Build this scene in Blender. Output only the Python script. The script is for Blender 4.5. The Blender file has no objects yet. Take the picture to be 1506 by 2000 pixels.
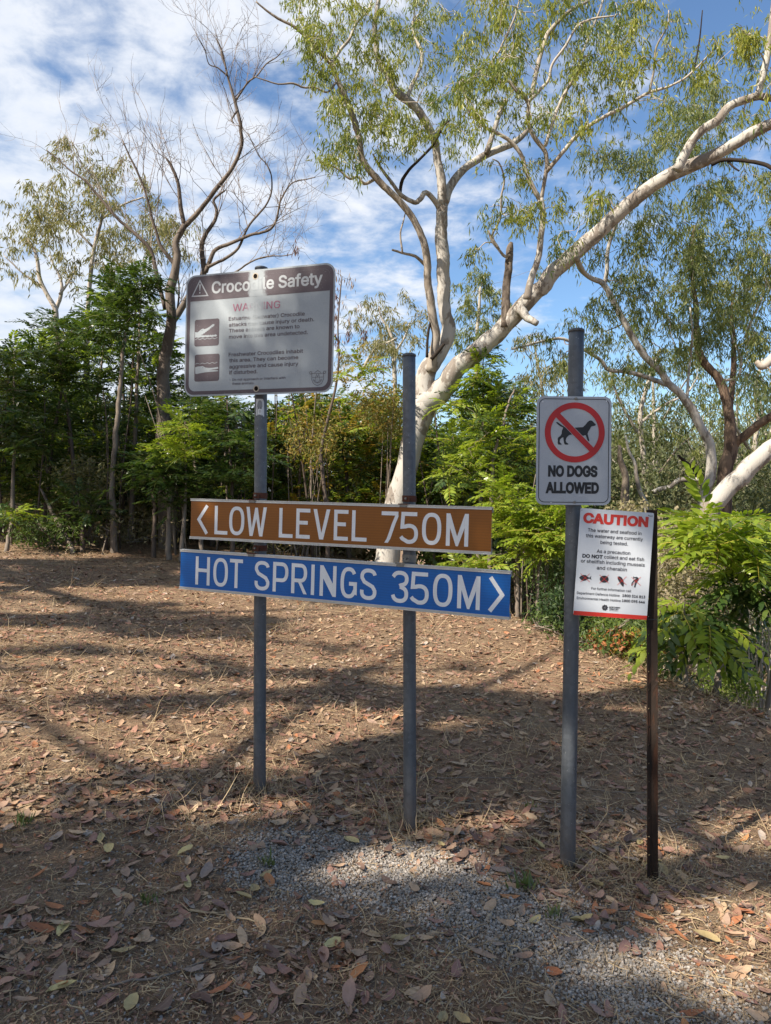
import bpy, math, random, json
import numpy as np
from mathutils import Vector, Matrix
from mathutils.geometry import delaunay_2d_cdt, tessellate_polygon

rng = np.random.default_rng(11)
random.seed(11)
SC = bpy.context.scene
COL = SC.collection

# ------------------------------------------------------------------ camera
F = 1445.0
CAM = np.array([0.0, 0.0, 1.6])
PITCH = math.radians(-1.7)
cd = bpy.data.cameras.new('camera')
cd.sensor_width = 36
cd.lens = F / 2000 * 36
cd.clip_start = 0.05
cd.clip_end = 3000
cam = bpy.data.objects.new('camera', cd)
COL.objects.link(cam)
cam.location = CAM
cam.rotation_euler = (math.pi / 2 + PITCH, 0, 0)
SC.camera = cam

# ------------------------------------------------------------------ light
EL, SX, SY = math.radians(44), -0.80, -0.60       # direction towards the sun
SUN = np.array([SX * math.cos(EL), SY * math.cos(EL), math.sin(EL)])
sl = bpy.data.lights.new('sun', 'SUN')
sl.energy = 5.0
sl.angle = math.radians(0.55)
sl.color = (1.0, 0.90, 0.76)
so = bpy.data.objects.new('sun', sl)
COL.objects.link(so)
so.rotation_euler = Vector(SUN).to_track_quat('Z', 'Y').to_euler()

w = bpy.data.worlds.new('World')
SC.world = w
w.use_nodes = True
nt = w.node_tree
N, L = nt.nodes, nt.links
N.clear()
def nn(t, **kw):
    n = N.new(t)
    for k, v in kw.items():
        setattr(n, k, v)
    return n
wo = nn('ShaderNodeOutputWorld')
bg = nn('ShaderNodeBackground')
bg.inputs['Strength'].default_value = 0.080
sky = nn('ShaderNodeTexSky', sky_type='NISHITA')
sky.sun_disc = False
sky.sun_elevation = EL
sky.sun_rotation = math.atan2(SX, SY) % (2 * math.pi)
sky.air_density = 1.0
sky.dust_density = 0.6
sky.ozone_density = 2.6
tc = nn('ShaderNodeTexCoord')
sep = nn('ShaderNodeSeparateXYZ')
L.new(tc.outputs['Generated'], sep.inputs[0])
def wmath(op, a, b=None, clamp=False):
    n = nn('ShaderNodeMath', operation=op, use_clamp=clamp)
    for i, v in enumerate((a, b)):
        if v is None: continue
        if isinstance(v, (int, float)): n.inputs[i].default_value = v
        else: L.new(v, n.inputs[i])
    return n.outputs[0]
zz = wmath('ADD', wmath('MAXIMUM', sep.outputs[2], 0.0), 0.16)
cx = wmath('DIVIDE', sep.outputs[0], zz)
cy = wmath('DIVIDE', sep.outputs[1], zz)
comb = nn('ShaderNodeCombineXYZ')
L.new(cx, comb.inputs[0]); L.new(cy, comb.inputs[1])
def wnoise(scale, detail, rough, dist=0.0, off=(0, 0, 0)):
    mp = nn('ShaderNodeMapping')
    mp.inputs['Location'].default_value = off
    L.new(comb.outputs[0], mp.inputs[0])
    n = nn('ShaderNodeTexNoise')
    n.inputs['Scale'].default_value = scale
    n.inputs['Detail'].default_value = detail
    n.inputs['Roughness'].default_value = rough
    n.inputs['Distortion'].default_value = dist
    L.new(mp.outputs[0], n.inputs['Vector'])
    return n.outputs['Fac']
big = wnoise(0.55, 3, 0.5, 0.0, (3.1, 1.2, 0))
med = wnoise(2.6, 7, 0.58, 0.35, (0.4, 2.0, 0))
fin = wnoise(7.0, 6, 0.6, 0.2, (5.0, 0.0, 0))
# fewer clouds towards the +X side of the sky, as in the picture
bias = wmath('MULTIPLY', sep.outputs[0], -0.44)
dens = wmath('ADD', wmath('ADD', wmath('MULTIPLY', big, 0.48), wmath('MULTIPLY', med, 0.48)),
             wmath('ADD', wmath('MULTIPLY', fin, 0.52), bias))
mr = nn('ShaderNodeMapRange', interpolation_type='SMOOTHSTEP')
L.new(dens, mr.inputs[0])
mr.inputs[1].default_value = 0.65
mr.inputs[2].default_value = 0.89
mr.inputs[3].default_value = 0.0
mr.inputs[4].default_value = 0.9
cloudcol = nn('ShaderNodeMixRGB')
cloudcol.inputs[1].default_value = (4.9, 5.5, 6.4, 1)
cloudcol.inputs[2].default_value = (6.9, 7.0, 7.3, 1)
L.new(wmath('MULTIPLY', wmath('SUBTRACT', fin, 0.3), 2.2, True), cloudcol.inputs[0])
hue = nn('ShaderNodeMixRGB', blend_type='MULTIPLY')
hue.inputs[0].default_value = 1.0
hue.inputs[2].default_value = (0.98, 1.12, 1.22, 1)
L.new(sky.outputs[0], hue.inputs[1])
mixc = nn('ShaderNodeMixRGB')
L.new(mr.outputs[0], mixc.inputs[0])
L.new(hue.outputs[0], mixc.inputs[1])
L.new(cloudcol.outputs[0], mixc.inputs[2])
L.new(mixc.outputs[0], bg.inputs['Color'])
L.new(bg.outputs[0], wo.inputs[0])
w.cycles.sampling_method = 'MANUAL'
w.cycles.sample_map_resolution = 512

SC.view_settings.view_transform = 'Standard'
SC.view_settings.look = 'None'
SC.view_settings.gamma = 1
SC.view_settings.exposure = 0.92
SC.view_settings.use_curve_mapping = False
SC.render.engine = 'CYCLES'
SC.cycles.max_bounces = 6
SC.cycles.diffuse_bounces = 3
SC.cycles.glossy_bounces = 2
SC.cycles.transmission_bounces = 3
SC.cycles.caustics_reflective = False
SC.cycles.caustics_refractive = False
SC.cycles.use_denoising = True

# ------------------------------------------------------------------ geometry helpers
FWD = np.array([0.0, math.cos(PITCH), math.sin(PITCH)])
UPV = np.array([0.0, -math.sin(PITCH), math.cos(PITCH)])
RGT = np.array([1.0, 0.0, 0.0])

def ray(px, py):
    return RGT * ((px - 753) / F) + FWD + UPV * ((1000 - py) / F)

def pix(px, py, d):
    return CAM + ray(px, py) * d

def sstep(a, b, x):
    t = np.clip((x - a) / (b - a), 0, 1)
    return t * t * (3 - 2 * t)

def fbm(x, y, s=1.0, seed=0):
    v = 0
    for k, (fx, fy, ph) in enumerate(((1.0, .6, .3), (-.7, 1.1, 1.7), (1.9, -1.4, 2.9), (2.6, 2.3, .8), (-4.1, 3.2, 4.4), (5.3, 4.7, 2.2))):
        v = v + np.sin(x * fx * s + ph + seed * 1.3 + 1.1 * np.sin(y * fy * s * .8 + ph * 2)) * np.cos(y * fy * s - ph + seed) / (1 + k * .7)
    return v / 2.2

def H(x, y):
    x = np.asarray(x, float); y = np.asarray(y, float)
    a = 0.07 + 0.20 * sstep(3, 12, y)
    a = a - 0.062 * np.clip(x, -9, 1.2)
    s = (x - 2.5) * .949 + (y - 5.0) * .316
    t = np.maximum(s, 0)
    fade = sstep(-6, 2, y)
    d = -2.2 * (1 - np.exp(-(t / 3.0) ** 1.45)) * fade
    near = 1 - sstep(14, 30, np.hypot(x, y))
    n = (0.045 * fbm(x, y, .9, 1) + 0.02 * fbm(x, y, 2.7, 2)) * sstep(2.0, 6, y) + 0.010 * fbm(x, y, 5.0, 3)
    far = np.hypot(x, y)
    return a + d + n * near - 0.6 * sstep(20, 90, far) * 0

def ground_hit(px, py):
    r = ray(px, py)
    d = 0.5
    while d < 200:
        p = CAM + r * d
        if p[2] < H(p[0], p[1]): break
        d += 0.02 if d < 20 else .2
    lo, hi = d - .25, d
    for _ in range(20):
        m = (lo + hi) / 2
        p = CAM + r * m
        if p[2] < H(p[0], p[1]): hi = m
        else: lo = m
    p = CAM + r * hi
    p[2] = H(p[0], p[1])
    return p, hi

def mesh_data(name, V, Fs, mats=(), midx=None, smooth=False):
    """V (n,3); Fs a list of (m,k) index arrays"""
    me = bpy.data.meshes.new(name)
    V = np.asarray(V, np.float32).reshape(-1, 3)
    Fs = [np.asarray(f, np.int32) for f in Fs if len(f)]
    me.vertices.add(len(V))
    me.vertices.foreach_set('co', V.ravel())
    lv = np.concatenate([f.ravel() for f in Fs])
    ls, tot, s = [], [], 0
    for f in Fs:
        n, k = f.shape
        ls.append(s + np.arange(n) * k); tot.append(np.full(n, k)); s += n * k
    me.loops.add(len(lv))
    me.loops.foreach_set('vertex_index', lv)
    ls = np.concatenate(ls)
    me.polygons.add(len(ls))
    me.polygons.foreach_set('loop_start', ls.astype(np.int32))
    for m in mats: me.materials.append(m)
    if midx is not None:
        me.polygons.foreach_set('material_index', np.asarray(midx, np.int32))
    me.polygons.foreach_set('use_smooth', np.full(len(ls), bool(smooth)))
    me.update(calc_edges=True)
    me.validate()
    return me

def link(name, me, parent=None, loc=None, kind=None):
    o = bpy.data.objects.new(name, me)
    COL.objects.link(o)
    if parent is not None: o.parent = parent
    if loc is not None: o.location = loc
    if kind: o['kind'] = kind
    return o

USED = {}
def once(lab, more=(', farther right one', ', third from left', ', fourth from left', ', fifth from left')):
    """labels handed out from left to right; a repeat says which one it is"""
    n = USED.get(lab, 0); USED[lab] = n + 1
    return lab if n == 0 else lab + more[min(n - 1, 3)]

def thing(name, label, cat, loc=(0, 0, 0), group=None, me=None):
    o = bpy.data.objects.new(name, me)
    COL.objects.link(o)
    o.location = loc
    o['label'] = label
    o['category'] = cat
    if group: o['group'] = group
    return o

class MB:
    """collects vertices / faces, becomes one mesh"""
    def __init__(s): s.V = []; s.F = {}; s.n = 0; s.M = {}
    def add(s, V, Fs, mi=0):
        V = np.asarray(V, float).reshape(-1, 3)
        for f in Fs:
            f = np.asarray(f, int)
            if not len(f): continue
            s.F.setdefault(f.shape[1], []).append(f + s.n)
            s.M.setdefault(f.shape[1], []).append(np.full(len(f), mi))
        s.V.append(V); s.n += len(V)
    def data(s, name, mats, smooth=False, origin=(0, 0, 0)):
        V = np.concatenate(s.V) - np.asarray(origin, float)
        ks = sorted(s.F)
        return mesh_data(name, V, [np.concatenate(s.F[k]) for k in ks], mats,
                         np.concatenate([np.concatenate(s.M[k]) for k in ks]), smooth)
    def obj(s, name, mats, parent=None, smooth=False, origin=None, kind=None):
        if origin is None:
            origin = tuple(parent.location) if parent is not None else (0, 0, 0)
        if not isinstance(mats, (list, tuple)): mats = [mats]
        o = link(name, s.data(name, mats, smooth, origin), parent, kind=kind)
        if parent is None: o.location = origin
        return o

def catmull(P, R, sub):
    P = np.asarray(P, float); R = np.asarray(R, float)
    if len(P) < 3 or sub < 2: 
        if len(P) == 2 and sub > 1:
            t = np.linspace(0, 1, sub + 1)[:, None]
            return P[0] * (1 - t) + P[1] * t, (R[0] * (1 - t[:, 0]) + R[1] * t[:, 0])
        return P, R
    Q = np.vstack([2 * P[0] - P[1], P, 2 * P[-1] - P[-2]])
    out, ro = [], []
    for i in range(len(P) - 1):
        p0, p1, p2, p3 = Q[i:i + 4]
        for k in range(sub):
            t = k / sub
            out.append(.5 * ((2 * p1) + (-p0 + p2) * t + (2 * p0 - 5 * p1 + 4 * p2 - p3) * t * t + (-p0 + 3 * p1 - 3 * p2 + p3) * t ** 3))
            ro.append(R[i] * (1 - t) + R[i + 1] * t)
    out.append(P[-1]); ro.append(R[-1])
    return np.array(out), np.array(ro)

def tube(P, R, sides=8, cap=True, wob=0.0, seed=0):
    P = np.asarray(P, float); R = np.asarray(R, float)
    n = len(P)
    T = np.gradient(P, axis=0)
    T /= np.linalg.norm(T, axis=1)[:, None] + 1e-9
    ref = np.array([0, 0, 1.0]) if abs(T[0][2]) < .9 else np.array([1.0, 0, 0])
    u = np.cross(T[0], ref); u /= np.linalg.norm(u)
    a = np.arange(sides) * 2 * math.pi / sides
    V = []
    for i in range(n):
        u = u - T[i] * np.dot(u, T[i]); u /= np.linalg.norm(u) + 1e-9
        v = np.cross(T[i], u)
        r = R[i]
        if wob:
            r = r * (1 + wob * np.sin(a * 2 + i * .7 + seed) * .6 + wob * np.sin(a * 3 - i * 1.1 + seed * 2) * .5)
            V.append(P[i] + (np.cos(a) * r)[:, None] * u + (np.sin(a) * r)[:, None] * v)
        else:
            V.append(P[i] + r * (np.cos(a)[:, None] * u + np.sin(a)[:, None] * v))
    V = np.concatenate(V)
    i = np.arange(n - 1)[:, None] * sides
    j = np.arange(sides)[None, :]
    k = (j + 1) % sides
    Fq = np.stack([i + j, i + k, i + sides + k, i + sides + j], -1).reshape(-1, 4)
    Fs = [Fq]
    if cap:
        V = np.vstack([V, P[0], P[-1]])
        c0, c1 = n * sides, n * sides + 1
        j = np.arange(sides); k = (j + 1) % sides
        Fs.append(np.vstack([np.stack([np.full(sides, c0), k, j], -1),
                             np.stack([np.full(sides, c1), (n - 1) * sides + j, (n - 1) * sides + k], -1)]))
    return V, Fs

# ------------------------------------------------------------------ materials
class NT:
    def __init__(s, name):
        s.m = bpy.data.materials.new(name); s.m.use_nodes = True
        s.t = s.m.node_tree; s.t.nodes.clear()
        s.out = s.t.nodes.new('ShaderNodeOutputMaterial')
    def n(s, typ, ins=None, **kw):
        x = s.t.nodes.new(typ)
        for k, v in kw.items(): setattr(x, k, v)
        for k, v in (ins or {}).items():
            if isinstance(v, bpy.types.NodeSocket): s.t.links.new(v, x.inputs[k])
            else: x.inputs[k].default_value = v
        return x
    def math(s, op, a, b=0.0, clamp=False):
        return s.n('ShaderNodeMath', {0: a, 1: b}, operation=op, use_clamp=clamp).outputs[0]
    def mix(s, f, a, b, blend='MIX'):
        a = a if isinstance(a, bpy.types.NodeSocket) else (*a, 1)
        b = b if isinstance(b, bpy.types.NodeSocket) else (*b, 1)
        return s.n('ShaderNodeMixRGB', {0: f, 1: a, 2: b}, blend_type=blend).outputs[0]
    def ramp(s, f, stops, interp='LINEAR'):
        r = s.n('ShaderNodeValToRGB', {0: f})
        r.color_ramp.interpolation = interp
        e = r.color_ramp.elements
        while len(e) < len(stops): e.new(0.5)
        for i, (p, c) in enumerate(stops):
            e[i].position = p
            e[i].color = (*c, 1) if isinstance(c, (tuple, list)) else (c, c, c, 1)
        return r.outputs[0]
    def coord(s, kind='Object', scale=None, loc=None):
        c = s.n('ShaderNodeTexCoord').outputs[kind]
        if scale is not None or loc is not None:
            mp = s.n('ShaderNodeMapping', {0: c})
            if scale is not None: mp.inputs['Scale'].default_value = scale
            if loc is not None: mp.inputs['Location'].default_value = loc
            c = mp.outputs[0]
        return c
    def noise(s, scale, detail=4, rough=.55, vec=None, dist=0.0, out='Fac'):
        i = {'Scale': scale, 'Detail': detail, 'Roughness': rough, 'Distortion': dist}
        if vec is not None: i['Vector'] = vec
        return s.n('ShaderNodeTexNoise', i).outputs[out]
    def bump(s, h, strength=.4, dist=.01):
        return s.n('ShaderNodeBump', {'Height': h, 'Strength': strength, 'Distance': dist}).outputs[0]
    def done(s, color, rough=.7, spec=.3, metal=0.0, normal=None, trans=0.0, transcol=None):
        i = {'Roughness': rough, 'Metallic': metal, 'Specular IOR Level': spec}
        i['Base Color'] = color if isinstance(color, bpy.types.NodeSocket) else (*color, 1)
        if normal is not None: i['Normal'] = normal
        p = s.n('ShaderNodeBsdfPrincipled', i).outputs[0]
        if trans:
            tcx = transcol if transcol is not None else color
            tr = s.n('ShaderNodeBsdfTranslucent', {0: tcx if isinstance(tcx, bpy.types.NodeSocket) else (*tcx, 1)}).outputs[0]
            p = s.n('ShaderNodeMixShader', {0: trans, 1: p, 2: tr}).outputs[0]
        s.t.links.new(p, s.out.inputs[0])
        return s.m

def m_leaf(name, cols, rough=.45, trans=.35, patch=None, pscale=1.2, spec=.35):
    """cols: colours picked leaf by leaf; patch: a colour that takes over in clumps"""
    m = NT(name)
    r = m.n('ShaderNodeNewGeometry').outputs['Random Per Island']
    ri = m.n('ShaderNodeObjectInfo').outputs['Random']
    f = m.math('FRACT', m.math('ADD', r, ri))
    c = m.ramp(f, [(i / max(1, len(cols) - 1), x) for i, x in enumerate(cols)])
    if patch:
        nz = m.noise(pscale, 2, .5, m.coord('Object'))
        c = m.mix(m.math('MULTIPLY', m.math('SUBTRACT', nz, .48, True), 5.0, True), c, patch)
    tcx = m.mix(1.0, c, (1.25, 1.3, .6), 'MULTIPLY')
    return m.done(c, rough, spec, trans=trans, transcol=tcx)

def m_bark(name, base, patch, dark, pscale=2.2, thr=.55, rough=.75, streak=(1, 1, .35)):
    m = NT(name)
    co = m.coord('Object', streak)
    n1 = m.noise(pscale, 4, .6, co, .6)
    n2 = m.noise(pscale * 4.5, 5, .65, co, .8)
    n3 = m.noise(38, 3, .6, co)
    f = m.n('ShaderNodeMapRange', {0: m.math('ADD', m.math('MULTIPLY', n1, .75), m.math('MULTIPLY', n2, .25)), 1: thr, 2: thr + .045}).outputs[0]
    c = m.mix(f, base, patch)
    f2 = m.n('ShaderNodeMapRange', {0: n2, 1: .66, 2: .74}).outputs[0]
    c = m.mix(m.math('MULTIPLY', f2, .8), c, dark)
    c = m.mix(m.math('MULTIPLY', n3, .35), c, (.8, .75, .7), 'MULTIPLY')
    h = m.math('ADD', m.math('MULTIPLY', n3, .4), m.math('ADD', m.math('MULTIPLY', f, -.5), n2))
    return m.done(c, rough, .2, normal=m.bump(h, .5, .012))

def m_plain(name, col, rough=.6, spec=.3, metal=0.0, var=.25, scale=30):
    m = NT(name)
    nz = m.noise(scale, 4, .6, m.coord('Object'))
    c = m.mix(nz, tuple(x * (1 - var) for x in col), tuple(min(1, x * (1 + var)) for x in col))
    return m.done(c, rough, spec, metal, normal=m.bump(nz, .15, .002))

# ------------------------------------------------------------------ ground
GP = [(-.36, 3.0), (-.12, 2.98), (.12, 2.88), (.45, 2.68), (.73, 2.42), (1.02, 2.1), (1.25, 1.8)]
def gravel_mask(x, y):
    x = np.asarray(x, float); y = np.asarray(y, float)
    best = np.full(np.broadcast(x, y).shape, 9.0)
    for (x0, y0), (x1, y1) in zip(GP[:-1], GP[1:]):
        dx, dy = x1 - x0, y1 - y0
        t = np.clip(((x - x0) * dx + (y - y0) * dy) / (dx * dx + dy * dy), 0, 1)
        best = np.minimum(best, np.hypot(x - x0 - t * dx, y - y0 - t * dy))
    r = .32 + .10 * fbm(x, y, 4.0, 5) + .04 * fbm(x, y, 15.0, 6)
    return np.clip(1.12 - (best / r) ** 1.8 * .78, 0, 1) * (1 - .45 * sstep(.5, 1.3, x)) * (.82 + .25 * fbm(x, y, 8.0, 2))

def build_ground():
    # radial grid: fine near the camera, coarse to the horizon
    rad = np.concatenate([np.linspace(.2, 14, 150), np.geomspace(14.3, 1500, 60)])
    ang = np.linspace(0, 2 * math.pi, 361)[:-1]
    R, A = np.meshgrid(rad, ang, indexing='ij')
    X = R * np.sin(A); Y = R * np.cos(A)
    Z = H(X, Y)
    V = np.stack([X, Y, Z], -1).reshape(-1, 3)
    V = np.vstack([V, [0, 0, float(H(0, 0))]])
    nr, na = R.shape
    i = np.arange(nr - 1)[:, None] * na; j = np.arange(na)[None, :]; k = (j + 1) % na
    Q = np.stack([i + j, i + na + j, i + na + k, i + k], -1).reshape(-1, 4)
    j = np.arange(na); k = (j + 1) % na
    T = np.stack([np.full(na, nr * na), j, k], -1)
    m = NT('ground_soil')
    co = m.coord('Object')
    n1 = m.noise(1.1, 5, .6, co)
    n2 = m.noise(7, 6, .65, co, .5)
    n3 = m.noise(45, 4, .7, co)
    n4 = m.noise(160, 3, .7, co)
    vo = m.n('ShaderNodeTexVoronoi', {'Vector': m.coord('Object', (1, 1.7, 1)), 'Scale': 26.0}, feature='F1')
    chip = m.ramp(vo.outputs['Color'], [(0, (.28, .18, .125)), (.35, (.38, .26, .175)), (.6, (.18, .12, .085)), (.8, (.50, .37, .25)), (1, (.33, .19, .13))])
    soil = m.mix(m.n('ShaderNodeMapRange', {0: n2, 1: .35, 2: .65}).outputs[0], (.27, .168, .108), (.50, .35, .225))
    soil = m.mix(m.math('MULTIPLY', n3, .9), soil, chip)
    straw = m.mix(n4, (.31, .235, .16), (.47, .37, .25))
    c = m.mix(m.n('ShaderNodeMapRange', {0: n1, 1: .46, 2: .62}).outputs[0], soil, m.mix(.55, soil, straw))
    c = m.mix(m.math('MULTIPLY', n4, .85), c, (.48, .44, .41), 'MULTIPLY')
    c = m.mix(m.n('ShaderNodeMapRange', {0: m.noise(3.0, 5, .65, co, .4), 1: .5, 2: .66, 3: 0, 4: .35}).outputs[0], c, (.14, .095, .07))
    at = m.n('ShaderNodeAttribute', attribute_name='gravel').outputs['Fac']
    gcol = m.mix(n4, (.20, .16, .125), (.38, .32, .27))
    c = m.mix(m.math('MULTIPLY', at, .9), c, gcol)
    h = m.math('ADD', m.math('ADD', n2, m.math('MULTIPLY', n3, .5)), m.math('MULTIPLY', n4, .3))
    mat = m.done(c, .95, .1, normal=m.bump(h, 1.0, .045))
    me = mesh_data('ground', V, [T, Q], [mat], smooth=True)
    a = me.attributes.new('gravel', 'FLOAT', 'POINT')
    a.data.foreach_set('value', gravel_mask(V[:, 0], V[:, 1]).astype(np.float32))
    o = link('ground', me, kind='structure')
build_ground()

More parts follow.
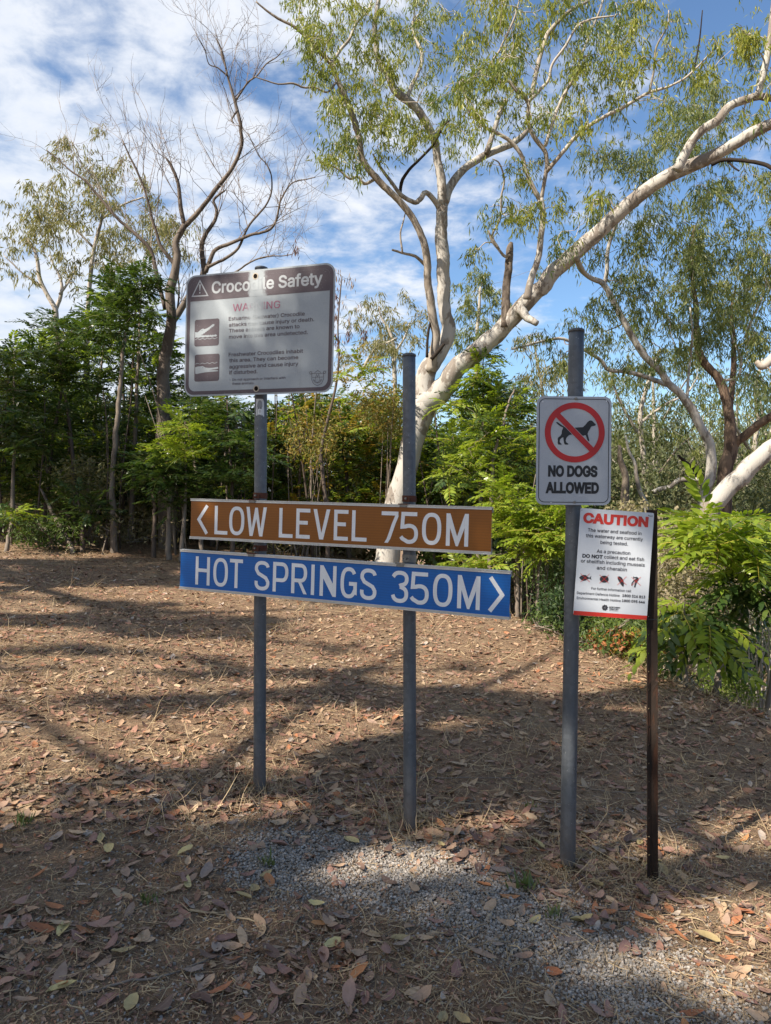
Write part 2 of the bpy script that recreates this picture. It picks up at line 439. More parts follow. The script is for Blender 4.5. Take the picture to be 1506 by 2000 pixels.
# ------------------------------------------------------------------ lettering
GLY = json.loads(r'''{"!":[196,[[67,160,63,509,132,509,128,160],[98,-4,86,-3,75,1,66,9,58,18,54,29,52,41,54,53,58,64,66,73,75,80,86,85,98,86,110,85,121,80,130,73,138,64,142,53,143,41,142,29,138,18,130,9,121,1,110,-3]]],"(":[273,[[89,207,90,244,94,283,101,324,109,364,119,403,132,441,145,477,160,510,177,539,236,539,219,503,204,466,191,428,179,390,169,351,161,313,156,276,152,241,151,207,152,176,155,145,160,115,167,83,177,50,188,16,202,-19,218,-57,236,-96,177,-96,150,-46,128,4,111,55,99,106,92,156]]],")":[273,[[37,-96,56,-56,72,-18,86,18,97,52,106,85,113,116,118,147,121,177,122,207,121,241,117,276,112,313,104,351,94,390,82,428,69,466,54,503,37,539,97,539,113,510,128,477,142,441,154,403,164,364,173,323,179,283,183,244,184,207,182,156,174,104,161,53,144,3,123,-47,97,-96]]],"-":[453,[[337,244,337,188,114,188,114,244]]],".":[188,[[95,-4,83,-3,73,1,63,9,55,18,51,29,50,41,51,53,55,64,63,73,73,81,83,85,95,87,107,85,118,81,128,73,135,64,140,53,141,41,140,29,135,18,128,9,118,1,107,-3]]],"0":[453,[[227,-7,191,-3,158,7,130,24,105,48,85,77,69,113,57,155,50,202,48,254,50,306,57,353,69,395,85,431,106,461,130,484,159,502,191,512,227,516,262,512,295,502,323,484,348,461,368,431,384,395,396,353,403,306,405,254,403,202,396,155,384,113,368,77,348,48,323,24,295,7,263,-3],[227,50,250,52,271,60,290,74,306,92,320,116,330,144,338,176,342,213,344,254,342,295,338,332,330,365,320,393,306,416,290,435,271,449,250,457,227,460,203,457,182,449,163,435,147,416,134,393,123,365,115,332,111,295,109,254,111,213,115,176,123,144,134,116,147,92,163,74,182,60,203,52]]],"1":[453,[[76,0,76,55,391,55,391,0],[276,509,276,0,212,0,212,448,209,448,86,358,86,427,198,509]]],"3":[453,[[218,-7,188,-5,159,1,133,10,108,22,88,38,70,57,57,79,48,104,44,132,109,132,112,115,118,100,126,87,137,76,150,66,165,59,182,54,200,51,219,50,239,51,258,55,275,61,291,69,304,80,315,93,323,108,328,125,329,145,328,163,323,180,316,196,306,211,292,223,275,234,254,241,229,246,201,248,157,248,157,299,288,448,288,452,70,452,70,509,372,509,372,461,211,278,211,289,247,290,279,286,308,276,333,262,354,244,371,222,383,198,391,173,393,145,390,116,383,90,370,66,354,45,333,27,309,12,281,2,251,-5]]],"4":[453,[[40,105,40,158,247,509,311,509,109,166,109,163,413,163,413,105],[282,0,282,121,282,146,282,318,343,318,343,0]]],"5":[453,[[221,-7,192,-5,165,1,140,11,118,25,99,41,83,60,71,82,63,105,60,130,122,130,125,115,130,102,138,89,148,78,160,68,173,60,188,54,204,51,221,50,241,51,259,56,276,64,291,75,304,89,314,104,322,122,326,141,328,162,326,183,321,203,314,221,303,237,290,251,275,262,257,270,238,275,218,277,201,276,184,273,167,268,152,262,139,255,128,246,67,253,96,509,366,509,366,452,151,452,134,301,136,301,148,311,162,318,178,325,194,330,212,333,229,334,252,332,274,328,294,321,313,311,330,299,345,285,358,269,370,251,379,231,386,210,390,187,391,163,388,132,381,102,369,76,352,52,332,32,309,15,282,3,253,-4]]],"6":[453,[[226,-7,196,-4,168,3,142,15,119,31,100,51,84,74,73,101,66,130,64,162,65,187,71,212,80,239,93,268,112,302,137,340,252,509,322,509,151,261,145,261,151,270,157,279,165,288,174,295,184,302,196,307,208,311,221,313,235,314,265,312,291,305,316,295,337,280,355,262,370,240,380,215,387,187,389,157,387,127,379,98,368,73,352,50,333,30,310,14,284,3,257,-4],[226,48,245,50,263,55,279,63,293,73,304,86,314,101,322,119,326,137,327,157,326,178,322,196,314,213,304,228,293,241,279,251,263,259,245,264,226,265,207,264,190,259,174,252,160,241,148,229,138,214,131,197,126,179,125,158,126,138,131,119,138,102,148,86,160,73,174,63,190,55,207,50]]],"8":[453,[[226,-7,193,-5,163,1,136,11,111,25,91,42,74,62,62,84,54,109,52,135,53,156,58,176,65,195,75,212,87,228,101,241,117,252,134,260,153,265,153,267,129,276,109,289,93,308,80,330,73,354,70,380,73,405,79,429,90,450,106,469,124,485,146,498,170,508,197,514,226,516,255,514,282,508,306,498,328,485,346,469,361,450,373,429,379,405,382,380,379,354,372,330,359,308,343,289,323,276,300,267,300,265,319,260,335,252,351,241,365,228,377,212,387,195,395,176,399,156,401,135,398,109,391,84,378,62,362,42,341,25,317,11,289,1,259,-5],[226,49,248,50,267,54,285,60,300,69,313,79,323,91,331,106,335,121,337,139,335,157,330,173,322,189,312,202,298,213,283,223,265,230,247,234,226,235,206,234,187,230,169,223,154,213,140,202,130,189,122,173,117,157,115,139,117,121,121,106,129,91,139,79,152,69,167,60,185,54,205,50],[226,290,244,291,260,294,274,300,287,308,298,318,307,330,314,344,318,359,319,376,318,392,314,407,308,420,299,432,288,442,275,449,260,455,244,459,226,460,208,459,192,455,177,449,164,442,153,432,145,420,138,407,134,392,133,376,134,359,138,344,145,330,154,318,165,308,178,300,193,294,209,291]]],"9":[453,[[226,516,256,513,285,506,310,494,333,478,352,458,368,434,380,408,387,378,389,347,387,322,382,296,373,270,359,240,340,207,315,168,200,0,130,0,301,248,307,248,302,238,295,229,287,221,278,214,268,207,257,202,245,198,232,195,218,195,188,197,161,203,137,214,116,229,98,247,83,269,72,294,66,321,64,352,66,382,73,411,85,436,101,459,120,479,143,494,168,506,196,513],[226,460,207,459,190,454,174,446,160,435,148,423,138,407,131,390,127,372,125,352,127,331,131,313,138,295,148,280,160,268,174,257,190,250,207,245,226,243,245,245,263,249,279,257,293,267,305,280,314,295,322,312,326,330,327,350,326,371,322,390,314,407,305,422,293,435,279,446,263,454,245,459]]],"A":[480,[[16,0,201,509,276,509,463,0,395,0,287,302,280,323,272,346,264,372,255,402,244,438,232,478,245,478,233,437,222,402,213,371,204,345,197,322,191,302,85,0],[110,142,110,199,370,199,370,142]]],"C":[510,[[267,-7,225,-3,186,7,150,25,119,49,92,79,70,115,53,157,44,203,40,254,44,305,53,352,70,393,92,429,119,459,150,484,186,501,225,512,267,516,293,514,317,511,340,504,362,496,383,485,402,471,419,456,435,438,448,418,459,397,467,373,473,348,408,348,404,365,397,380,389,395,380,407,369,418,357,428,344,437,330,444,315,449,300,453,284,455,267,456,237,453,209,445,184,432,161,414,141,391,125,364,113,332,106,295,103,254,106,213,113,177,125,145,141,117,161,94,184,76,210,63,237,56,267,53,284,54,300,56,315,60,330,65,344,72,357,81,369,90,380,102,389,114,397,128,404,144,408,160,473,160,467,135,459,112,448,91,435,71,420,53,402,38,383,24,363,13,341,5,317,-2,293,-6]]],"D":[502,[[219,0,96,0,96,57,215,57,254,60,288,68,318,81,343,99,363,122,379,149,390,181,397,216,399,255,397,294,390,329,379,361,364,388,344,410,320,428,291,441,258,449,221,452,93,452,93,509,225,509,273,505,315,495,353,478,385,455,412,426,433,391,449,351,458,306,462,255,458,205,449,159,433,119,411,83,384,54,351,31,312,14,268,3],[125,509,125,0,60,0,60,509]]],"E":[419,[[60,0,60,509,372,509,372,452,125,452,125,286,355,286,355,229,125,229,125,57,375,57,375,0]]],"F":[410,[[60,0,60,509,369,509,369,452,125,452,125,278,346,278,346,221,125,221,125,0]]],"G":[520,[[269,-7,225,-3,185,7,149,25,118,49,91,79,69,116,53,157,43,203,40,254,43,305,53,352,69,393,91,429,117,459,149,484,184,501,223,512,265,516,291,514,316,510,340,504,363,494,384,483,403,469,421,453,436,436,449,416,460,395,468,373,474,349,408,349,402,365,395,379,387,393,378,406,368,417,356,427,344,436,330,443,315,448,300,453,283,455,265,456,236,453,209,445,183,432,160,414,141,392,125,364,113,332,106,295,103,254,106,213,113,177,125,145,141,117,161,95,184,76,210,63,238,56,269,53,296,55,322,61,345,71,365,85,382,102,396,123,407,147,413,173,415,202,434,199,283,199,283,256,478,256,478,200,475,160,466,124,451,91,431,62,406,38,377,19,344,5,308,-4]]],"H":[517,[[60,0,60,509,125,509,125,289,392,289,392,509,457,509,457,0,392,0,392,232,125,232,125,0]]],"I":[212,[[75,509,137,509,137,0,75,0]]],"L":[393,[[60,0,60,509,125,509,125,57,361,57,361,0]]],"M":[628,[[60,0,60,509,152,509,277,187,280,179,284,170,287,159,291,147,295,135,299,123,303,110,307,97,311,84,315,71,319,60,322,49,307,49,311,59,314,71,318,83,322,95,326,108,330,121,334,134,338,146,342,158,346,169,349,179,352,187,476,509,568,509,568,0,504,0,504,291,504,302,504,314,504,327,505,340,505,354,505,369,505,383,506,398,506,413,506,428,507,443,507,457,513,457,508,441,503,425,498,409,492,393,487,378,482,363,477,348,472,335,467,322,463,310,459,300,456,291,342,0,286,0,170,291,167,300,163,310,159,321,155,333,150,347,145,361,140,376,134,392,129,408,124,424,118,441,112,457,119,457,119,444,120,430,120,416,120,401,121,386,121,372,121,357,121,342,122,328,122,315,122,302,122,291,122,0]]],"N":[523,[[60,0,60,509,136,509,343,183,349,174,355,163,363,151,371,137,379,122,388,107,396,90,405,73,414,55,405,54,403,72,402,90,401,108,400,126,399,142,399,157,399,171,399,184,399,195,399,509,463,509,463,0,387,0,202,290,194,303,186,317,177,331,168,346,159,363,148,381,136,402,123,425,108,452,119,454,120,429,121,406,122,384,123,363,124,345,124,328,125,313,125,301,125,291,125,0]]],"O":[533,[[267,-7,225,-3,186,7,150,25,119,49,92,79,70,115,53,157,44,203,40,254,44,305,53,352,70,393,92,429,119,459,150,484,186,501,225,512,267,516,309,512,348,501,384,484,415,459,442,429,464,393,480,352,490,305,493,254,490,203,480,157,464,115,442,79,415,49,384,25,348,7,309,-3],[267,53,296,55,324,63,349,76,372,94,392,116,408,144,420,176,428,213,430,254,428,295,420,332,408,365,392,392,372,415,349,433,324,446,296,453,267,456,237,453,210,445,184,433,161,415,142,392,125,364,113,332,106,295,103,254,106,213,113,176,125,144,142,117,161,94,184,76,210,63,237,55]]],"R":[449,[[60,0,60,509,236,509,273,506,305,500,333,489,356,473,376,455,390,433,401,408,407,381,409,352,407,323,401,296,390,271,376,250,356,232,333,217,305,206,273,200,236,198,96,198,96,255,234,255,258,256,280,260,298,267,313,276,325,287,334,300,340,316,344,333,345,352,344,371,340,389,334,405,325,419,313,430,298,440,279,446,258,451,233,452,125,452,125,0],[353,0,230,229,303,229,428,0]]],"S":[447,[[224,-9,188,-7,156,-1,128,9,102,23,81,40,64,60,51,83,42,109,38,137,104,137,108,118,114,102,123,88,136,76,150,66,166,59,185,53,204,50,224,49,246,50,267,54,286,60,303,69,317,79,329,92,338,106,344,122,346,139,344,154,340,168,332,179,322,189,310,197,296,205,280,211,263,217,245,222,184,239,145,253,112,269,86,289,67,313,56,341,52,372,54,400,62,425,75,448,92,468,113,484,138,498,165,508,195,514,227,516,259,514,289,508,316,498,340,484,360,468,377,449,390,427,398,403,401,378,337,378,332,402,320,421,302,437,280,449,254,456,225,459,204,457,185,454,167,448,152,440,139,430,129,418,121,405,117,391,115,376,117,359,122,345,131,334,142,324,155,315,169,308,184,302,198,297,212,293,264,279,279,275,295,270,312,264,328,256,344,248,359,238,372,226,384,213,395,198,402,180,407,161,408,139,406,112,399,87,386,64,370,43,349,25,323,11,294,0,261,-7]]],"T":[449,[[32,452,32,509,417,509,417,452,257,452,257,0,193,0,193,452]]],"U":[517,[[259,-8,220,-6,186,2,154,15,126,33,103,55,85,80,71,108,63,140,60,173,60,509,124,509,124,178,126,155,132,133,141,113,153,95,169,80,187,68,208,59,232,53,259,52,285,53,309,59,331,68,349,80,364,95,377,113,385,133,391,155,393,178,393,509,457,509,457,173,454,140,446,108,433,80,414,55,391,33,363,15,332,2,297,-6]]],"V":[480,[[204,0,16,509,84,509,192,206,199,187,207,164,215,137,225,106,236,71,248,31,235,31,247,71,257,107,267,138,276,165,283,187,290,206,395,509,463,509,278,0]]],"W":[686,[[155,0,16,509,82,509,163,196,167,179,172,162,175,145,179,128,183,111,187,94,190,76,194,58,197,40,189,40,193,58,196,76,200,94,203,111,207,128,211,145,215,162,220,179,224,196,306,509,380,509,462,196,466,179,470,162,474,145,478,128,482,111,486,94,490,76,494,58,497,40,488,40,492,58,495,76,499,94,503,111,506,128,510,145,515,162,519,179,523,196,603,509,670,509,530,0,455,0,368,323,362,345,357,368,351,391,346,417,341,445,336,475,350,475,345,446,340,420,335,395,330,371,324,347,318,323,230,0]]],"Y":[472,[[203,0,203,208,16,509,91,509,192,344,203,327,213,309,222,292,231,274,240,254,250,230,224,230,233,254,242,275,251,293,260,310,270,327,280,344,381,509,455,509,268,208,268,0]]],"a":[389,[[160,-9,137,-7,115,-3,94,5,76,15,60,29,48,45,38,63,32,84,30,108,32,128,36,146,43,161,53,174,64,184,78,193,92,200,108,206,125,211,143,214,161,217,178,220,200,223,218,225,234,227,247,229,257,231,265,235,271,240,274,246,276,255,276,257,275,272,272,285,267,297,260,307,251,315,240,322,227,327,212,330,196,331,178,330,163,327,149,322,137,316,127,309,118,301,110,292,104,283,100,274,41,291,51,313,64,331,79,346,95,358,114,368,133,375,153,380,173,383,194,384,208,384,223,382,239,379,255,375,271,369,286,360,300,350,312,336,322,320,330,301,335,278,337,251,337,0,277,0,277,52,272,52,267,43,260,34,252,25,242,16,229,8,215,1,199,-4,181,-7],[170,45,192,47,211,51,228,59,242,68,254,80,263,93,270,108,274,122,276,138,276,190,272,187,267,184,259,182,251,180,241,178,231,176,221,174,210,173,200,171,191,170,182,169,175,168,161,166,147,163,134,159,122,153,112,147,103,139,97,130,93,118,92,105,93,93,96,82,102,72,109,64,119,57,130,52,142,48,156,46]]],"b":[424,[[229,-8,208,-7,189,-3,172,4,159,12,147,21,138,31,130,41,123,50,118,59,112,59,112,0,53,0,53,509,114,509,114,319,118,319,123,327,130,336,137,346,147,355,158,364,171,373,188,379,207,383,229,384,259,382,287,374,313,361,335,342,354,320,370,293,381,261,388,227,390,189,388,151,381,116,370,84,355,57,336,34,313,16,288,3,260,-6],[220,47,242,49,262,55,279,66,294,80,306,97,316,117,323,139,327,163,328,189,327,215,323,239,316,261,307,281,295,298,280,311,262,322,243,328,220,330,198,328,178,322,161,312,147,299,134,282,125,263,118,241,114,216,113,189,114,162,118,138,125,115,135,95,147,78,162,65,179,55,198,49]]],"c":[396,[[207,-8,174,-5,144,3,117,16,93,35,72,58,56,85,44,116,37,150,34,187,37,225,44,260,56,291,72,318,93,341,117,360,144,374,174,382,207,384,226,384,243,381,260,377,276,371,291,364,305,356,318,346,330,335,340,322,349,308,356,293,362,277,303,262,300,272,295,281,290,289,284,297,278,304,270,311,261,316,252,321,242,325,231,328,220,329,207,330,184,328,163,321,145,310,130,296,118,278,108,258,102,236,98,212,96,187,98,163,102,139,108,117,118,97,130,80,145,66,163,55,184,49,207,46,220,47,232,49,243,52,253,55,262,60,271,66,279,73,285,80,292,89,297,98,301,107,304,117,363,102,357,86,350,70,341,56,331,43,319,32,306,21,292,12,277,5,261,-1,244,-5,226,-7]]],"d":[424,[[195,-8,165,-6,137,3,111,16,89,34,70,57,55,84,43,116,36,151,34,189,36,227,43,261,55,293,70,320,89,342,112,361,137,374,165,382,196,384,218,383,237,379,253,373,267,364,278,355,287,346,295,336,301,327,306,319,311,319,311,509,372,509,372,0,313,0,313,59,307,59,301,50,295,41,287,31,277,21,266,12,252,4,236,-3,217,-7],[205,47,226,49,246,55,263,65,278,78,290,95,299,115,306,138,310,162,312,189,310,216,306,241,300,263,290,282,278,299,263,312,246,322,227,328,205,330,182,328,162,322,145,311,130,298,118,281,108,261,102,239,98,215,96,189,98,163,102,139,109,117,118,97,130,80,145,66,162,55,182,49]]],"e":[404,[[212,-8,177,-5,145,3,117,16,92,35,72,58,56,85,44,116,37,150,34,187,36,224,44,258,55,290,71,317,91,340,115,359,142,373,172,382,205,384,226,383,246,380,266,374,285,366,303,355,319,341,334,324,347,305,357,282,365,256,370,227,371,194,371,169,75,169,75,221,338,221,310,202,308,226,304,248,298,269,288,286,277,301,263,314,246,323,227,328,205,330,183,328,164,323,146,313,131,301,119,286,109,270,102,251,97,231,96,211,96,178,98,151,102,127,110,106,121,88,135,73,151,61,169,53,190,48,212,46,227,47,241,49,254,53,265,58,276,65,285,73,294,82,300,93,306,105,365,91,358,72,348,55,335,39,320,26,302,14,283,4,261,-3,237,-7]]],"f":[254,[[228,379,228,327,6,327,6,379],[81,0,81,432,82,452,87,470,96,486,107,499,120,510,135,519,152,525,169,529,187,530,201,530,212,529,222,527,231,525,238,523,243,521,227,468,224,470,220,471,215,472,209,473,202,474,195,474,178,472,164,468,154,460,147,449,143,435,142,419,142,0]]],"g":[425,[[207,-151,180,-149,156,-146,134,-140,114,-132,97,-122,82,-110,70,-97,59,-84,51,-69,101,-41,107,-49,114,-57,122,-66,131,-74,142,-82,154,-88,169,-93,187,-96,207,-97,236,-95,261,-87,282,-75,298,-58,308,-34,311,-6,311,68,306,68,301,60,294,51,287,41,277,32,266,23,252,16,236,10,217,6,195,5,165,7,138,14,113,27,90,43,71,65,55,90,43,120,36,154,34,191,36,229,43,263,55,293,71,320,90,342,112,361,138,374,166,382,196,384,218,383,237,379,253,373,267,365,279,356,288,346,296,336,302,327,308,319,313,319,313,379,372,379,372,-9,370,-40,363,-67,350,-90,334,-109,314,-124,291,-136,265,-144,237,-149],[205,59,227,61,246,66,264,75,278,87,290,103,300,121,307,142,311,166,312,193,311,219,307,242,300,264,291,283,279,299,264,312,247,322,227,328,205,330,182,328,163,322,145,312,130,298,118,282,109,262,102,241,98,218,96,193,98,167,102,144,109,123,118,104,131,88,145,76,163,66,183,61]]],"h":[410,[[114,227,114,0,53,0,53,509,114,509,114,287,102,287,116,319,132,344,152,362,175,374,200,382,227,384,252,383,275,377,295,369,313,356,328,340,341,321,350,298,355,271,357,240,357,0,296,0,296,235,293,263,286,286,273,304,256,318,235,326,210,329,192,328,176,324,161,317,147,308,136,297,126,283,119,266,115,248]]],"i":[167,[[53,0,53,379,114,379,114,0],[84,443,73,444,63,448,54,455,47,463,43,472,41,483,43,494,47,504,54,512,63,518,73,522,84,524,95,522,105,518,114,512,121,504,125,494,126,483,125,472,121,463,114,455,105,448,95,444]]],"j":[167,[[53,379,114,379,114,-30,112,-52,108,-72,102,-90,92,-106,80,-119,65,-129,47,-137,27,-141,4,-143,-10,-143,-10,-87,2,-87,18,-85,31,-80,40,-72,47,-61,51,-46,53,-29],[83,443,72,444,62,448,53,455,47,463,42,472,41,483,42,494,47,504,53,512,62,518,72,522,83,524,95,522,105,518,114,512,120,504,125,494,126,483,125,472,120,463,114,455,105,448,95,444]]],"k":[381,[[110,137,110,212,121,212,284,379,360,379,184,199,177,199],[53,0,53,509,114,509,114,0],[294,0,148,186,191,229,372,0]]],"l":[189,[[139,-2,112,0,91,8,74,20,62,37,55,59,53,84,53,509,114,509,114,99,114,83,117,71,120,62,126,57,135,53,146,52,152,52,157,52,160,53,164,53,167,54,170,54,181,3,175,1,169,0,162,-1,154,-2,147,-2]]],"m":[610,[[53,0,53,379,112,379,112,295,108,295,114,314,122,331,132,346,144,358,158,368,172,376,187,382,203,385,219,386,245,383,268,375,287,361,303,342,314,320,321,295,312,295,318,312,326,329,337,343,350,356,364,366,381,375,398,381,417,385,437,386,458,385,478,380,497,372,514,361,529,346,541,328,550,307,555,283,557,255,557,0,496,0,496,254,493,279,485,298,473,313,456,323,438,329,419,330,402,329,387,326,374,320,363,312,353,302,345,290,340,277,336,263,335,247,335,0,274,0,274,260,272,280,265,297,253,311,238,322,220,328,199,330,185,329,171,326,158,320,145,312,135,302,126,289,119,274,115,257,114,238,114,0]]],"n":[410,[[114,227,114,0,53,0,53,379,112,379,112,287,102,287,116,319,132,344,152,362,175,374,200,382,227,384,252,383,275,377,295,369,313,356,328,340,341,321,350,298,355,271,357,240,357,0,296,0,296,235,293,263,286,286,273,304,256,318,235,326,210,329,192,328,176,324,161,317,147,308,136,297,126,283,119,266,115,248]]],"o":[415,[[207,-8,174,-5,144,3,117,16,93,35,72,58,56,85,44,116,37,150,34,187,37,225,44,260,56,291,72,318,93,341,117,360,144,374,174,382,207,384,241,382,271,374,299,360,323,341,343,318,359,291,371,260,379,225,381,187,379,150,371,116,359,85,343,58,323,35,299,16,271,3,241,-5],[207,46,231,49,252,55,270,66,285,80,298,97,307,117,314,139,318,163,319,187,318,212,314,236,307,258,298,278,285,296,270,310,252,321,231,328,207,330,184,328,163,321,145,310,130,296,118,278,108,258,102,236,98,212,96,187,98,163,102,139,108,117,118,97,130,80,145,66,163,55,184,49]]],"p":[424,[[53,-143,53,379,112,379,112,319,118,319,123,327,130,336,137,346,147,355,158,364,171,373,188,379,207,383,229,384,259,382,287,374,313,361,335,342,354,320,370,293,381,261,388,227,390,189,388,151,381,116,370,84,355,57,336,34,313,16,288,3,260,-6,229,-8,208,-7,189,-3,173,4,159,12,147,21,138,31,130,41,124,50,118,59,114,59,114,-143],[220,47,242,49,262,55,279,66,294,80,306,97,316,117,323,139,327,163,328,189,327,215,323,239,316,261,307,281,295,298,280,311,262,322,243,328,220,330,198,328,178,322,161,312,147,299,134,282,125,263,118,241,114,216,113,189,114,162,118,138,125,115,135,95,147,78,162,65,179,55,198,49]]],"r":[259,[[53,0,53,379,112,379,112,321,115,321,124,339,137,354,152,367,171,377,191,383,213,385,218,385,223,385,229,384,235,384,240,384,243,384,243,322,241,323,236,324,230,324,223,325,215,326,207,326,190,324,174,321,159,315,146,306,135,296,126,284,119,269,115,254,114,237,114,0]]],"s":[365,[[182,-8,157,-7,133,-3,112,3,93,12,76,24,62,38,50,54,41,73,36,94,94,107,101,87,111,72,124,60,141,52,160,47,181,45,206,47,227,53,244,62,258,74,265,88,268,103,266,115,262,126,254,136,243,144,229,150,212,155,149,170,118,180,92,192,72,208,58,227,50,249,47,274,49,295,55,314,65,332,79,347,95,360,115,370,137,378,161,383,187,384,212,383,234,379,254,372,271,363,286,352,299,339,309,324,318,308,324,290,268,277,262,291,254,304,243,316,228,325,210,331,187,333,166,331,147,326,131,317,119,305,111,292,109,277,110,264,115,253,124,243,136,235,152,229,172,223,229,209,261,200,287,187,306,171,320,153,328,131,331,107,329,85,323,65,312,47,298,31,281,18,260,6,236,-2,210,-7]]],"t":[227,[[204,379,204,327,6,327,6,379],[65,471,126,471,126,98,127,83,130,70,136,61,144,55,156,51,170,50,175,50,180,50,185,51,191,52,197,53,202,54,213,2,207,0,200,-2,192,-3,184,-3,176,-4,168,-4,138,-1,113,7,92,21,77,41,68,64,65,93]]],"u":[410,[[182,-5,158,-3,135,2,115,11,97,23,82,39,69,59,60,82,54,109,53,139,53,379,114,379,114,144,116,117,124,94,137,75,154,61,175,53,200,50,218,51,234,55,249,62,263,71,274,83,283,97,290,113,295,132,296,153,296,379,357,379,357,0,298,0,298,92,307,92,294,60,277,35,257,17,234,5,209,-3]]],"v":[389,[[163,0,17,379,84,379,165,155,173,132,180,110,187,87,193,64,199,42,206,21,184,21,191,42,197,64,203,87,209,110,216,132,224,155,305,379,371,379,226,0]]],"w":[567,[[138,0,23,379,87,379,133,214,140,190,147,164,154,137,161,107,168,75,175,41,165,41,172,74,179,105,186,135,192,163,199,189,206,214,252,379,316,379,362,214,368,189,375,163,382,136,388,106,395,75,402,41,391,41,399,75,406,106,413,135,420,163,427,189,434,214,480,379,545,379,429,0,368,0,319,172,314,189,309,207,305,225,300,243,295,262,291,280,286,299,281,318,277,338,291,338,286,319,281,299,277,280,272,262,267,243,263,225,258,207,253,189,248,172,199,0]]],"y":[389,[[47,-139,61,-86,71,-87,83,-89,94,-90,104,-89,113,-86,122,-81,130,-74,138,-64,145,-51,151,-36,163,-1,17,379,84,379,165,155,173,132,180,109,187,87,193,64,199,42,206,21,184,21,190,42,196,64,202,87,209,110,216,132,224,155,305,379,371,379,204,-58,196,-77,187,-93,177,-107,165,-119,153,-128,139,-136,125,-141,109,-144,91,-145,82,-145,73,-144,65,-143,57,-142,52,-140]]]," ":[188,[]]}''')
_gc = {}
def glyph(ch, bold):
    """union of the letter's contours, thickened by bold, triangulated: (V2, tris)"""
    key = (ch, bold)
    if key in _gc: return _gc[key]
    cont = []
    for c in GLY[ch][1]:
        P = np.array(c, float).reshape(-1, 2) / 1000
        if bold:
            a = P - np.roll(P, 1, 0); b = np.roll(P, -1, 0) - P
            a /= np.linalg.norm(a, axis=1)[:, None] + 1e-9; b /= np.linalg.norm(b, axis=1)[:, None] + 1e-9
            na = np.stack([-a[:, 1], a[:, 0]], -1); nb = np.stack([-b[:, 1], b[:, 0]], -1)
            nm = na + nb; nm /= np.linalg.norm(nm, axis=1)[:, None] + 1e-9
            k = 1 / np.clip((nm * na).sum(1), .5, 1)
            P = P + nm * (bold * k)[:, None]      # outer contours run clockwise
        cont.append(P)
    if not cont:
        _gc[key] = (np.zeros((0, 2)), np.zeros((0, 3), int)); return _gc[key]
    vs, es, off = [], [], 0
    for P in cont:
        n = len(P); vs += [Vector(p) for p in P]
        es += [(off + i, off + (i + 1) % n) for i in range(n)]; off += n
    r = delaunay_2d_cdt(vs, es, [], 1, 1e-5)
    V2 = np.array([tuple(v) for v in r[0]])
    tris = []
    for f in r[2]:
        for k in range(1, len(f) - 1): tris.append((f[0], f[k], f[k + 1]))
    keep = []
    for t in tris:
        c = V2[list(t)].mean(0); wn = 0
        for P in cont:
            Q = np.roll(P, -1, 0)
            up = (P[:, 1] <= c[1]) & (Q[:, 1] > c[1]); dn = (P[:, 1] > c[1]) & (Q[:, 1] <= c[1])
            cr = (Q[:, 0] - P[:, 0]) * (c[1] - P[:, 1]) - (c[0] - P[:, 0]) * (Q[:, 1] - P[:, 1])
            wn += int((up & (cr > 0)).sum()) - int((dn & (cr < 0)).sum())
        if wn != 0: keep.append(t)
    _gc[key] = (V2, np.array(keep).reshape(-1, 3))
    return _gc[key]

def text_flat(s, bold=0.0, track=0.0):
    V, T, x, n = [], [], 0.0, 0
    for ch in s:
        v, t = glyph(ch, bold)
        if len(v):
            V.append(v + [x, 0]); T.append(t + n); n += len(v)
        x += GLY[ch][0] / 1000 + track
    return np.concatenate(V), np.concatenate(T)

# ------------------------------------------------------------------ sign planes
class Plane:
    """a flat sign: origin bottom-left corner, u along it, v up it, w towards the viewer"""
    def __init__(s, bl, br, tl, loc=None):
        s.o = np.array(bl); u = np.array(br) - s.o; v = np.array(tl) - s.o
        s.W = np.linalg.norm(u); s.u = u / s.W
        v = v - s.u * np.dot(v, s.u); s.H = np.linalg.norm(v); s.v = v / s.H
        s.w = np.cross(s.u, s.v)
        s.mat = Matrix(((s.u[0], s.v[0], s.w[0], s.o[0]), (s.u[1], s.v[1], s.w[1], s.o[1]), (s.u[2], s.v[2], s.w[2], s.o[2]), (0, 0, 0, 1)))
    def uv(s, px, py):
        r = ray(px, py)
        t = np.dot(s.o - CAM, s.w) / np.dot(r, s.w)
        p = CAM + r * t - s.o
        return float(np.dot(p, s.u)), float(np.dot(p, s.v))
    def root(s, name, label, cat, group=None):
        o = thing(name, label, cat, group=group)
        o.matrix_world = s.mat
        return o

def rrect(x0, y0, x1, y1, r, n=7):
    P = []
    for cx_, cy_, a0 in ((x1 - r, y1 - r, 0), (x0 + r, y1 - r, 90), (x0 + r, y0 + r, 180), (x1 - r, y0 + r, 270)):
        for k in range(n + 1):
            a = math.radians(a0 + 90 * k / n)
            P.append((cx_ + r * math.cos(a), cy_ + r * math.sin(a)))
    return P

def poly_mesh(P, z, th=0.0):
    """filled outline at height z; with th a slab from z-th to z"""
    P = [tuple(p) for p in P]
    t = np.array(tessellate_polygon([[Vector((x, y, 0)) for x, y in P]]))
    n = len(P)
    ar = sum(P[i][0] * P[(i + 1) % n][1] - P[(i + 1) % n][0] * P[i][1] for i in range(n))
    a, b, c = (np.array(P[k]) for k in t[0])
    if np.cross(np.append(b - a, 0), np.append(c - a, 0))[2] < 0: t = t[:, ::-1]
    V = [(x, y, z) for x, y in P]
    if th:
        V += [(x, y, z - th) for x, y in P]
        i = np.arange(n); j = (i + 1) % n
        q = np.stack([i, i + n, j + n, j], -1)
        if ar < 0: q = q[:, ::-1]
        return np.array(V), [t, t[:, ::-1] + n, q]
    return np.array(V), [t]

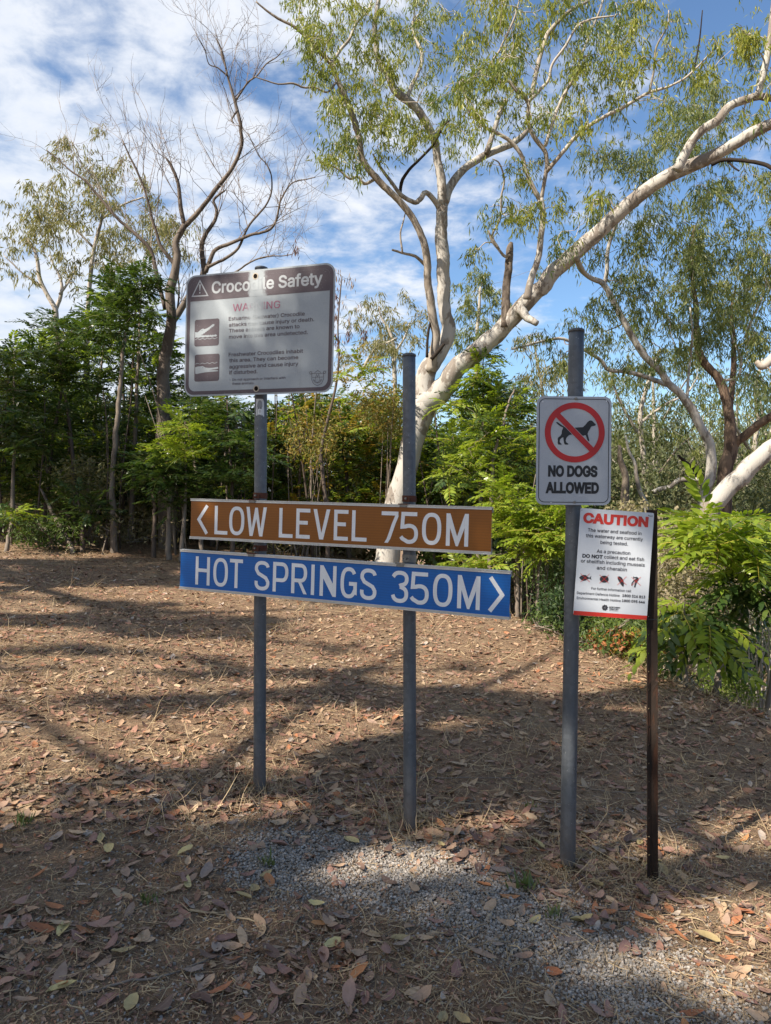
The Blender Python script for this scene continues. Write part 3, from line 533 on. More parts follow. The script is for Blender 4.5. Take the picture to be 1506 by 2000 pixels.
def loop_mesh(A, B, z):
    """band between two closed outlines with the same number of points"""
    n = len(A)
    V = [(x, y, z) for x, y in A] + [(x, y, z) for x, y in B]
    i = np.arange(n); j = (i + 1) % n
    return np.array(V), [np.stack([i, j, j + n, i + n], -1)]

def ribbon(P, t, z, closed=False):
    P = np.array(P, float); n = len(P)
    if closed: T = np.roll(P, -1, 0) - np.roll(P, 1, 0)
    else: T = np.gradient(P, axis=0)
    seg = np.diff(np.vstack([P, P[:1]]) if closed else P, axis=0)
    seg /= np.linalg.norm(seg, axis=1)[:, None] + 1e-12
    Nn = np.zeros_like(P)
    for i in range(n):
        a = seg[i - 1] if (i > 0 or closed) else seg[0]
        b = seg[i] if (i < n - 1 or closed) else seg[-1]
        na, nb = np.array([-a[1], a[0]]), np.array([-b[1], b[0]])
        m = na + nb; m /= np.linalg.norm(m) + 1e-9
        Nn[i] = m / max(.4, np.dot(m, na))
    A = P + Nn * t / 2; B = P - Nn * t / 2
    V = [(x, y, z) for x, y in A] + [(x, y, z) for x, y in B]
    m = n if closed else n - 1
    i = np.arange(m); j = (i + 1) % n
    return np.array(V), [np.stack([i + n, j + n, j, i], -1)]

def arc(cx_, cy_, rx, ry, a0, a1, n=14, e=1.0):
    out = []
    for k in range(n + 1):
        a = math.radians(a0 + (a1 - a0) * k / n)
        c, s = math.cos(a), math.sin(a)
        out.append((cx_ + rx * math.copysign(abs(c) ** e, c), cy_ + ry * math.copysign(abs(s) ** e, s)))
    return out

def road_letter(ch, w, h, t):
    """strokes of one road-sign letter in a w x h box: list of ('r', pts, closed) and ('p', polygon)"""
    q = t / 2; S = []
    def st(*p): S.append(('r', list(p), False))
    if ch == 'L': st((q, h), (q, q), (w, q))
    elif ch == 'I': st((w / 2, 0), (w / 2, h))
    elif ch == 'T': st((w / 2, 0), (w / 2, h - t)); st((0, h - q), (w, h - q))
    elif ch == 'H': st((q, 0), (q, h)); st((w - q, 0), (w - q, h)); st((t, h * .52), (w - t, h * .52))
    elif ch == 'E': st((w, h - q), (q, h - q), (q, q), (w, q)); st((t, h * .53), (w * .84, h * .53))
    elif ch in 'O0': S.append(('r', arc(w / 2, h / 2, w / 2 - q, h / 2 - q, 0, 360, 40, .8)[:-1], True))
    elif ch == 'V':
        k = t * 1.08
        S.append(('p', [(0, h), (k, h), (w / 2, t * 1.7), (w / 2, 0), (w / 2 - k * .55, 0)]))
        S.append(('p', [(w, h), (w / 2 + k * .55, 0), (w / 2, 0), (w / 2, t * 1.7), (w - k, h)]))
    elif ch == 'W':
        k = t * 1.05; a = w * .27; b = w * .73
        S.append(('p', [(0, h), (k, h), (a + .1 * t, t * 2.2), (a + .45 * t, 0), (a - .55 * t, 0)]))
        S.append(('p', [(w, h), (b + .55 * t, 0), (b - .45 * t, 0), (b - .1 * t, t * 2.2), (w - k, h)]))
        S.append(('p', [(a + .45 * t, 0), (a + .1 * t, t * 2.2), (w / 2 - .42 * t, h * .98), (w / 2, h * .98), (w / 2, h * .60)]))
        S.append(('p', [(b - .45 * t, 0), (w / 2, h * .60), (w / 2, h * .98), (w / 2 + .42 * t, h * .98), (b - .1 * t, t * 2.2)]))
    elif ch == 'M':
        st((q, 0), (q, h)); st((w - q, 0), (w - q, h))
        S.append(('p', [(t, h), (t, h * .56), (w / 2 - t * .28, 0), (w / 2, 0), (w / 2, h * .30)]))
        S.append(('p', [(w - t, h), (w / 2, h * .30), (w / 2, 0), (w / 2 + t * .28, 0), (w - t, h * .56)]))
    elif ch == 'N':
        st((q, 0), (q, h)); st((w - q, 0), (w - q, h))
        S.append(('p', [(t, h), (t, h * .58), (w - t, 0), (w - t, h * .42)]))
    elif ch == 'P':
        st((q, 0), (q, h)); r = h * .27
        st((t, h - q), *arc(w - q - r * .75, h - q - r + q * .0, r * .75, r, 90, -90, 14, .85), (t, h - q - 2 * r))
    elif ch == 'R':
        st((q, 0), (q, h)); r = h * .25
        st((t, h - q), *arc(w - q - r * .75, h - q - r, r * .75, r, 90, -90, 14, .85), (t, h - q - 2 * r))
        y0 = h - q - 2 * r - q
        S.append(('p', [(w - t, 0), (w + t * .05, 0), (w * .66, y0), (w * .66 - t * 1.0, y0)]))
    elif ch == '7':
        st((0, h - q), (w - q * .3, h - q))
        S.append(('p', [(w, h - t), (w - t, h - t)] + [(w * .24 + (w * .76 - t) * (1 - k) ** .9 * .92, (h - t) * (1 - k)) for k in (.3, .6, .85)] + [(w * .2, 0), (w * .2 + t, 0)] + [(w * .24 + (w * .76 - t) * (1 - k) ** .9 * .92 + t, (h - t) * (1 - k)) for k in (.85, .6, .3)]))
    elif ch == '5':
        r = h * .315
        st((w * .93, h - q), (q * 1.3, h - q), (q * .95, h * .53), *arc(w / 2, r, w / 2 - q, r - q + .0, 118, -100, 20, .86), (q * 1.1, t * 1.25), (q * .3, t * 1.75))
    elif ch == '3':
        st((q * .9, h * .80), *arc(w / 2, h * .745, w / 2 - q, h * .255 - q, 160, -80, 16, .86), (w * .47, h * .525))
        st((w * .52, h * .51), *arc(w / 2, h * .275, w / 2 - q, h * .275 - q, 75, -165, 18, .86), (q * .9, h * .24))
    elif ch == 'S':
        st(*arc(w / 2, h * .74, w / 2 - q, h * .26 - q, 12, 190, 16, .86), (w * .25, h * .57), (w * .75, h * .43), *arc(w / 2, h * .26, w / 2 - q, h * .26 - q, 10, -192, 18, .86))
    elif ch == 'G':
        st(*arc(w / 2, h / 2, w / 2 - q, h / 2 - q, 36, 324, 32, .8), (w - q, h * .20), (w - q, h * .47), (w * .52, h * .47))
    elif ch == '<': st((w - q * 1.1, h), (q * 1.4, h / 2), (w - q * 1.1, 0))
    elif ch == '>': st((q * 1.1, h), (w - q * 1.4, h / 2), (q * 1.1, 0))
    return S

def put_letter(mb, ch, x0, y0, w, h, t, z):
    k = 0
    for s in road_letter(ch, w, h, t):
        zz_ = z + k * .00025; k += 1
        if s[0] == 'r': V, Fs = ribbon(s[1], t, zz_, s[2])
        else: V, Fs = poly_mesh(s[1], zz_)
        mb.add(V + [x0, y0, 0], Fs)

# ------------------------------------------------------------------ sign materials
def m_sheet(name, col, var=.12, rough=.42, band=0.0, cell=0.0):
    m = NT(name)
    co = m.coord('Object')
    n1 = m.noise(5, 5, .6, co); n2 = m.noise(60, 4, .65, co)
    c = m.mix(m.math('MULTIPLY', n1, 1.0), tuple(x * (1 - var) for x in col), tuple(min(1, x * (1 + var)) for x in col))
    c = m.mix(m.math('MULTIPLY', n2, .22), c, (.62, .6, .58), 'MULTIPLY')
    h = n2
    if band:
        wv = m.n('ShaderNodeTexWave', {'Vector': co, 'Scale': 26.0, 'Distortion': 1.5, 'Detail': 2.0}, bands_direction='Y').outputs['Fac']
        c = m.mix(m.math('MULTIPLY', wv, band), c, (.55, .55, .55), 'MULTIPLY')
    if cell:
        vo = m.n('ShaderNodeTexVoronoi', {'Vector': co, 'Scale': 330.0}, feature='DISTANCE_TO_EDGE').outputs['Distance']
        c = m.mix(m.n('ShaderNodeMapRange', {0: vo, 1: .0, 2: .12, 3: cell, 4: 0.0}).outputs[0], c, (.45, .45, .48), 'MULTIPLY')
    st_ = m.noise(2.2, 6, .7, m.coord('Object', (6, .8, 1)))
    c = m.mix(m.n('ShaderNodeMapRange', {0: st_, 1: .55, 2: .8, 3: 0, 4: .35}).outputs[0], c, (.5, .47, .42), 'MULTIPLY')
    return m.done(c, rough, .4, normal=m.bump(h, .08, .001))

def m_galv(name='galvanised_steel', col=(.135, .15, .17)):
    m = NT(name)
    co = m.coord('Object')
    sp = m.n('ShaderNodeTexVoronoi', {'Vector': co, 'Scale': 55.0}, feature='F1').outputs['Color']
    n1 = m.noise(9, 5, .65, m.coord('Object', (1, 1, .12)))
    n2 = m.noise(120, 3, .6, co)
    c = m.mix(m.math('MULTIPLY', sp, .5), tuple(x * .72 for x in col), tuple(x * 1.35 for x in col))
    c = m.mix(m.n('ShaderNodeMapRange', {0: n1, 1: .42, 2: .64}).outputs[0], c, tuple(x * .55 for x in col))
    dz = m.n('ShaderNodeSeparateXYZ', {0: co}).outputs[2]
    c = m.mix(m.math('MULTIPLY', m.n('ShaderNodeMapRange', {0: dz, 1: .08, 2: .42, 3: .75, 4: 0}).outputs[0], m.noise(14, 4, .7, co)), c, (.22, .155, .11))
    c = m.mix(m.n('ShaderNodeMapRange', {0: n2, 1: .68, 2: .75}).outputs[0], c, (.50, .50, .50))
    ru = m.noise(3.5, 5, .7, m.coord('Object', (1, 1, .4)))
    c = m.mix(m.n('ShaderNodeMapRange', {0: ru, 1: .66, 2: .78, 3: 0, 4: .5}).outputs[0], c, (.20, .13, .09))
    return m.done(c, .55, .4, .35, normal=m.bump(n2, .12, .001))

M = {}
M['galv'] = m_galv()
M['alu'] = m_plain('aluminium_edge', (.55, .56, .55), .4, .5, .5, .15, 60)
M['brown'] = m_sheet('brown_sheeting', (.27, .088, .004), .12, .4, .3)
M['blue'] = m_sheet('blue_sheeting', (.0005, .125, .46), .12, .38, .3)
M['white'] = m_sheet('white_sheeting', (.42, .45, .49), .05, .4, 0, .35)
M['lett'] = m_sheet('white_reflective_lettering', (.86, .88, .90), .05, .42, 0, .3)
M['paper'] = m_sheet('white_printed_panel', (.58, .62, .67), .03, .35)
M['red'] = m_sheet('red_print', (.42, .012, .012), .08, .4)
M['redp'] = m_sheet('red_panel_print', (.55, .035, .025), .08, .35)
M['black'] = m_sheet('black_print', (.012, .012, .014), .1, .45)
M['ink'] = m_sheet('dark_ink', (.03, .03, .038), .1, .5)
M['hole'] = m_plain('dark_hole', (.012, .009, .007), .9, .1)
M['rust'] = m_plain('rusty_clamp', (.11, .045, .03), .85, .2, .2, .5, 70)
M['wire'] = m_plain('black_wire', (.02, .02, .02), .5, .4)
M['steel'] = m_plain('bolt_steel', (.22, .21, .19), .5, .4, .5, .3, 80)
M['picket'] = m_bark('rusty_black_steel', (.026, .018, .014), (.060, .027, .016), (.010, .008, .007), 5, .5, .6, (1, 1, .25))

def m_crocprint(name, col, bgc, keep=.78, red=False):
    """old print, bleached and rubbed off down a vertical stain below the bolt hole"""
    m = NT(name)
    co = m.coord('Object')
    s = m.n('ShaderNodeSeparateXYZ', {0: co})
    nz = m.noise(26, 4, .7, co)
    n5 = m.noise(150, 3, .7, co)
    dx = m.math('ABSOLUTE', m.math('ADD', m.math('SUBTRACT', s.outputs[0], .405), m.math('MULTIPLY', m.math('SUBTRACT', nz, .5), .07)))
    fx = m.n('ShaderNodeMapRange', {0: dx, 1: .028, 2: .058, 3: 1.0, 4: 0.0}, interpolation_type='SMOOTHSTEP').outputs[0]
    fy = m.n('ShaderNodeMapRange', {0: s.outputs[1], 1: .245, 2: .31, 3: 0.0, 4: .95}, interpolation_type='SMOOTHSTEP').outputs[0]
    wear = m.math('MULTIPLY', fx, fy)
    spot = m.n('ShaderNodeMapRange', {0: n5, 1: .62, 2: .72, 3: 0.0, 4: .45}).outputs[0]
    wear = m.math('MAXIMUM', wear, spot)
    c = m.mix(m.math('MULTIPLY', nz, .5), col, tuple(x * .75 + .05 for x in col))
    c = m.mix(wear, c, bgc)
    return m.done(c, .5, .3)
CBG = (.36, .405, .44)
M['cbg'] = m_sheet('bleached_sheeting', CBG, .06, .42, 0, .35)
M['cbr'] = m_crocprint('faded_brown_print', (.088, .068, .082), (.34, .38, .41))
M['cred'] = m_crocprint('faded_red_print', (.34, .12, .19), CBG)
M['cwh'] = m_crocprint('pale_lettering', (.42, .45, .48), (.35, .39, .42))

def text_on(pl, root, s, pl0, pr0, cap, mat, bold=0.0, z=.0022, name='lettering', both_y=False):
    """one line of print between two photographed baseline points; cap: letter height in metres"""
    u0, v0 = pl.uv(*pl0); u1, v1 = pl.uv(*pr0)
    V, T = text_flat(s, bold)
    x0, x1 = V[:, 0].min(), V[:, 0].max()
    sx = (u1 - u0) / (x1 - x0); sy = cap / _cap
    P = np.zeros((len(V), 3))
    P[:, 0] = u0 + (V[:, 0] - x0) * sx
    P[:, 1] = (v0 + v1) / 2 + V[:, 1] * sy
    P[:, 2] = z
    return link(name, mesh_data(name, P, [T], [mat]), root)

# cap height of the font at size 1
_cap = max(np.array(c).reshape(-1, 2)[:, 1].max() for c in GLY['E'][1]) / 1000


# ------------------------------------------------------------------ posts
def post(px_top, py_top, px_bot, py_bot, d, wpx, label):
    top = pix(px_top, py_top, d); bot = pix(px_bot, py_bot, d)
    r = wpx * d / F / 2
    ax = (top - bot) / np.linalg.norm(top - bot)
    b = bot - ax * .12
    t = thing('sign_post', label, 'post', tuple(b))
    Pm = MB()
    V, Fs = tube([b + ax * x for x in np.linspace(0, np.linalg.norm(top - b) - .004, 24)], [r] * 24, 28)
    Pm.add(V, Fs)
    Pm.obj('pipe', M['galv'], t, True)
    pass
    Cm = MB()
    V, Fs = tube([top - ax * .012, top - ax * .003, top, top + ax * .003], [r * 1.05, r * 1.07, r * 1.02, r * .8], 28)
    Cm.add(V, Fs)
    Cm.obj('end_cap', M['galv'], t)
    return t, b, top, ax, r

p1, p1b, p1t, p1ax, p1r = post(510.5, 523, 507, 1541, 3.69, 24.2, 'galvanised pipe post carrying the crocodile sign, standing in the leaf litter')
p2, p2b, p2t, p2ax, p2r = post(799, 692, 800.5, 1617, 3.385, 25.2, 'bare-topped galvanised pipe post behind the right part of the two road signs')
p3, p3b, p3t, p3ax, p3r = post(1126, 644, 1108.5, 1687, 3.105, 29.6, 'tall galvanised pipe post behind the no dogs sign')
for o in COL.objects:
    if o.name.startswith(('pipe', 'end_cap')):
        for p in o.data.polygons: p.use_smooth = len(p.vertices) == 4

def post_at(bot, top, py):
    """point of a post's axis at the photographed height py"""
    lo, hi = 0.0, 1.0
    for _ in range(30):
        m = (lo + hi) / 2; p = bot + (top - bot) * m - CAM
        y = 1000 - F * np.dot(p, UPV) / np.dot(p, FWD)
        if y > py: lo = m
        else: hi = m
    return bot + (top - bot) * lo

# paper sticker wrapped round the first post
def sticker():
    c = post_at(p1b, p1t, 800.5)
    r = p1r + .0007
    t = thing('sticker', 'small white sticker with a grey bearded head on the post under the crocodile sign', 'sticker', tuple(c))
    hw, hh = .0215, .051
    to = CAM - c; to[2] = 0; to /= np.linalg.norm(to); sd = np.cross([0, 0, 1], to)
    c0 = math.radians(14)
    def wrap(u, v, z=0.0):
        a = -u / r - c0 * -0.6
        return c + (r + z) * (math.cos(a) * to - math.sin(a) * sd) + np.array([0, 0, v])
    def patch(P, z, mat, nm):
        # slice the outline in narrow strips so that it follows the pipe
        P = np.array(P); V, Q = [], []
        us = np.linspace(P[:, 0].min() + 1e-5, P[:, 0].max() - 1e-5, 15)
        for u in us:
            ys = []
            for i in range(len(P)):
                a, b = P[i], P[(i + 1) % len(P)]
                if (a[0] <= u) != (b[0] <= u): ys.append(a[1] + (u - a[0]) / (b[0] - a[0]) * (b[1] - a[1]))
            V += [wrap(u, min(ys), z), wrap(u, max(ys), z)]
        n = len(us)
        Q = [(2 * i, 2 * i + 2, 2 * i + 3, 2 * i + 1) for i in range(n - 1)]
        b = MB(); b.add(V, [Q]); b.obj(nm, mat, t)
    patch([(-hw, -hh), (hw, -hh), (hw, hh * .72), (hw * .7, hh), (-hw, hh)], 0, m_plain('sticker_paper', (.62, .66, .70), .5, .3, 0, .06), 'paper')
    g = m_plain('sticker_grey', (.26, .28, .31), .5)
    w_ = m_plain('sticker_pale', (.55, .58, .62), .5)
    k = m_plain('sticker_dark', (.12, .13, .15), .5)
    H_ = [(-.014, -.028), (-.0125, -.002), (-.0125, .022), (-.009, .036), (0, .044), (.008, .038), (.0115, .024), (.0115, .004), (.010, .004), (.009, .018), (-.008, .018), (-.0100, -.028)]
    patch([(-.0125, .010), (-.0125, .028), (-.006, .042), (.002, .045), (.010, .036), (.012, .020), (.012, .010)], .0004, g, 'head_print')
    patch([(-.0165, -.03), (-.0165, .012), (-.0125, .028), (-.0115, .01), (-.0125, -.03)], .0004, g, 'hair_print')
    patch([(-.009, .002), (-.0085, .011), (-.001, .011), (-.002, .002), (-.007, 0)], .0008, k, 'glasses_print')
    patch([(.001, .002), (.0008, .011), (.0085, .011), (.0088, .002), (.004, 0)], .0008, k, 'glasses_print')
    patch([(-.007, -.011), (-.004, -.007), (.003, -.007), (.006, -.011)], .0004, g, 'moustache_print')
    patch([(-.005, -.017), (-.003, -.0150), (.002, -.0150), (.004, -.017)], .0004, g, 'beard_print')
sticker()

# ------------------------------------------------------------------ the two long road signs
def blade(name, corners, label, mat, word, Lref, Mref, t_px, dl, dr):
    (tlx, tly), (trx, try_), (brx, bry), (blx, bly) = corners
    bl, br, tl = pix(blx, bly, dl), pix(brx, bry, dr), pix(tlx, tly, dl)
    pl = Plane(bl, br, tl)
    r = pl.root(name, label, 'road sign')
    W, Hh = pl.W, pl.H
    b = MB()
    V, Fs = poly_mesh([(0, .010), (W, .010), (W, Hh - .010), (0, Hh - .010)], 0, .003)
    b.add(V, Fs); o = b.obj('face', mat, r, origin=(0, 0, 0))
    for nm, v0, s in (('top_rail', Hh - .010, 1), ('bottom_rail', .010, -1)):
        # small aluminium extrusion: lip in front, deeper channel behind
        prof = [(0, .0), (.0055, .0), (.0055, .0035), (.003, .0045), (.003, .008), (.007, .0095), (.007, .0125), (-.022, .0125), (-.022, -.012), (-.018, -.012), (-.018, .008), (-.004, .008)]
        prof = [(z, v0 + s * y) for z, y in prof]
        n = len(prof)
        Vv = [(x, y, z) for x in (-.0015, W + .0015) for z, y in prof]
        i = np.arange(n); j = (i + 1) % n
        q = np.stack([i, j, j + n, i + n], -1)
        tt = np.array(tessellate_polygon([[Vector((z, y, 0)) for z, y in prof]]))
        b = MB(); b.add(Vv, [q, tt, tt[:, ::-1] + n]); b.obj(nm, M['alu'], r, origin=(0, 0, 0))
    (lt, lb, lx), (mt, mb_, mx) = Lref, Mref
    v_t0, v_b0 = pl.uv(lx, lt)[1], pl.uv(lx, lb)[1]
    v_t1, v_b1 = pl.uv(mx, mt)[1], pl.uv(mx, mb_)[1]
    v0, v1 = (v_b0 + v_b1) / 2, (v_t0 + v_t1) / 2
    cap = v1 - v0
    t = cap * t_px
    for ch, x0, x1 in word:
        yy = (lb + lt) / 2 + ((mb_ + mt) / 2 - (lb + lt) / 2) * ((x0 + x1) / 2 - lx) / (mx - lx)
        a = pl.uv(x0, yy)[0]; c = pl.uv(x1, yy)[0]
        b = MB()
        put_letter(b, ch, a, v0, c - a, cap, t, .0012)
        o = b.obj('arrow' if ch in '<>' else 'letter', M['lett'], r, origin=(0, 0, 0))
    return pl, r

BR_ = [('<', 384.6, 408), ('L', 419.5, 445), ('O', 448, 477.6), ('W', 481, 521), ('L', 545.4, 572.4), ('E', 578.7, 605.9), ('V', 611.9, 644.9),
       ('E', 652.5, 680.3), ('L', 687.5, 716.9), ('7', 744.9, 778.8), ('5', 782.4, 817), ('0', 824.5, 862), ('M', 871.6, 915.3)]
BL_ = [('H', 382.3, 410.2), ('O', 417, 445.5), ('T', 449, 474.5), ('S', 497.8, 526.8), ('P', 533.3, 563.5), ('R', 569.4, 600), ('I', 607, 615.4), ('N', 625, 657.2),
       ('G', 665.3, 697.5), ('S', 703.7, 736), ('3', 764.5, 798), ('5', 802.7, 838), ('0', 846, 884), ('M', 893.6, 938), ('>', 952.9, 986.8)]
plB, rB = blade('road_sign', ((371.8, 974.4), (960, 991), (958.3, 1082.2), (371.8, 1051)), 'brown road sign reading LOW LEVEL 750M with an arrow to the left',
                M['brown'], BR_, (987.2, 1043, 420), (1004.5, 1068.3, 915), .125, 3.77, 3.17)
plU, rU = blade('road_sign', ((351.4, 1073.2), (996.4, 1116), (994.5, 1209.4), (351.4, 1148.7)), 'blue road sign reading HOT SPRINGS 350M with an arrow to the right',
                M['blue'], BL_, (1086.4, 1140.6, 384), (1125.7, 1192.6, 936), .125, 3.81, 3.09)

def clamp(pl, b, t, r, ax, py, rusty, label, tall=.028):
    """strap round the post with a tongue that hooks over the sign's top rail"""
    c = post_at(b, t, py)
    u, v = pl.u, pl.v
    th = thing('clamp', label, 'clamp', tuple(c))
    mat = M['rust'] if rusty else M['steel']
    mb = MB()
    n = 24; V = []
    for z in (-tall / 2, tall / 2):
        for rr in (r + .0005, r + .0035):
            for k in range(n):
                a = 2 * math.pi * k / n
                V.append(c + rr * (math.cos(a) * u + math.sin(a) * np.cross(u, ax)) + ax * z)
    i = np.arange(n); j = (i + 1) % n
    mb.add(V, [np.vstack([np.stack([i + n, j + n, j + 3 * n, i + 3 * n], -1), np.stack([i + 2 * n, i + 3 * n, j + 3 * n, j + 2 * n], -1), np.stack([i, j, j + n, i + n], -1)])])
    mb.obj('strap', mat, th)
    # tongue
    def box(c0, eu, ev, ew, nm, m_):
        Vb = [c0 + sx * eu + sy * ev + sz * ew for sx in (-1, 1) for sy in (-1, 1) for sz in (-1, 1)]
        q = [(0, 1, 3, 2), (4, 6, 7, 5), (0, 4, 5, 1), (2, 3, 7, 6), (0, 2, 6, 4), (1, 5, 7, 3)]
        bb = MB(); bb.add(Vb, [q]); return bb.obj(nm, m_, th)
    dz = np.dot(c - pl.o, pl.w)              # distance of the axis behind the face (negative)
    vtop = pl.H - np.dot(c - pl.o, pl.v)
    front = c + pl.v * (vtop + .004) + pl.w * (-dz)
    mid = (c + ax * (-tall * .3) + pl.v * 0 + front) / 2
    box(front + pl.w * -.006, u * .024, v * .0022, pl.w * .016, 'hook', mat)
    box(front + pl.w * .008 + v * -.006, u * .017, v * .008, pl.w * .0018, 'lip', M['steel'])
    box(c + pl.w * (r + .009) + ax * -.004, u * .016, ax * .011, pl.w * .003, 'plate', mat)
    bo = MB()
    p0 = c + pl.w * (r + .010)
    V, Fs = tube([p0, p0 + pl.w * .012], [.0052, .0052], 6); bo.add(V, Fs)
    bo.obj('bolt', M['steel'], th)
    if not rusty:
        for s in (-1, 1):
            h = MB(); q0 = c + pl.w * (r + .0122) + u * s * .011
            V, Fs = tube([q0, q0 + pl.w * .0006], [.0024, .0024], 8); h.add(V, Fs); h.obj('slot', M['hole'], th)
clamp(plB, p1b, p1t, p1r, p1ax, 968, True, 'rusty clamp joining the brown sign to the crocodile sign post')
clamp(plB, p2b, p2t, p2r, p2ax, 974, True, 'dark rusted clamp joining the brown sign to the bare-topped post')
clamp(plU, p1b, p1t, p1r, p1ax, 1070, True, 'rusty clamp on top of the blue sign at the crocodile sign post')
clamp(plU, p2b, p2t, p2r, p2ax, 1090, False, 'clean grey bolted clamp between the brown and blue signs', .034)

# ------------------------------------------------------------------ crocodile sign
def crocodile_sign():
    pl = Plane(pix(359.5, 775, 3.745), pix(649.5, 766, 3.47), pix(359.5, 540, 3.745))
    r = pl.root('warning_sign', 'weathered white and brown sign headed Crocodile Safety at the top of the post', 'sign')
    W, Hh = pl.W, pl.H
    out = rrect(0, 0, W, Hh, .052)
    b = MB(); b.add(*poly_mesh(out, 0, .0025)); b.obj('panel', M['cbg'], r, origin=(0, 0, 0))
    b = MB(); b.add(*loop_mesh(rrect(.018 + .008, .018 + .008, W - .026, Hh - .026, .036), rrect(.008, .008, W - .008, Hh - .008, .046), .0006))
    v = (pl.uv(367, 589.5)[1] + pl.uv(639.5, 567.9)[1]) / 2
    P = [(x, y) for x, y in rrect(.0262, .0262, W - .0262, Hh - .0262, .036) if y > Hh * .5]
    P = P + [(.0262, v), (W - .0262, v)]
    b.add(*poly_mesh(P, .00062))
    b.obj('border_print', M['cbr'], r, origin=(0, 0, 0))
    T = text_on
    T(pl, r, 'Crocodile Safety', (413.7, 572.8), (630.3, 554.9), .0555, M['cwh'], .020, z=.0014)
    T(pl, r, 'WARNING', (454.8, 608), (547.3, 601.5), .0350, M['cred'], .004, z=.0012)
    ln = [('Estuarine (Saltwater) Crocodile', (446.9, 625.7), (595.4, 616.6)), ('attacks can cause injury or death.', (447.4, 637.8), (614, 627.6)),
          ('These animals are known to', (447.4, 649.4), (585.2, 641)), ('move into this area undetected.', (447.4, 661), (601.4, 653.1)),
          ('Freshwater Crocodiles inhabit', (446.9, 695.4), (592.1, 689.9)), ('this area. They can become', (448, 707), (582.8, 702)),
          ('aggressive and cause injury', (448, 718.7), (582.8, 715)), ('if disturbed.', (448, 730.8), (503.1, 729.4))]
    for s, a, c in ln: T(pl, r, s, a, c, .0175, M['cbr'], .009, z=.0012)
    T(pl, r, '- Do not approach or interfere with', (448.5, 743.8), (557.7, 740.5), .0118, M['cbr'], .005, z=.0012)
    T(pl, r, 'these animals', (453.6, 751.7), (495.5, 750.3), .0118, M['cbr'], .005, z=.0012)
    tri = [pl.uv(*p) for p in ((390.9, 548.5), (376, 579), (406, 577.2))]
    b = MB(); b.add(*ribbon(tri, .006, .0014, True))
    cx_, cy_ = pl.uv(390.9, 560); b.add(*poly_mesh([(cx_ - .005, cy_ + .008), (cx_ - .0015, cy_ - .022), (cx_ + .0015, cy_ - .022), (cx_ + .005, cy_ + .008), (cx_ + .003, cy_ + .012), (cx_ - .003, cy_ + .012)][::-1], .0014))
    b.add(*poly_mesh(arc(cx_, cy_ - .031, .004, .004, 0, 360, 12)[:-1], .0014))
    b.obj('warning_triangle', M['cwh'], r, origin=(0, 0, 0))
    def cp(x, y): return pl.uv(360 + x / 12.5, 600 + y / 12.5)
    for k, (x0, y0, x1, y1) in enumerate(((245, 270, 860, 965), (245, 1130, 865, 1820))):
        a = cp(x0, y1); c = cp(x1, y0)
        b = MB(); b.add(*poly_mesh(rrect(a[0], a[1], c[0], c[1], .011), .0008))
        b.obj('pictogram_panel', M['cbr'], r, origin=(0, 0, 0))
    pc = MB()
    c1 = [(265, 610), (330, 615), (385, 570), (430, 535), (470, 525), (500, 540), (560, 515), (620, 480), (690, 420), (730, 410), (738, 430), (730, 470), (712, 462), (700, 490), (672, 480), (660, 520), (635, 512), (622, 550), (598, 545), (585, 580), (560, 572), (545, 605), (518, 605), (508, 640), (480, 635), (462, 665), (405, 680), (430, 688), (525, 690), (535, 668), (545, 690), (575, 690), (588, 668), (600, 690), (632, 690), (645, 665), (655, 688), (690, 685), (700, 665), (710, 682), (750, 680), (758, 650), (768, 672), (795, 675), (800, 700), (770, 720), (730, 712), (680, 728), (630, 718), (570, 735), (520, 722), (460, 742), (410, 730), (350, 748), (300, 738), (265, 750)]
    pc.add(*poly_mesh([cp(*p) for p in c1], .0014))
    wv = [(265 + i * 22, 785 - i * 1.2 + 12 * math.cos(i * 1.15)) for i in range(26)]
    pc.add(*ribbon([cp(*p) for p in wv], .0024, .0014))
    pc.obj('crocodile_print', M['cbg'], r, origin=(0, 0, 0))
    pc = MB()
    wv = [(265 + i * 22, 1385 - i * 1.2 + 12 * math.cos(i * 1.15)) for i in range(26)]
    pc.add(*ribbon([cp(*p) for p in wv], .0020, .0014))
    c2 = [(270, 1470), (330, 1450), (400, 1445), (450, 1440), (485, 1455), (520, 1475), (600, 1485), (700, 1482), (760, 1470), (810, 1458), (832, 1470), (835, 1498), (800, 1510), (700, 1522), (600, 1540), (700, 1538), (800, 1540), (830, 1545), (828, 1560), (780, 1568), (660, 1575), (520, 1590), (400, 1612), (310, 1632), (272, 1625)]
    pc.add(*poly_mesh([cp(*p) for p in c2], .0014))
    pc.obj('crocodile_print', M['cbg'], r, origin=(0, 0, 0))
    for q_ in ((458, 1478), (438, 568)):
        e = MB(); e.add(*poly_mesh(arc(*cp(*q_), .0022, .0020, 0, 360, 8)[:-1], .0019)); e.obj('eye_print', M['cbr'], r, origin=(0, 0, 0))
    # crest in the lower right corner
    cx_, cy_ = pl.uv(620.5, 738.5); q = .0012
    b = MB()
    b.add(*ribbon([(cx_ - .030, cy_ + .022), (cx_ + .030, cy_ + .022), (cx_ + .031, cy_ - .006), (cx_ + .021, cy_ - .026), (cx_, cy_ - .036), (cx_ - .021, cy_ - .026), (cx_ - .031, cy_ - .006)], .0019, q, True))
    b.add(*ribbon(arc(cx_, cy_, .023, .023, -170, -10, 12), .0016, q + .0002))
    b.add(*ribbon([(cx_ - .028, cy_ + .004), (cx_ + .028, cy_ + .004)], .0016, q + .0004))
    b.add(*ribbon([(cx_ - .014, cy_ - .014), (cx_ - .006, cy_ + .018), (cx_, cy_ + .006), (cx_ + .006, cy_ + .018), (cx_ + .014, cy_ - .014)], .0015, q + .0006))
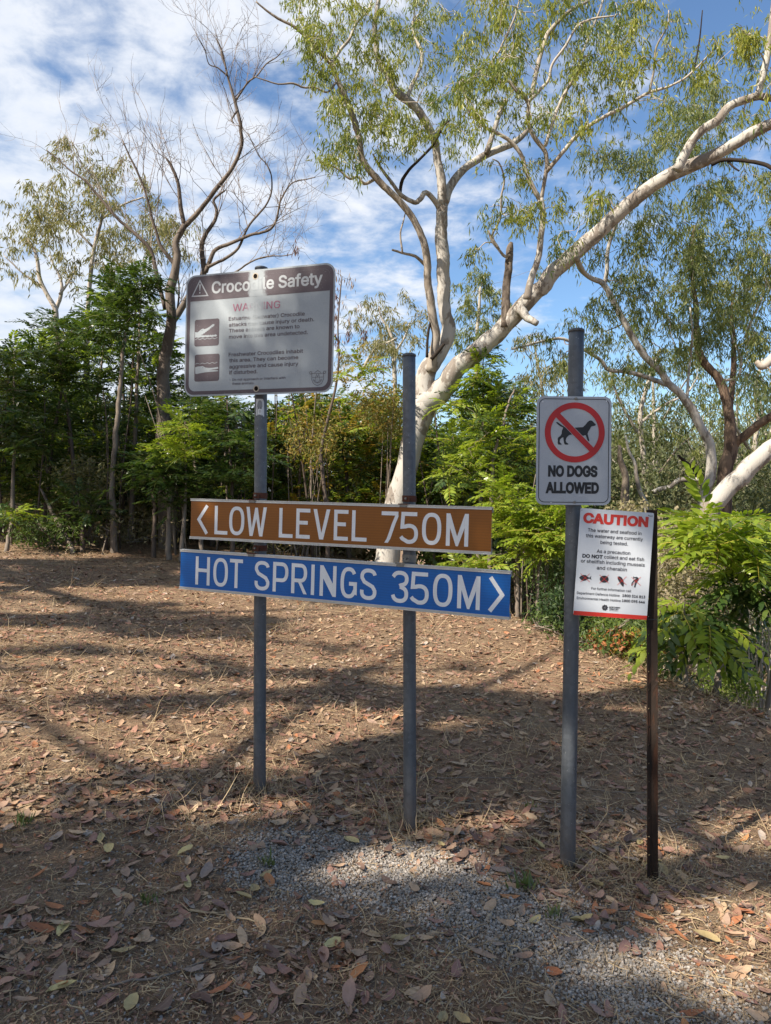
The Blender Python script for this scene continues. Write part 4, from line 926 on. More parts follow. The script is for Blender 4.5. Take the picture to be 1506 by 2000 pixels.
    b.add(*ribbon([(cx_ - .018, cy_ - .008), (cx_, cy_ - .022), (cx_ + .018, cy_ - .008)], .0015, q + .0008))
    b.add(*ribbon([(cx_ - .016, cy_ + .026), (cx_, cy_ + .036), (cx_ + .016, cy_ + .026)], .0018, q))
    for s in (-1, 1):
        P = []
        for k in range(14):
            a = math.pi * k / 7; rr = .0075 if k % 2 else .005
            P.append((cx_ + s * .036 + rr * math.cos(a), cy_ + .026 + rr * math.sin(a)))
        b.add(*ribbon(P, .0017, q, True))
    b.obj('crest_print', M['cbr'], r, origin=(0, 0, 0))
    for px_, py_ in ((499.2, 539.5), (500.8, 759)):
        u, v = pl.uv(px_, py_)
        h = MB(); h.add(*poly_mesh(arc(u, v, .0165, .0165, 0, 360, 20)[:-1], .0018)); h.obj('bare_ring', m_plain('stained_ring', (.42, .37, .30), .7, var=.3), r, origin=(0, 0, 0))
        h = MB(); h.add(*poly_mesh(arc(u, v, .0105, .0115, 0, 360, 20)[:-1], .0026)); h.obj('bolt_hole', M['hole'], r, origin=(0, 0, 0))
    # two stand-off brackets to the post
    for py_ in (552, 748):
        c = post_at(p1b, p1t, py_)
        dz = -np.dot(c - pl.o, pl.w); lc = Matrix(pl.mat).inverted() @ Vector(c)
        x, y = lc.x, lc.y
        V = [(x + a, y + b_, z) for a in (-.035, .035) for b_ in (-.014, .014) for z in (-dz + p1r * .4, -.003)]
        b = MB(); b.add(V, [[(0, 1, 3, 2), (4, 6, 7, 5), (0, 4, 5, 1), (2, 3, 7, 6), (0, 2, 6, 4), (1, 5, 7, 3)]])
        b.obj('bracket', M['galv'], r, origin=(0, 0, 0))
crocodile_sign()

# ------------------------------------------------------------------ no dogs sign
def dogs_sign():
    d = 3.045
    pl = Plane(pix(1046.4, 985.5, d), pix(1192.8, 987, d), pix(1050.8, 773.5, d))
    r = pl.root('prohibition_sign', 'white NO DOGS ALLOWED sign with a struck-out black dog in a red ring', 'sign')
    W, Hh = pl.W, pl.H
    b = MB(); b.add(*poly_mesh(rrect(0, 0, W, Hh, .030), 0, .002)); b.obj('panel', M['white'], r, origin=(0, 0, 0))
    b = MB(); b.add(*loop_mesh(rrect(.0125, .0125, W - .0125, Hh - .0125, .0225), rrect(.0095, .0095, W - .0095, Hh - .0095, .0255), .0008)); b.obj('border_print', M['black'], r, origin=(0, 0, 0))
    def cp(x, y): return pl.uv(1030 + x / 7.926, 750 + y / 7.926)
    cx_, cy_ = cp(733, 750); R = .1235; ri = .0990
    dog = [(440, 588), (470, 590), (520, 628), (575, 664), (620, 672), (735, 675), (860, 668), (900, 630), (930, 590), (960, 567), (985, 563), (1010, 575), (1030, 598), (1058, 622), (1055, 642), (1030, 650), (1000, 655), (985, 665), (968, 700), (945, 735), (932, 770), (945, 820), (958, 870), (958, 892), (930, 870), (905, 800), (895, 790), (870, 802), (840, 795), (780, 790), (690, 782), (650, 790), (615, 820), (598, 850), (595, 880), (605, 905), (632, 922), (635, 938), (580, 938), (568, 915), (562, 880), (555, 825), (530, 835), (505, 860), (500, 890), (508, 910), (528, 925), (530, 940), (480, 938), (468, 915), (472, 880), (468, 850), (480, 825), (510, 805), (530, 770), (535, 720), (548, 692), (555, 674), (510, 655), (465, 620)]
    b = MB(); b.add(*poly_mesh([cp(*p) for p in dog], .0009)); b.obj('dog_print', M['black'], r, origin=(0, 0, 0))
    A = arc(cx_, cy_, ri, ri, 0, 360, 64)[:-1]; B = arc(cx_, cy_, R, R, 0, 360, 64)[:-1]
    b = MB(); b.add(*loop_mesh(A, B, .0016))
    s = .7071 * ri * 1.06
    b.add(*ribbon([(cx_ - s, cy_ + s), (cx_ + s, cy_ - s)], .0235, .0014))
    b.obj('ring_print', M['red'], r, origin=(0, 0, 0))
    s *= .93
    b = MB(); b.add(*ribbon([(cx_ - s, cy_ + s), (cx_ + s, cy_ - s)], .0262, .0011)); b.obj('bar_outline', M['white'], r, origin=(0, 0, 0))
    text_on(pl, r, 'NO DOGS', (1070.4, 929.8), (1166.9, 929.8), .0400, M['black'], .046, z=.001)
    text_on(pl, r, 'ALLOWED', (1065.3, 962.2), (1169.7, 962.2), .0400, M['black'], .046, z=.001)
    for px_, py_ in ((1124.9, 778.3), (1122.5, 980.5)):
        u, v = pl.uv(px_, py_)
        h = MB(); h.add(*tube([(u, v, .0008), (u, v, .005), (u, v, .0065)], [.0058, .0055, .002], 12)); h.obj('bolt', M['steel'], r, origin=(0, 0, 0))
    for px_, py_ in ((1060, 784.8), (1184.5, 783.4), (1076, 982)):
        u, v = pl.uv(px_, py_)
        h = MB(); h.add(*poly_mesh(arc(u, v, .0028, .0028, 0, 360, 10)[:-1], .0022)); h.obj('mounting_hole', m_plain('bare_metal', (.7, .72, .74)), r, origin=(0, 0, 0))
dogs_sign()

# ------------------------------------------------------------------ caution sign
def caution_sign():
    d = 3.0
    pl = Plane(pix(1119.7, 1201, d), pix(1263.3, 1211, d), pix(1131.5, 991.9, d))
    r = pl.root('caution_sign', 'white CAUTION notice about water and seafood, wired between pipe post and picket', 'sign')
    W, Hh = pl.W, pl.H
    b = MB(); b.add(*poly_mesh(rrect(0, 0, W, Hh, .006, 4), 0, .0025)); b.obj('panel', M['paper'], r, origin=(0, 0, 0))
    b = MB(); b.add(*poly_mesh([(.0005, .0005), (W - .0005, .0005), (W - .0005, .0175), (.0005, .0175)], .0008)); b.obj('red_band', M['redp'], r, origin=(0, 0, 0))
    T = text_on
    T(pl, r, 'CAUTION', (1138.5, 1020.5), (1265.7, 1027.6), .0360, M['redp'], .045, z=.001)
    for s, a, c, cap, bo in (('The water and seafood in', (1147.8, 1038.7), (1252.7, 1044.4), .0135, .009), ('this waterway are currently', (1144.1, 1049.7), (1255.6, 1055.7), .0135, .009),
        ('being tested.', (1172.4, 1062.4), (1225.9, 1065.4), .0135, .009), ('As a precaution', (1165.3, 1080), (1230.8, 1083.1), .0135, .009),
        ('DO NOT', (1137.2, 1088.8), (1177, 1090.8), .0135, .034), ('collect and eat fish', (1179.7, 1091.3), (1257.8, 1095.3), .0135, .009),
        ('or shellfish including mussels', (1134.3, 1099.2), (1259.1, 1105.9), .0135, .009), ('and cherabin', (1165.3, 1112.3), (1224.2, 1115.5), .0135, .009),
        ('For further information call', (1154.8, 1152), (1232.5, 1156.2), .0100, .006), ('Department Defence Hotline', (1126.6, 1160.4), (1210, 1165.2), .0100, .006),
        ('1800 316 813', (1215.3, 1165.6), (1260, 1168.4), .0100, .026), ('Environmental Health Hotline', (1126.3, 1170.3), (1212.2, 1175.2), .0100, .006),
        ('1800 095 646', (1214.5, 1175.5), (1259.1, 1178.4), .0100, .026), ('NORTHERN', (1189.4, 1187.3), (1211, 1188.3), .0058, .02), ('TERRITORY', (1189.4, 1190.9), (1208, 1191.7), .0058, .02),
        ('GOVERNMENT', (1189.4, 1193), (1208, 1193.9), .0026, .004)):
        T(pl, r, s, a, c, cap, M['ink'], bo, z=.001)
    def cp(x, y): return pl.uv(1100 + x / 7.53, 970 + y / 7.53)
    fish = [(232, 1192), (262, 1162), (300, 1150), (335, 1155), (365, 1182), (385, 1190), (415, 1165), (405, 1192), (415, 1225), (385, 1205), (360, 1212), (330, 1232), (295, 1238), (260, 1222)]
    blob = [(602 + 66 * math.cos(a), 1213 + 52 * math.sin(a)) for a in np.linspace(0, 6.2, 18)]
    prawn = [(800, 1190), (812, 1172), (835, 1172), (862, 1190), (885, 1230), (893, 1275), (885, 1325), (868, 1318), (845, 1288), (820, 1250), (802, 1215)]
    crab = [(1030, 1170), (1050, 1185), (1080, 1178), (1105, 1192), (1110, 1222), (1090, 1250), (1072, 1290), (1058, 1340), (1040, 1330), (1050, 1290), (1062, 1255), (1045, 1245), (1020, 1275), (1015, 1318), (1000, 1305), (1005, 1270), (1035, 1228), (1075, 1205), (1050, 1198), (1028, 1205)]
    for nm, P in (('fish_print', fish), ('shellfish_print', blob), ('prawn_print', prawn), ('claw_print', crab)):
        b = MB(); b.add(*poly_mesh([cp(*p) for p in P], .001)); b.obj(nm, M['ink'], r, origin=(0, 0, 0))
    for x, y in ((322, 1193), (602, 1212), (862, 1237), (1070, 1245)):
        b = MB()
        b.add(*ribbon([cp(x - 68, y - 62), cp(x + 68, y + 62)], .0016, .0015)); b.add(*ribbon([cp(x + 68, y - 62), cp(x - 68, y + 62)], .0016, .0017))
        b.obj('cross_print', M['redp'], r, origin=(0, 0, 0))
    cx_, cy_ = cp(612, 1632); b = MB()
    for k in range(8):
        a = math.pi * k / 4 + .2
        b.add(*poly_mesh(arc(cx_ + .0088 * math.cos(a), cy_ + .0088 * math.sin(a), .0036, .0036, 0, 360, 10)[:-1], .001))
    b.add(*ribbon(arc(cx_, cy_, .0036, .0036, 0, 360, 12)[:-1], .003, .001, True))
    b.obj('emblem_print', M['ink'], r, origin=(0, 0, 0))
    return pl
plC = caution_sign()

# ------------------------------------------------------------------ star picket
def picket():
    top, bot = pix(1271, 996, 3.035), pix(1272.5, 1722, 3.035)
    ax = (top - bot) / np.linalg.norm(top - bot)
    b0 = bot - ax * .15; Ln = np.linalg.norm(top - b0)
    t = thing('star_picket', 'dark rusty three-finned star picket with a column of holes, beside the caution sign', 'fence post', tuple(b0))
    def fin(ang, wd, holes, nm):
        dirv = np.array([math.cos(ang), math.sin(ang), 0]); nrm = np.cross(ax, dirv); th = .0022
        V, Q, T3 = [], [], []
        step = .075
        n = int(Ln / step)
        def P(s, h, k): return b0 + dirv * s + ax * h + nrm * k
        b = MB()
        for i in range(n + 1):
            h0, h1 = i * step, min(Ln, (i + 1) * step)
            if h1 - h0 < 1e-4: break
            if holes and i > 2 and h1 - h0 > .05:
                hc = (h0 + h1) / 2; sc_ = wd * .55; hr = .0046; e = .0065
                for k in (-th, th):
                    o8 = [P(sc_ + e * a, hc + e * c, k) for a, c in ((1, 0), (1, 1), (0, 1), (-1, 1), (-1, 0), (-1, -1), (0, -1), (1, -1))]
                    i8 = [P(sc_ + hr * math.cos(a), hc + hr * math.sin(a), k) for a in np.arange(8) * math.pi / 4]
                    q = [(j, (j + 1) % 8, 8 + (j + 1) % 8, 8 + j) for j in range(8)]
                    b.add(o8 + i8, [q])
                    for (s0, s1, y0, y1) in ((0, sc_ - e, h0, h1), (sc_ + e, wd, h0, h1), (sc_ - e, sc_ + e, h0, hc - e), (sc_ - e, sc_ + e, hc + e, h1)):
                        b.add([P(s0, y0, k), P(s1, y0, k), P(s1, y1, k), P(s0, y1, k)], [[(0, 1, 2, 3)]])
                b.add([P(wd, h0, -th), P(wd, h0, th), P(wd, h1, th), P(wd, h1, -th)], [[(0, 1, 2, 3)]])
            else:
                V = [P(s, h, k) for s in (0, wd) for h in (h0, h1) for k in (-th, th)]
                b.add(V, [[(0, 2, 6, 4), (1, 5, 7, 3), (4, 6, 7, 5)]])
        V = [P(s, Ln, k) for s, k in ((0, -th), (wd, -th), (wd, th), (0, th))]
        b.add(V, [[(0, 1, 2, 3)]])
        b.obj(nm, M['picket'], t)
    fin(math.radians(205), .022, True, 'holed_fin')
    fin(math.radians(-32), .026, False, 'fin')
    fin(math.radians(85), .022, False, 'fin')
picket()

def wire(pts, label):
    P, R = catmull(np.array(pts), [.0011] * len(pts), 5)
    b = MB(); b.add(*tube(P, R, 5))
    o = b.obj('tie_wire', M['wire'], None, origin=tuple(P[0])); o['label'] = label; o['category'] = 'wire'
    return o
def loop_round(bx, tx, r, ax, py, endpx, label, dend=2.99, a0=200, a1=-60):
    c = post_at(bx, tx, py)
    P = [c + (r + .002) * np.array([math.cos(math.radians(a)), math.sin(math.radians(a)), 0]) + ax * .012 * math.sin(math.radians(a)) for a in np.linspace(a0, a1, 12)]
    P.append(pix(*endpx, dend))
    wire(P, label)
loop_round(p3b, p3t, p3r, p3ax, 990, (1137, 996.5), 'black tie wire from pipe post to the top corner of the caution sign')
loop_round(p3b, p3t, p3r, p3ax, 1192, (1124, 1196), 'black tie wire from pipe post to the bottom corner of the caution sign', a0=200, a1=-80)
wire([pix(1266, 1006, 2.992), pix(1270, 1008, 2.985), pix(1279, 1007, 3.02), pix(1276, 1004, 3.06), pix(1268, 1004, 3.06)], 'short black tie wire at the top of the picket')
wire([pix(1259, 1208, 2.992), pix(1266, 1209.5, 2.985), pix(1284, 1210, 3.02), pix(1278, 1208, 3.06), pix(1266, 1206, 3.06)], 'short black tie wire at the bottom red band of the caution sign')

# ------------------------------------------------------------------ vegetation helpers
def leaf_cloud(C, n, spread, Ln, Wd, droop=1.0, seed=0, jit=.3):
    """n narrow leaves round every centre"""
    g = np.random.default_rng(seed)
    C = np.asarray(C, float)
    c = np.repeat(C, n, 0); m = len(c)
    p = c + g.normal(size=(m, 3)) * np.asarray(spread)
    d = g.normal(size=(m, 3)) * .55; d[:, 2] -= droop
    d /= np.linalg.norm(d, axis=1)[:, None]
    s = np.cross(d, g.normal(size=(m, 3))); s /= np.linalg.norm(s, axis=1)[:, None] + 1e-9
    k = np.cross(s, d)
    L_ = Ln * g.uniform(1 - jit, 1 + jit, (m, 1)); W_ = Wd * g.uniform(1 - jit, 1 + jit, (m, 1))
    b = L_ * g.uniform(-.18, .18, (m, 1))
    V = np.stack([p, p + d * L_ * .42 + s * W_ / 2 + k * b, p + d * L_ * .42 - s * W_ / 2 + k * b, p + d * L_], 1).reshape(-1, 3)
    i = np.arange(m)[:, None] * 4
    return V, [np.hstack([i, i + 1, i + 3, i + 2])]

def hanging_sprays(T, n, Ln, Wd, seed, drop=.2):
    """leaves strung along a few short drooping shoots below every tip"""
    g = np.random.default_rng(seed); T = np.asarray(T, float); m = len(T); ns = 4; k = max(1, n // ns)
    a = g.uniform(0, 6.28, (m, ns)); l = g.uniform(.5, 1.3, (m, ns)) * drop * 1.7
    out = np.stack([np.cos(a), np.sin(a), np.zeros_like(a)], -1) * (l * g.uniform(.25, .8, (m, ns)))[..., None]
    t = g.uniform(0, 1, (m, ns, k))[..., None]
    P = T[:, None, None] + g.normal(size=(m, ns, 1, 3)) * .05 + out[:, :, None] * t * 1.35 + np.array([0, 0, 1.0]) * (l[:, :, None, None] * (.25 * t - 1.0 * t * t)) + g.normal(size=(m, ns, k, 3)) * .022
    P = P.reshape(-1, 3); q = len(P)
    d = g.normal(size=(q, 3)) * .42; d[:, 2] -= 1.0; d += np.repeat(out.reshape(-1, 3), k, 0) * 1.2
    d /= np.linalg.norm(d, axis=1)[:, None]
    s = np.cross(d, g.normal(size=(q, 3))); s /= np.linalg.norm(s, axis=1)[:, None] + 1e-9
    kk = np.cross(s, d); L_ = Ln * g.uniform(.6, 1.3, (q, 1)); W_ = Wd * g.uniform(.75, 1.25, (q, 1)); b = L_ * g.uniform(-.15, .15, (q, 1))
    V = np.stack([P, P + d * L_ * .4 + s * W_ / 2 + kk * b, P + d * L_ * .4 - s * W_ / 2 + kk * b, P + d * L_], 1).reshape(-1, 3)
    i = np.arange(q)[:, None] * 4
    return V, [np.hstack([i, i + 1, i + 3, i + 2])]

def shoots(P, R, g, step=.28, l0=1.0, depth=3, mb=None, upw=.8):
    """bare twigs fanning up from a limb"""
    def rec(p, d, l, r, lev):
        n = 4; Q = [p]; dd = d.copy()
        for _ in range(n):
            dd = dd + g.normal(size=3) * .16 + np.array([0, 0, .06]); dd /= np.linalg.norm(dd)
            Q.append(Q[-1] + dd * l / n)
        mb.add(*tube(Q, np.linspace(r, max(.0016, r * .45), n + 1), 3, False))
        if lev:
            for k in range(int(g.integers(2, 5))):
                i = int(g.integers(1, n + 1)); e = dd * .75 + g.normal(size=3) * .45 + np.array([0, 0, .15]); e /= np.linalg.norm(e)
                rec(Q[i], e, l * g.uniform(.45, .75), max(.0018, r * .6), lev - 1)
    L_ = np.concatenate([[0], np.cumsum(np.linalg.norm(np.diff(P, axis=0), axis=1))])
    s = L_[-1] * .28
    while s < L_[-1] + step * .9:
        i = min(len(P) - 1, int(np.searchsorted(L_, s))); s += step * g.uniform(.6, 1.4)
        T = P[min(i + 1, len(P) - 1)] - P[max(i - 1, 0)]; T /= np.linalg.norm(T) + 1e-9
        d = T * .55 + np.array([0, 0, upw]) * .5 + g.normal(size=3) * .42; d /= np.linalg.norm(d)
        rec(P[i], d, l0 * g.uniform(.5, 1.15), min(.009, max(.004, R[i] * .45)), depth - 1)

def grow(nodes, rads, targets, seed=0, r0=.011, rend=.0022, sag=.0, sides=4, up=.25):
    """twigs that join every target to the nearest wood, one after the other"""
    g = np.random.default_rng(seed)
    Pn = [np.asarray(p, float) for p in nodes]; Rn = list(rads)
    A = np.array(Pn); T = np.asarray(targets, float)
    dm = np.array([np.min(np.linalg.norm(A - t, axis=1)) for t in T])
    out = MB(); K = np.empty((len(A) + len(T) * 6, 3)); K[:len(A)] = A; n = len(A)
    RK = np.empty(len(K)); RK[:n] = Rn
    for q in np.argsort(dm):
        t = T[q]
        dd = np.linalg.norm(K[:n] - t, axis=1)
        i = int(np.argmin(dd)); s = K[i]; D = dd[i]
        if D < .02: continue
        ctrl = (s + t) / 2 + g.normal(size=3) * D * .16 + np.array([0, 0, up * D * .5])
        tt = np.linspace(0, 1, 6)[:, None]
        P = (1 - tt) ** 2 * s + 2 * tt * (1 - tt) * ctrl + tt ** 2 * t
        P[1:-1] += g.normal(size=(4, 3)) * D * .035
        ra = min(RK[i] * .8, rend + r0 * min(1.0, D ** .8)); rb = max(rend, ra * .4)
        R = np.linspace(ra, rb, 6)
        out.add(*tube(P, R, sides, cap=False))
        K[n:n + 5] = P[1:]; RK[n:n + 5] = R[1:]; n += 5
    return out

def limb_px(pts, d0, d1=None):
    """centre line traced as (px, py, width) with the distance running from d0 to d1"""
    d1 = d0 if d1 is None else d1
    n = len(pts); P, R = [], []
    a = np.array([p[:2] for p in pts], float)
    s = np.concatenate([[0], np.cumsum(np.linalg.norm(np.diff(a, axis=0), axis=1))]); s /= s[-1]
    for (x, y, w_), k in zip(pts, s):
        d = d0 + (d1 - d0) * k
        P.append(pix(x, y, d)); R.append(w_ * d / F / 2)
    return np.array(P), np.array(R)

def nearest_depth(px, py, limbs):
    best = None
    for pts, d0, d1 in limbs:
        a = np.array([p[:2] for p in pts], float); n = len(a)
        for i in range(n):
            q = (a[i][0] - px) ** 2 + (a[i][1] - py) ** 2
            if best is None or q < best[0]: best = (q, d0 + (d1 - d0) * i / (n - 1))
    return best[1]

def traced_tree(name, label, cat, parts, blobs, barkmats, leafmat, leaf, seed, dj=.7, nper=30, br=28, per_blob=3, twig_r=.011,
                spread=(.13, .13, .2), extra=None, up=.25, group=None, sub=4, droop=1.0, twigmat=None, dens=1.9, rend=.0034):
    """parts: [(part name, traced points, d0, d1, material key)]; first one is the trunk"""
    P0, R0 = limb_px(parts[0][1], parts[0][2], parts[0][3])
    base = P0[0]
    t = thing(name, label, cat, tuple(base), group)
    nodes, rads = [], []
    for k, (pn, pts, d0, d1, mk) in enumerate(parts):
        P, R = limb_px(pts, d0, d1)
        P, R = catmull(P, R, sub)
        g = np.random.default_rng(seed + k)
        P[1:-1] += g.normal(size=(len(P) - 2, 3)) * R[1:-1, None] * .05
        b = MB(); b.add(*tube(P, R, 12 if R.max() > .05 else 7, True, .035, k))
        b.obj(pn, barkmats[mk], t, True)
        if mk != 'dead': nodes += list(P); rads += list(R)
    g = np.random.default_rng(seed)
    lim = [(p[1], p[2], p[3]) for p in parts]
    T = []
    for b_ in blobs:
        x, y = b_[:2]; r = b_[2] if len(b_) > 2 else br; m = int(b_[3]) if len(b_) > 3 else per_blob
        dc = nearest_depth(x, y, lim)
        if leafmat is not None: m = int(m * dens + .5)
        for _ in range(m):
            if _ % 3 == 0: cj = dc + g.normal() * dj; ox, oy = g.normal(size=2) * r * .6
            T.append(pix(x + (ox + g.normal() * r * .42) , y + oy + g.normal() * r * .42, cj + g.normal() * .14) if leafmat is not None else
                     pix(x + g.normal() * r * .6, y + g.normal() * r * .6, dc + g.normal() * dj))
    T = np.array(T)
    tw = grow(nodes, rads, T, seed, twig_r, rend, up=up)
    tw.obj('twigs', twigmat or barkmats['twig'], t, kind='stuff')
    if leafmat is not None:
        V, Fs = hanging_sprays(T, nper, leaf[0], leaf[1], seed, spread[2])
        b = MB(); b.add(V, Fs)
        b.obj('crown', leafmat, t, kind='stuff')
    if extra:
        mb = MB(); gg = np.random.default_rng(seed + 5)
        for k, (pn, pts, d0, d1, mk) in enumerate(parts[1:]):
            P, R = limb_px(pts, d0, d1); P, R = catmull(P, R, 4); shoots(P, R, gg, .24, .95, 3, mb)
        mb.obj('twigs', twigmat, t, kind='stuff')
    return t, T

M['gumbark'] = m_bark('white_gum_bark', (.44, .42, .39), (.235, .205, .18), (.13, .10, .085), 4.2, .50, .8, (1, 1, .45))
M['limbbark'] = m_bark('cream_limb_bark', (.43, .39, .34), (.27, .23, .195), (.17, .13, .10), 3.0, .55)
M['greybark'] = m_bark('grey_brown_bark', (.20, .165, .135), (.11, .088, .072), (.05, .04, .034), 5, .5)
M['brownbark'] = m_bark('brown_scaly_bark', (.19, .135, .10), (.09, .062, .048), (.04, .03, .025), 9, .5, .9, (1, 1, .3))
M['darkbark'] = m_plain('charred_wood', (.035, .028, .024), .9, .1, 0, .5, 40)
M['twig'] = m_plain('twig_bark', (.21, .17, .14), .85, .1, 0, .4, 12)
M['paletwig'] = m_plain('pale_twig_bark', (.42, .37, .31), .85, .1, 0, .4, 12)
M['gumleaf'] = m_leaf('gum_leaves', [(.15, .19, .036), (.23, .26, .042), (.31, .31, .06), (.18, .22, .04), (.36, .33, .085)], .40, .45, (.095, .14, .04), .9)
M['gumleaf2'] = m_leaf('grey_green_gum_leaves', [(.11, .15, .05), (.165, .20, .062), (.23, .24, .08), (.13, .17, .055), (.27, .25, .095)], .40, .42, (.085, .125, .048), .8)
M['khaki'] = m_leaf('khaki_leaves', [(.20, .20, .09), (.27, .25, .12), (.16, .17, .08), (.32, .26, .13)], .5, .4)

def B(s):
    return [tuple(float(v) for v in q.split(',')) for q in s.split()]

# ------------------------------------------------------------------ the big white gum
RL = B('826,790,54 866,760,43 890,723,39 930,688,36 960,662,35 991,633,33 1028,590,32 1058,561,31 1077,536,31 1111,504,31 1141,477,30 1175,448,29 1208,417,28 1264,369,27 1319,336,27 1374,314,25 1430,284,22 1485,251,22 1540,230,19 1600,205,15 1660,160,11 1700,100,7')
CU = B('829,780,50 832,735,38 850,700,32 869,670,29 876,640,27 869,612,25 867,576,25 866,530,26 865,500,26 862,465,25 863,430,23 864,400,21')
gum_parts = [
 ('trunk', B('742,1180,56 757,1090,48 775,983,45 795,909,42 812,840,44 826,785,56'), 12.5, 12.3, 'white'),
 ('limb', RL, 12.3, 9.2, 'white'),
 ('limb', B('1322,333,21 1341,295,18 1363,262,17 1400,236,17 1426,207,16 1459,194,15 1485,188,14 1520,192,12 1570,170,9 1620,110,5'), 10.2, 9.6, 'white'),
 ('limb', B('1478,190,13 1492,140,13 1504,74,12 1512,0,11 1516,-40,9 1500,-110,6 1470,-170,4'), 9.7, 9.6, 'white'),
 ('dead_limb', B('1389,321,9 1415,312,8 1455,314,7 1490,320,8 1520,335,8'), 10.0, 9.5, 'dead'),
 ('dead_limb', B('1421,314,5 1432,326,4 1444,334,3'), 9.9, 9.8, 'dead'),
 ('stem', CU, 12.3, 12.0, 'white'),
 ('limb', B('864,404,20 863,358,18 855,315,16 849,275,15 832,239,16 812,209,17 785,189,16 769,173,15 760,149,15 739,116,12 735,86,11 732,50,10 737,17,9 742,-20,8'), 12.0, 11.6, 'white'),
 ('limb', B('795,192,9 805,166,8 815,146,7 824,119,7 822,96,6 809,70,6 807,43,5 825,20,4 836,-5,4'), 11.8, 12.4, 'pale'),
 ('limb', B('866,400,18 882,360,16 908,329,15 938,309,14 965,295,14 998,282,13 1024,262,10 1042,240,8 1060,225,6'), 12.0, 12.8, 'white'),
 ('limb', B('950,300,11 965,256,10 978,216,9 990,194,9'), 12.3, 12.2, 'white'),
 ('limb', B('860,410,14 852,396,11 832,376,10 820,390,10 809,395,9 785,382,8 766,358,7 740,322,5 728,300,3'), 12.0, 11.4, 'white'),
 ('limb', B('842,725,20 846,690,17 852,655,16 845,622,18 841,585,16 835,546,15 835,514,15 827,471,14 809,431,13 785,398,13 762,375,13 739,352,13 719,329,13 706,305,12 702,272,12 689,229,12 676,192,11 659,156,10 646,123,10 626,103,9 609,83,8 576,53,6 543,36,5 520,20,4 500,3,3'), 12.1, 10.6, 'limb'),
 ('limb', B('648,125,7 666,96,6 683,76,6 696,46,5 719,20,4 728,-6,3'), 11.0, 11.2, 'pale'),
 ('limb', B('657,160,5 640,180,4 616,171,4 593,171,4 573,163,4 543,164,3 516,156,2.5 498,150,2'), 11.0, 10.6, 'limb'),
 ('limb', B('732,350,7 712,359,6 699,345,5 683,349,5 659,329,4 639,322,3.5 625,318,2'), 11.5, 11.2, 'pale'),
 ('dead_limb', B('831,518,7 812,501,6 789,495,5 766,488,4'), 12.0, 11.6, 'limb'),
 ('dead_limb', B('786,494,4 782,458,3.5 787,435,3 792,415,2'), 11.7, 11.6, 'limb'),
 ('dead_limb', B('782,392,6 784,358,7 799,332,6 822,309,5 849,279,5 865,248,4 880,234,3'), 11.9, 11.2, 'dead'),
 ('dead_limb', B('842,702,8 856,686,8 868,671,5'), 11.95, 11.9, 'dead'),
 ('dead_limb', B('834,698,6 835,665,5 838,640,5 845,618,4'), 11.9, 11.9, 'dead'),
 ('stump_limb', B('985,640,17 988,600,17 989,561,16 994,515,15 996,485,14 999,474,7'), 11.6, 11.7, 'brown'),
 ('limb', B('993,500,5 985,500,6 973,486,5 961,470,5 954,450,4'), 11.6, 11.5, 'limb'),
 ('dead_limb', B('975,487,5 962,460,4 978,425,4 979,385,4 985,352,4 976,320,3 962,310,2'), 11.5, 11.0, 'limb'),
 ('limb', B('1030,585,16 1035,553,14 1050,509,12 1057,461,12 1060,417,12 1056,387,11'), 11.2, 10.9, 'white'),
 ('limb', B('1054,390,9 1029,339,8 1020,306,8 998,277,8 968,258,7 940,243,5 915,214,3.5 890,180,3'), 10.9, 10.4, 'pale'),
 ('limb', B('1057,390,8 1064,351,8 1068,321,8 1064,295,9 1042,266,9 1031,236,8 1031,199,8 1009,177,7 994,159,6 976,159,6 961,125,5 975,100,4 987,74,4 1005,35,4 1016,-6,3'), 10.9, 10.2, 'limb'),
 ('limb', B('1033,198,7 1057,173,6 1072,155,6 1079,125,5 1105,89,5 1127,52,5 1157,37,4 1201,31,3'), 10.4, 10.0, 'pale'),
 ('limb', B('1068,335,8 1098,299,8 1123,269,8 1153,244,7 1186,225,7 1216,210,7 1241,196,6 1267,181,6 1304,170,5 1334,155,4 1356,137,4 1385,107,3'), 10.8, 9.8, 'pale'),
 ('limb', B('1065,285,7 1079,240,7 1098,192,6 1123,148,6 1134,114,5 1149,74,4 1171,22,4 1180,-10,3'), 10.6, 10.6, 'pale'),
 ('limb', B('1037,190,9 1044,160,9 1050,129,9 1064,81,9 1075,59,8 1112,22,7 1150,2,5'), 10.4, 10.8, 'limb'),
 ('limb', B('1268,181,5 1278,133,4 1282,92,4 1304,50,3 1306,20,2'), 10.0, 9.8, 'limb'),
 ('limb', B('1356,137,3 1366,80,3 1372,20,2'), 9.8, 9.7, 'dead'),
 ('limb_stub', B('1012,600,22 1030,620,15 1049,632,12'), 11.4, 11.2, 'white'),
 ('limb', B('1124,500,12 1134,522,10 1150,541,9 1178,554,8'), 10.9, 12.2, 'pale'),
]
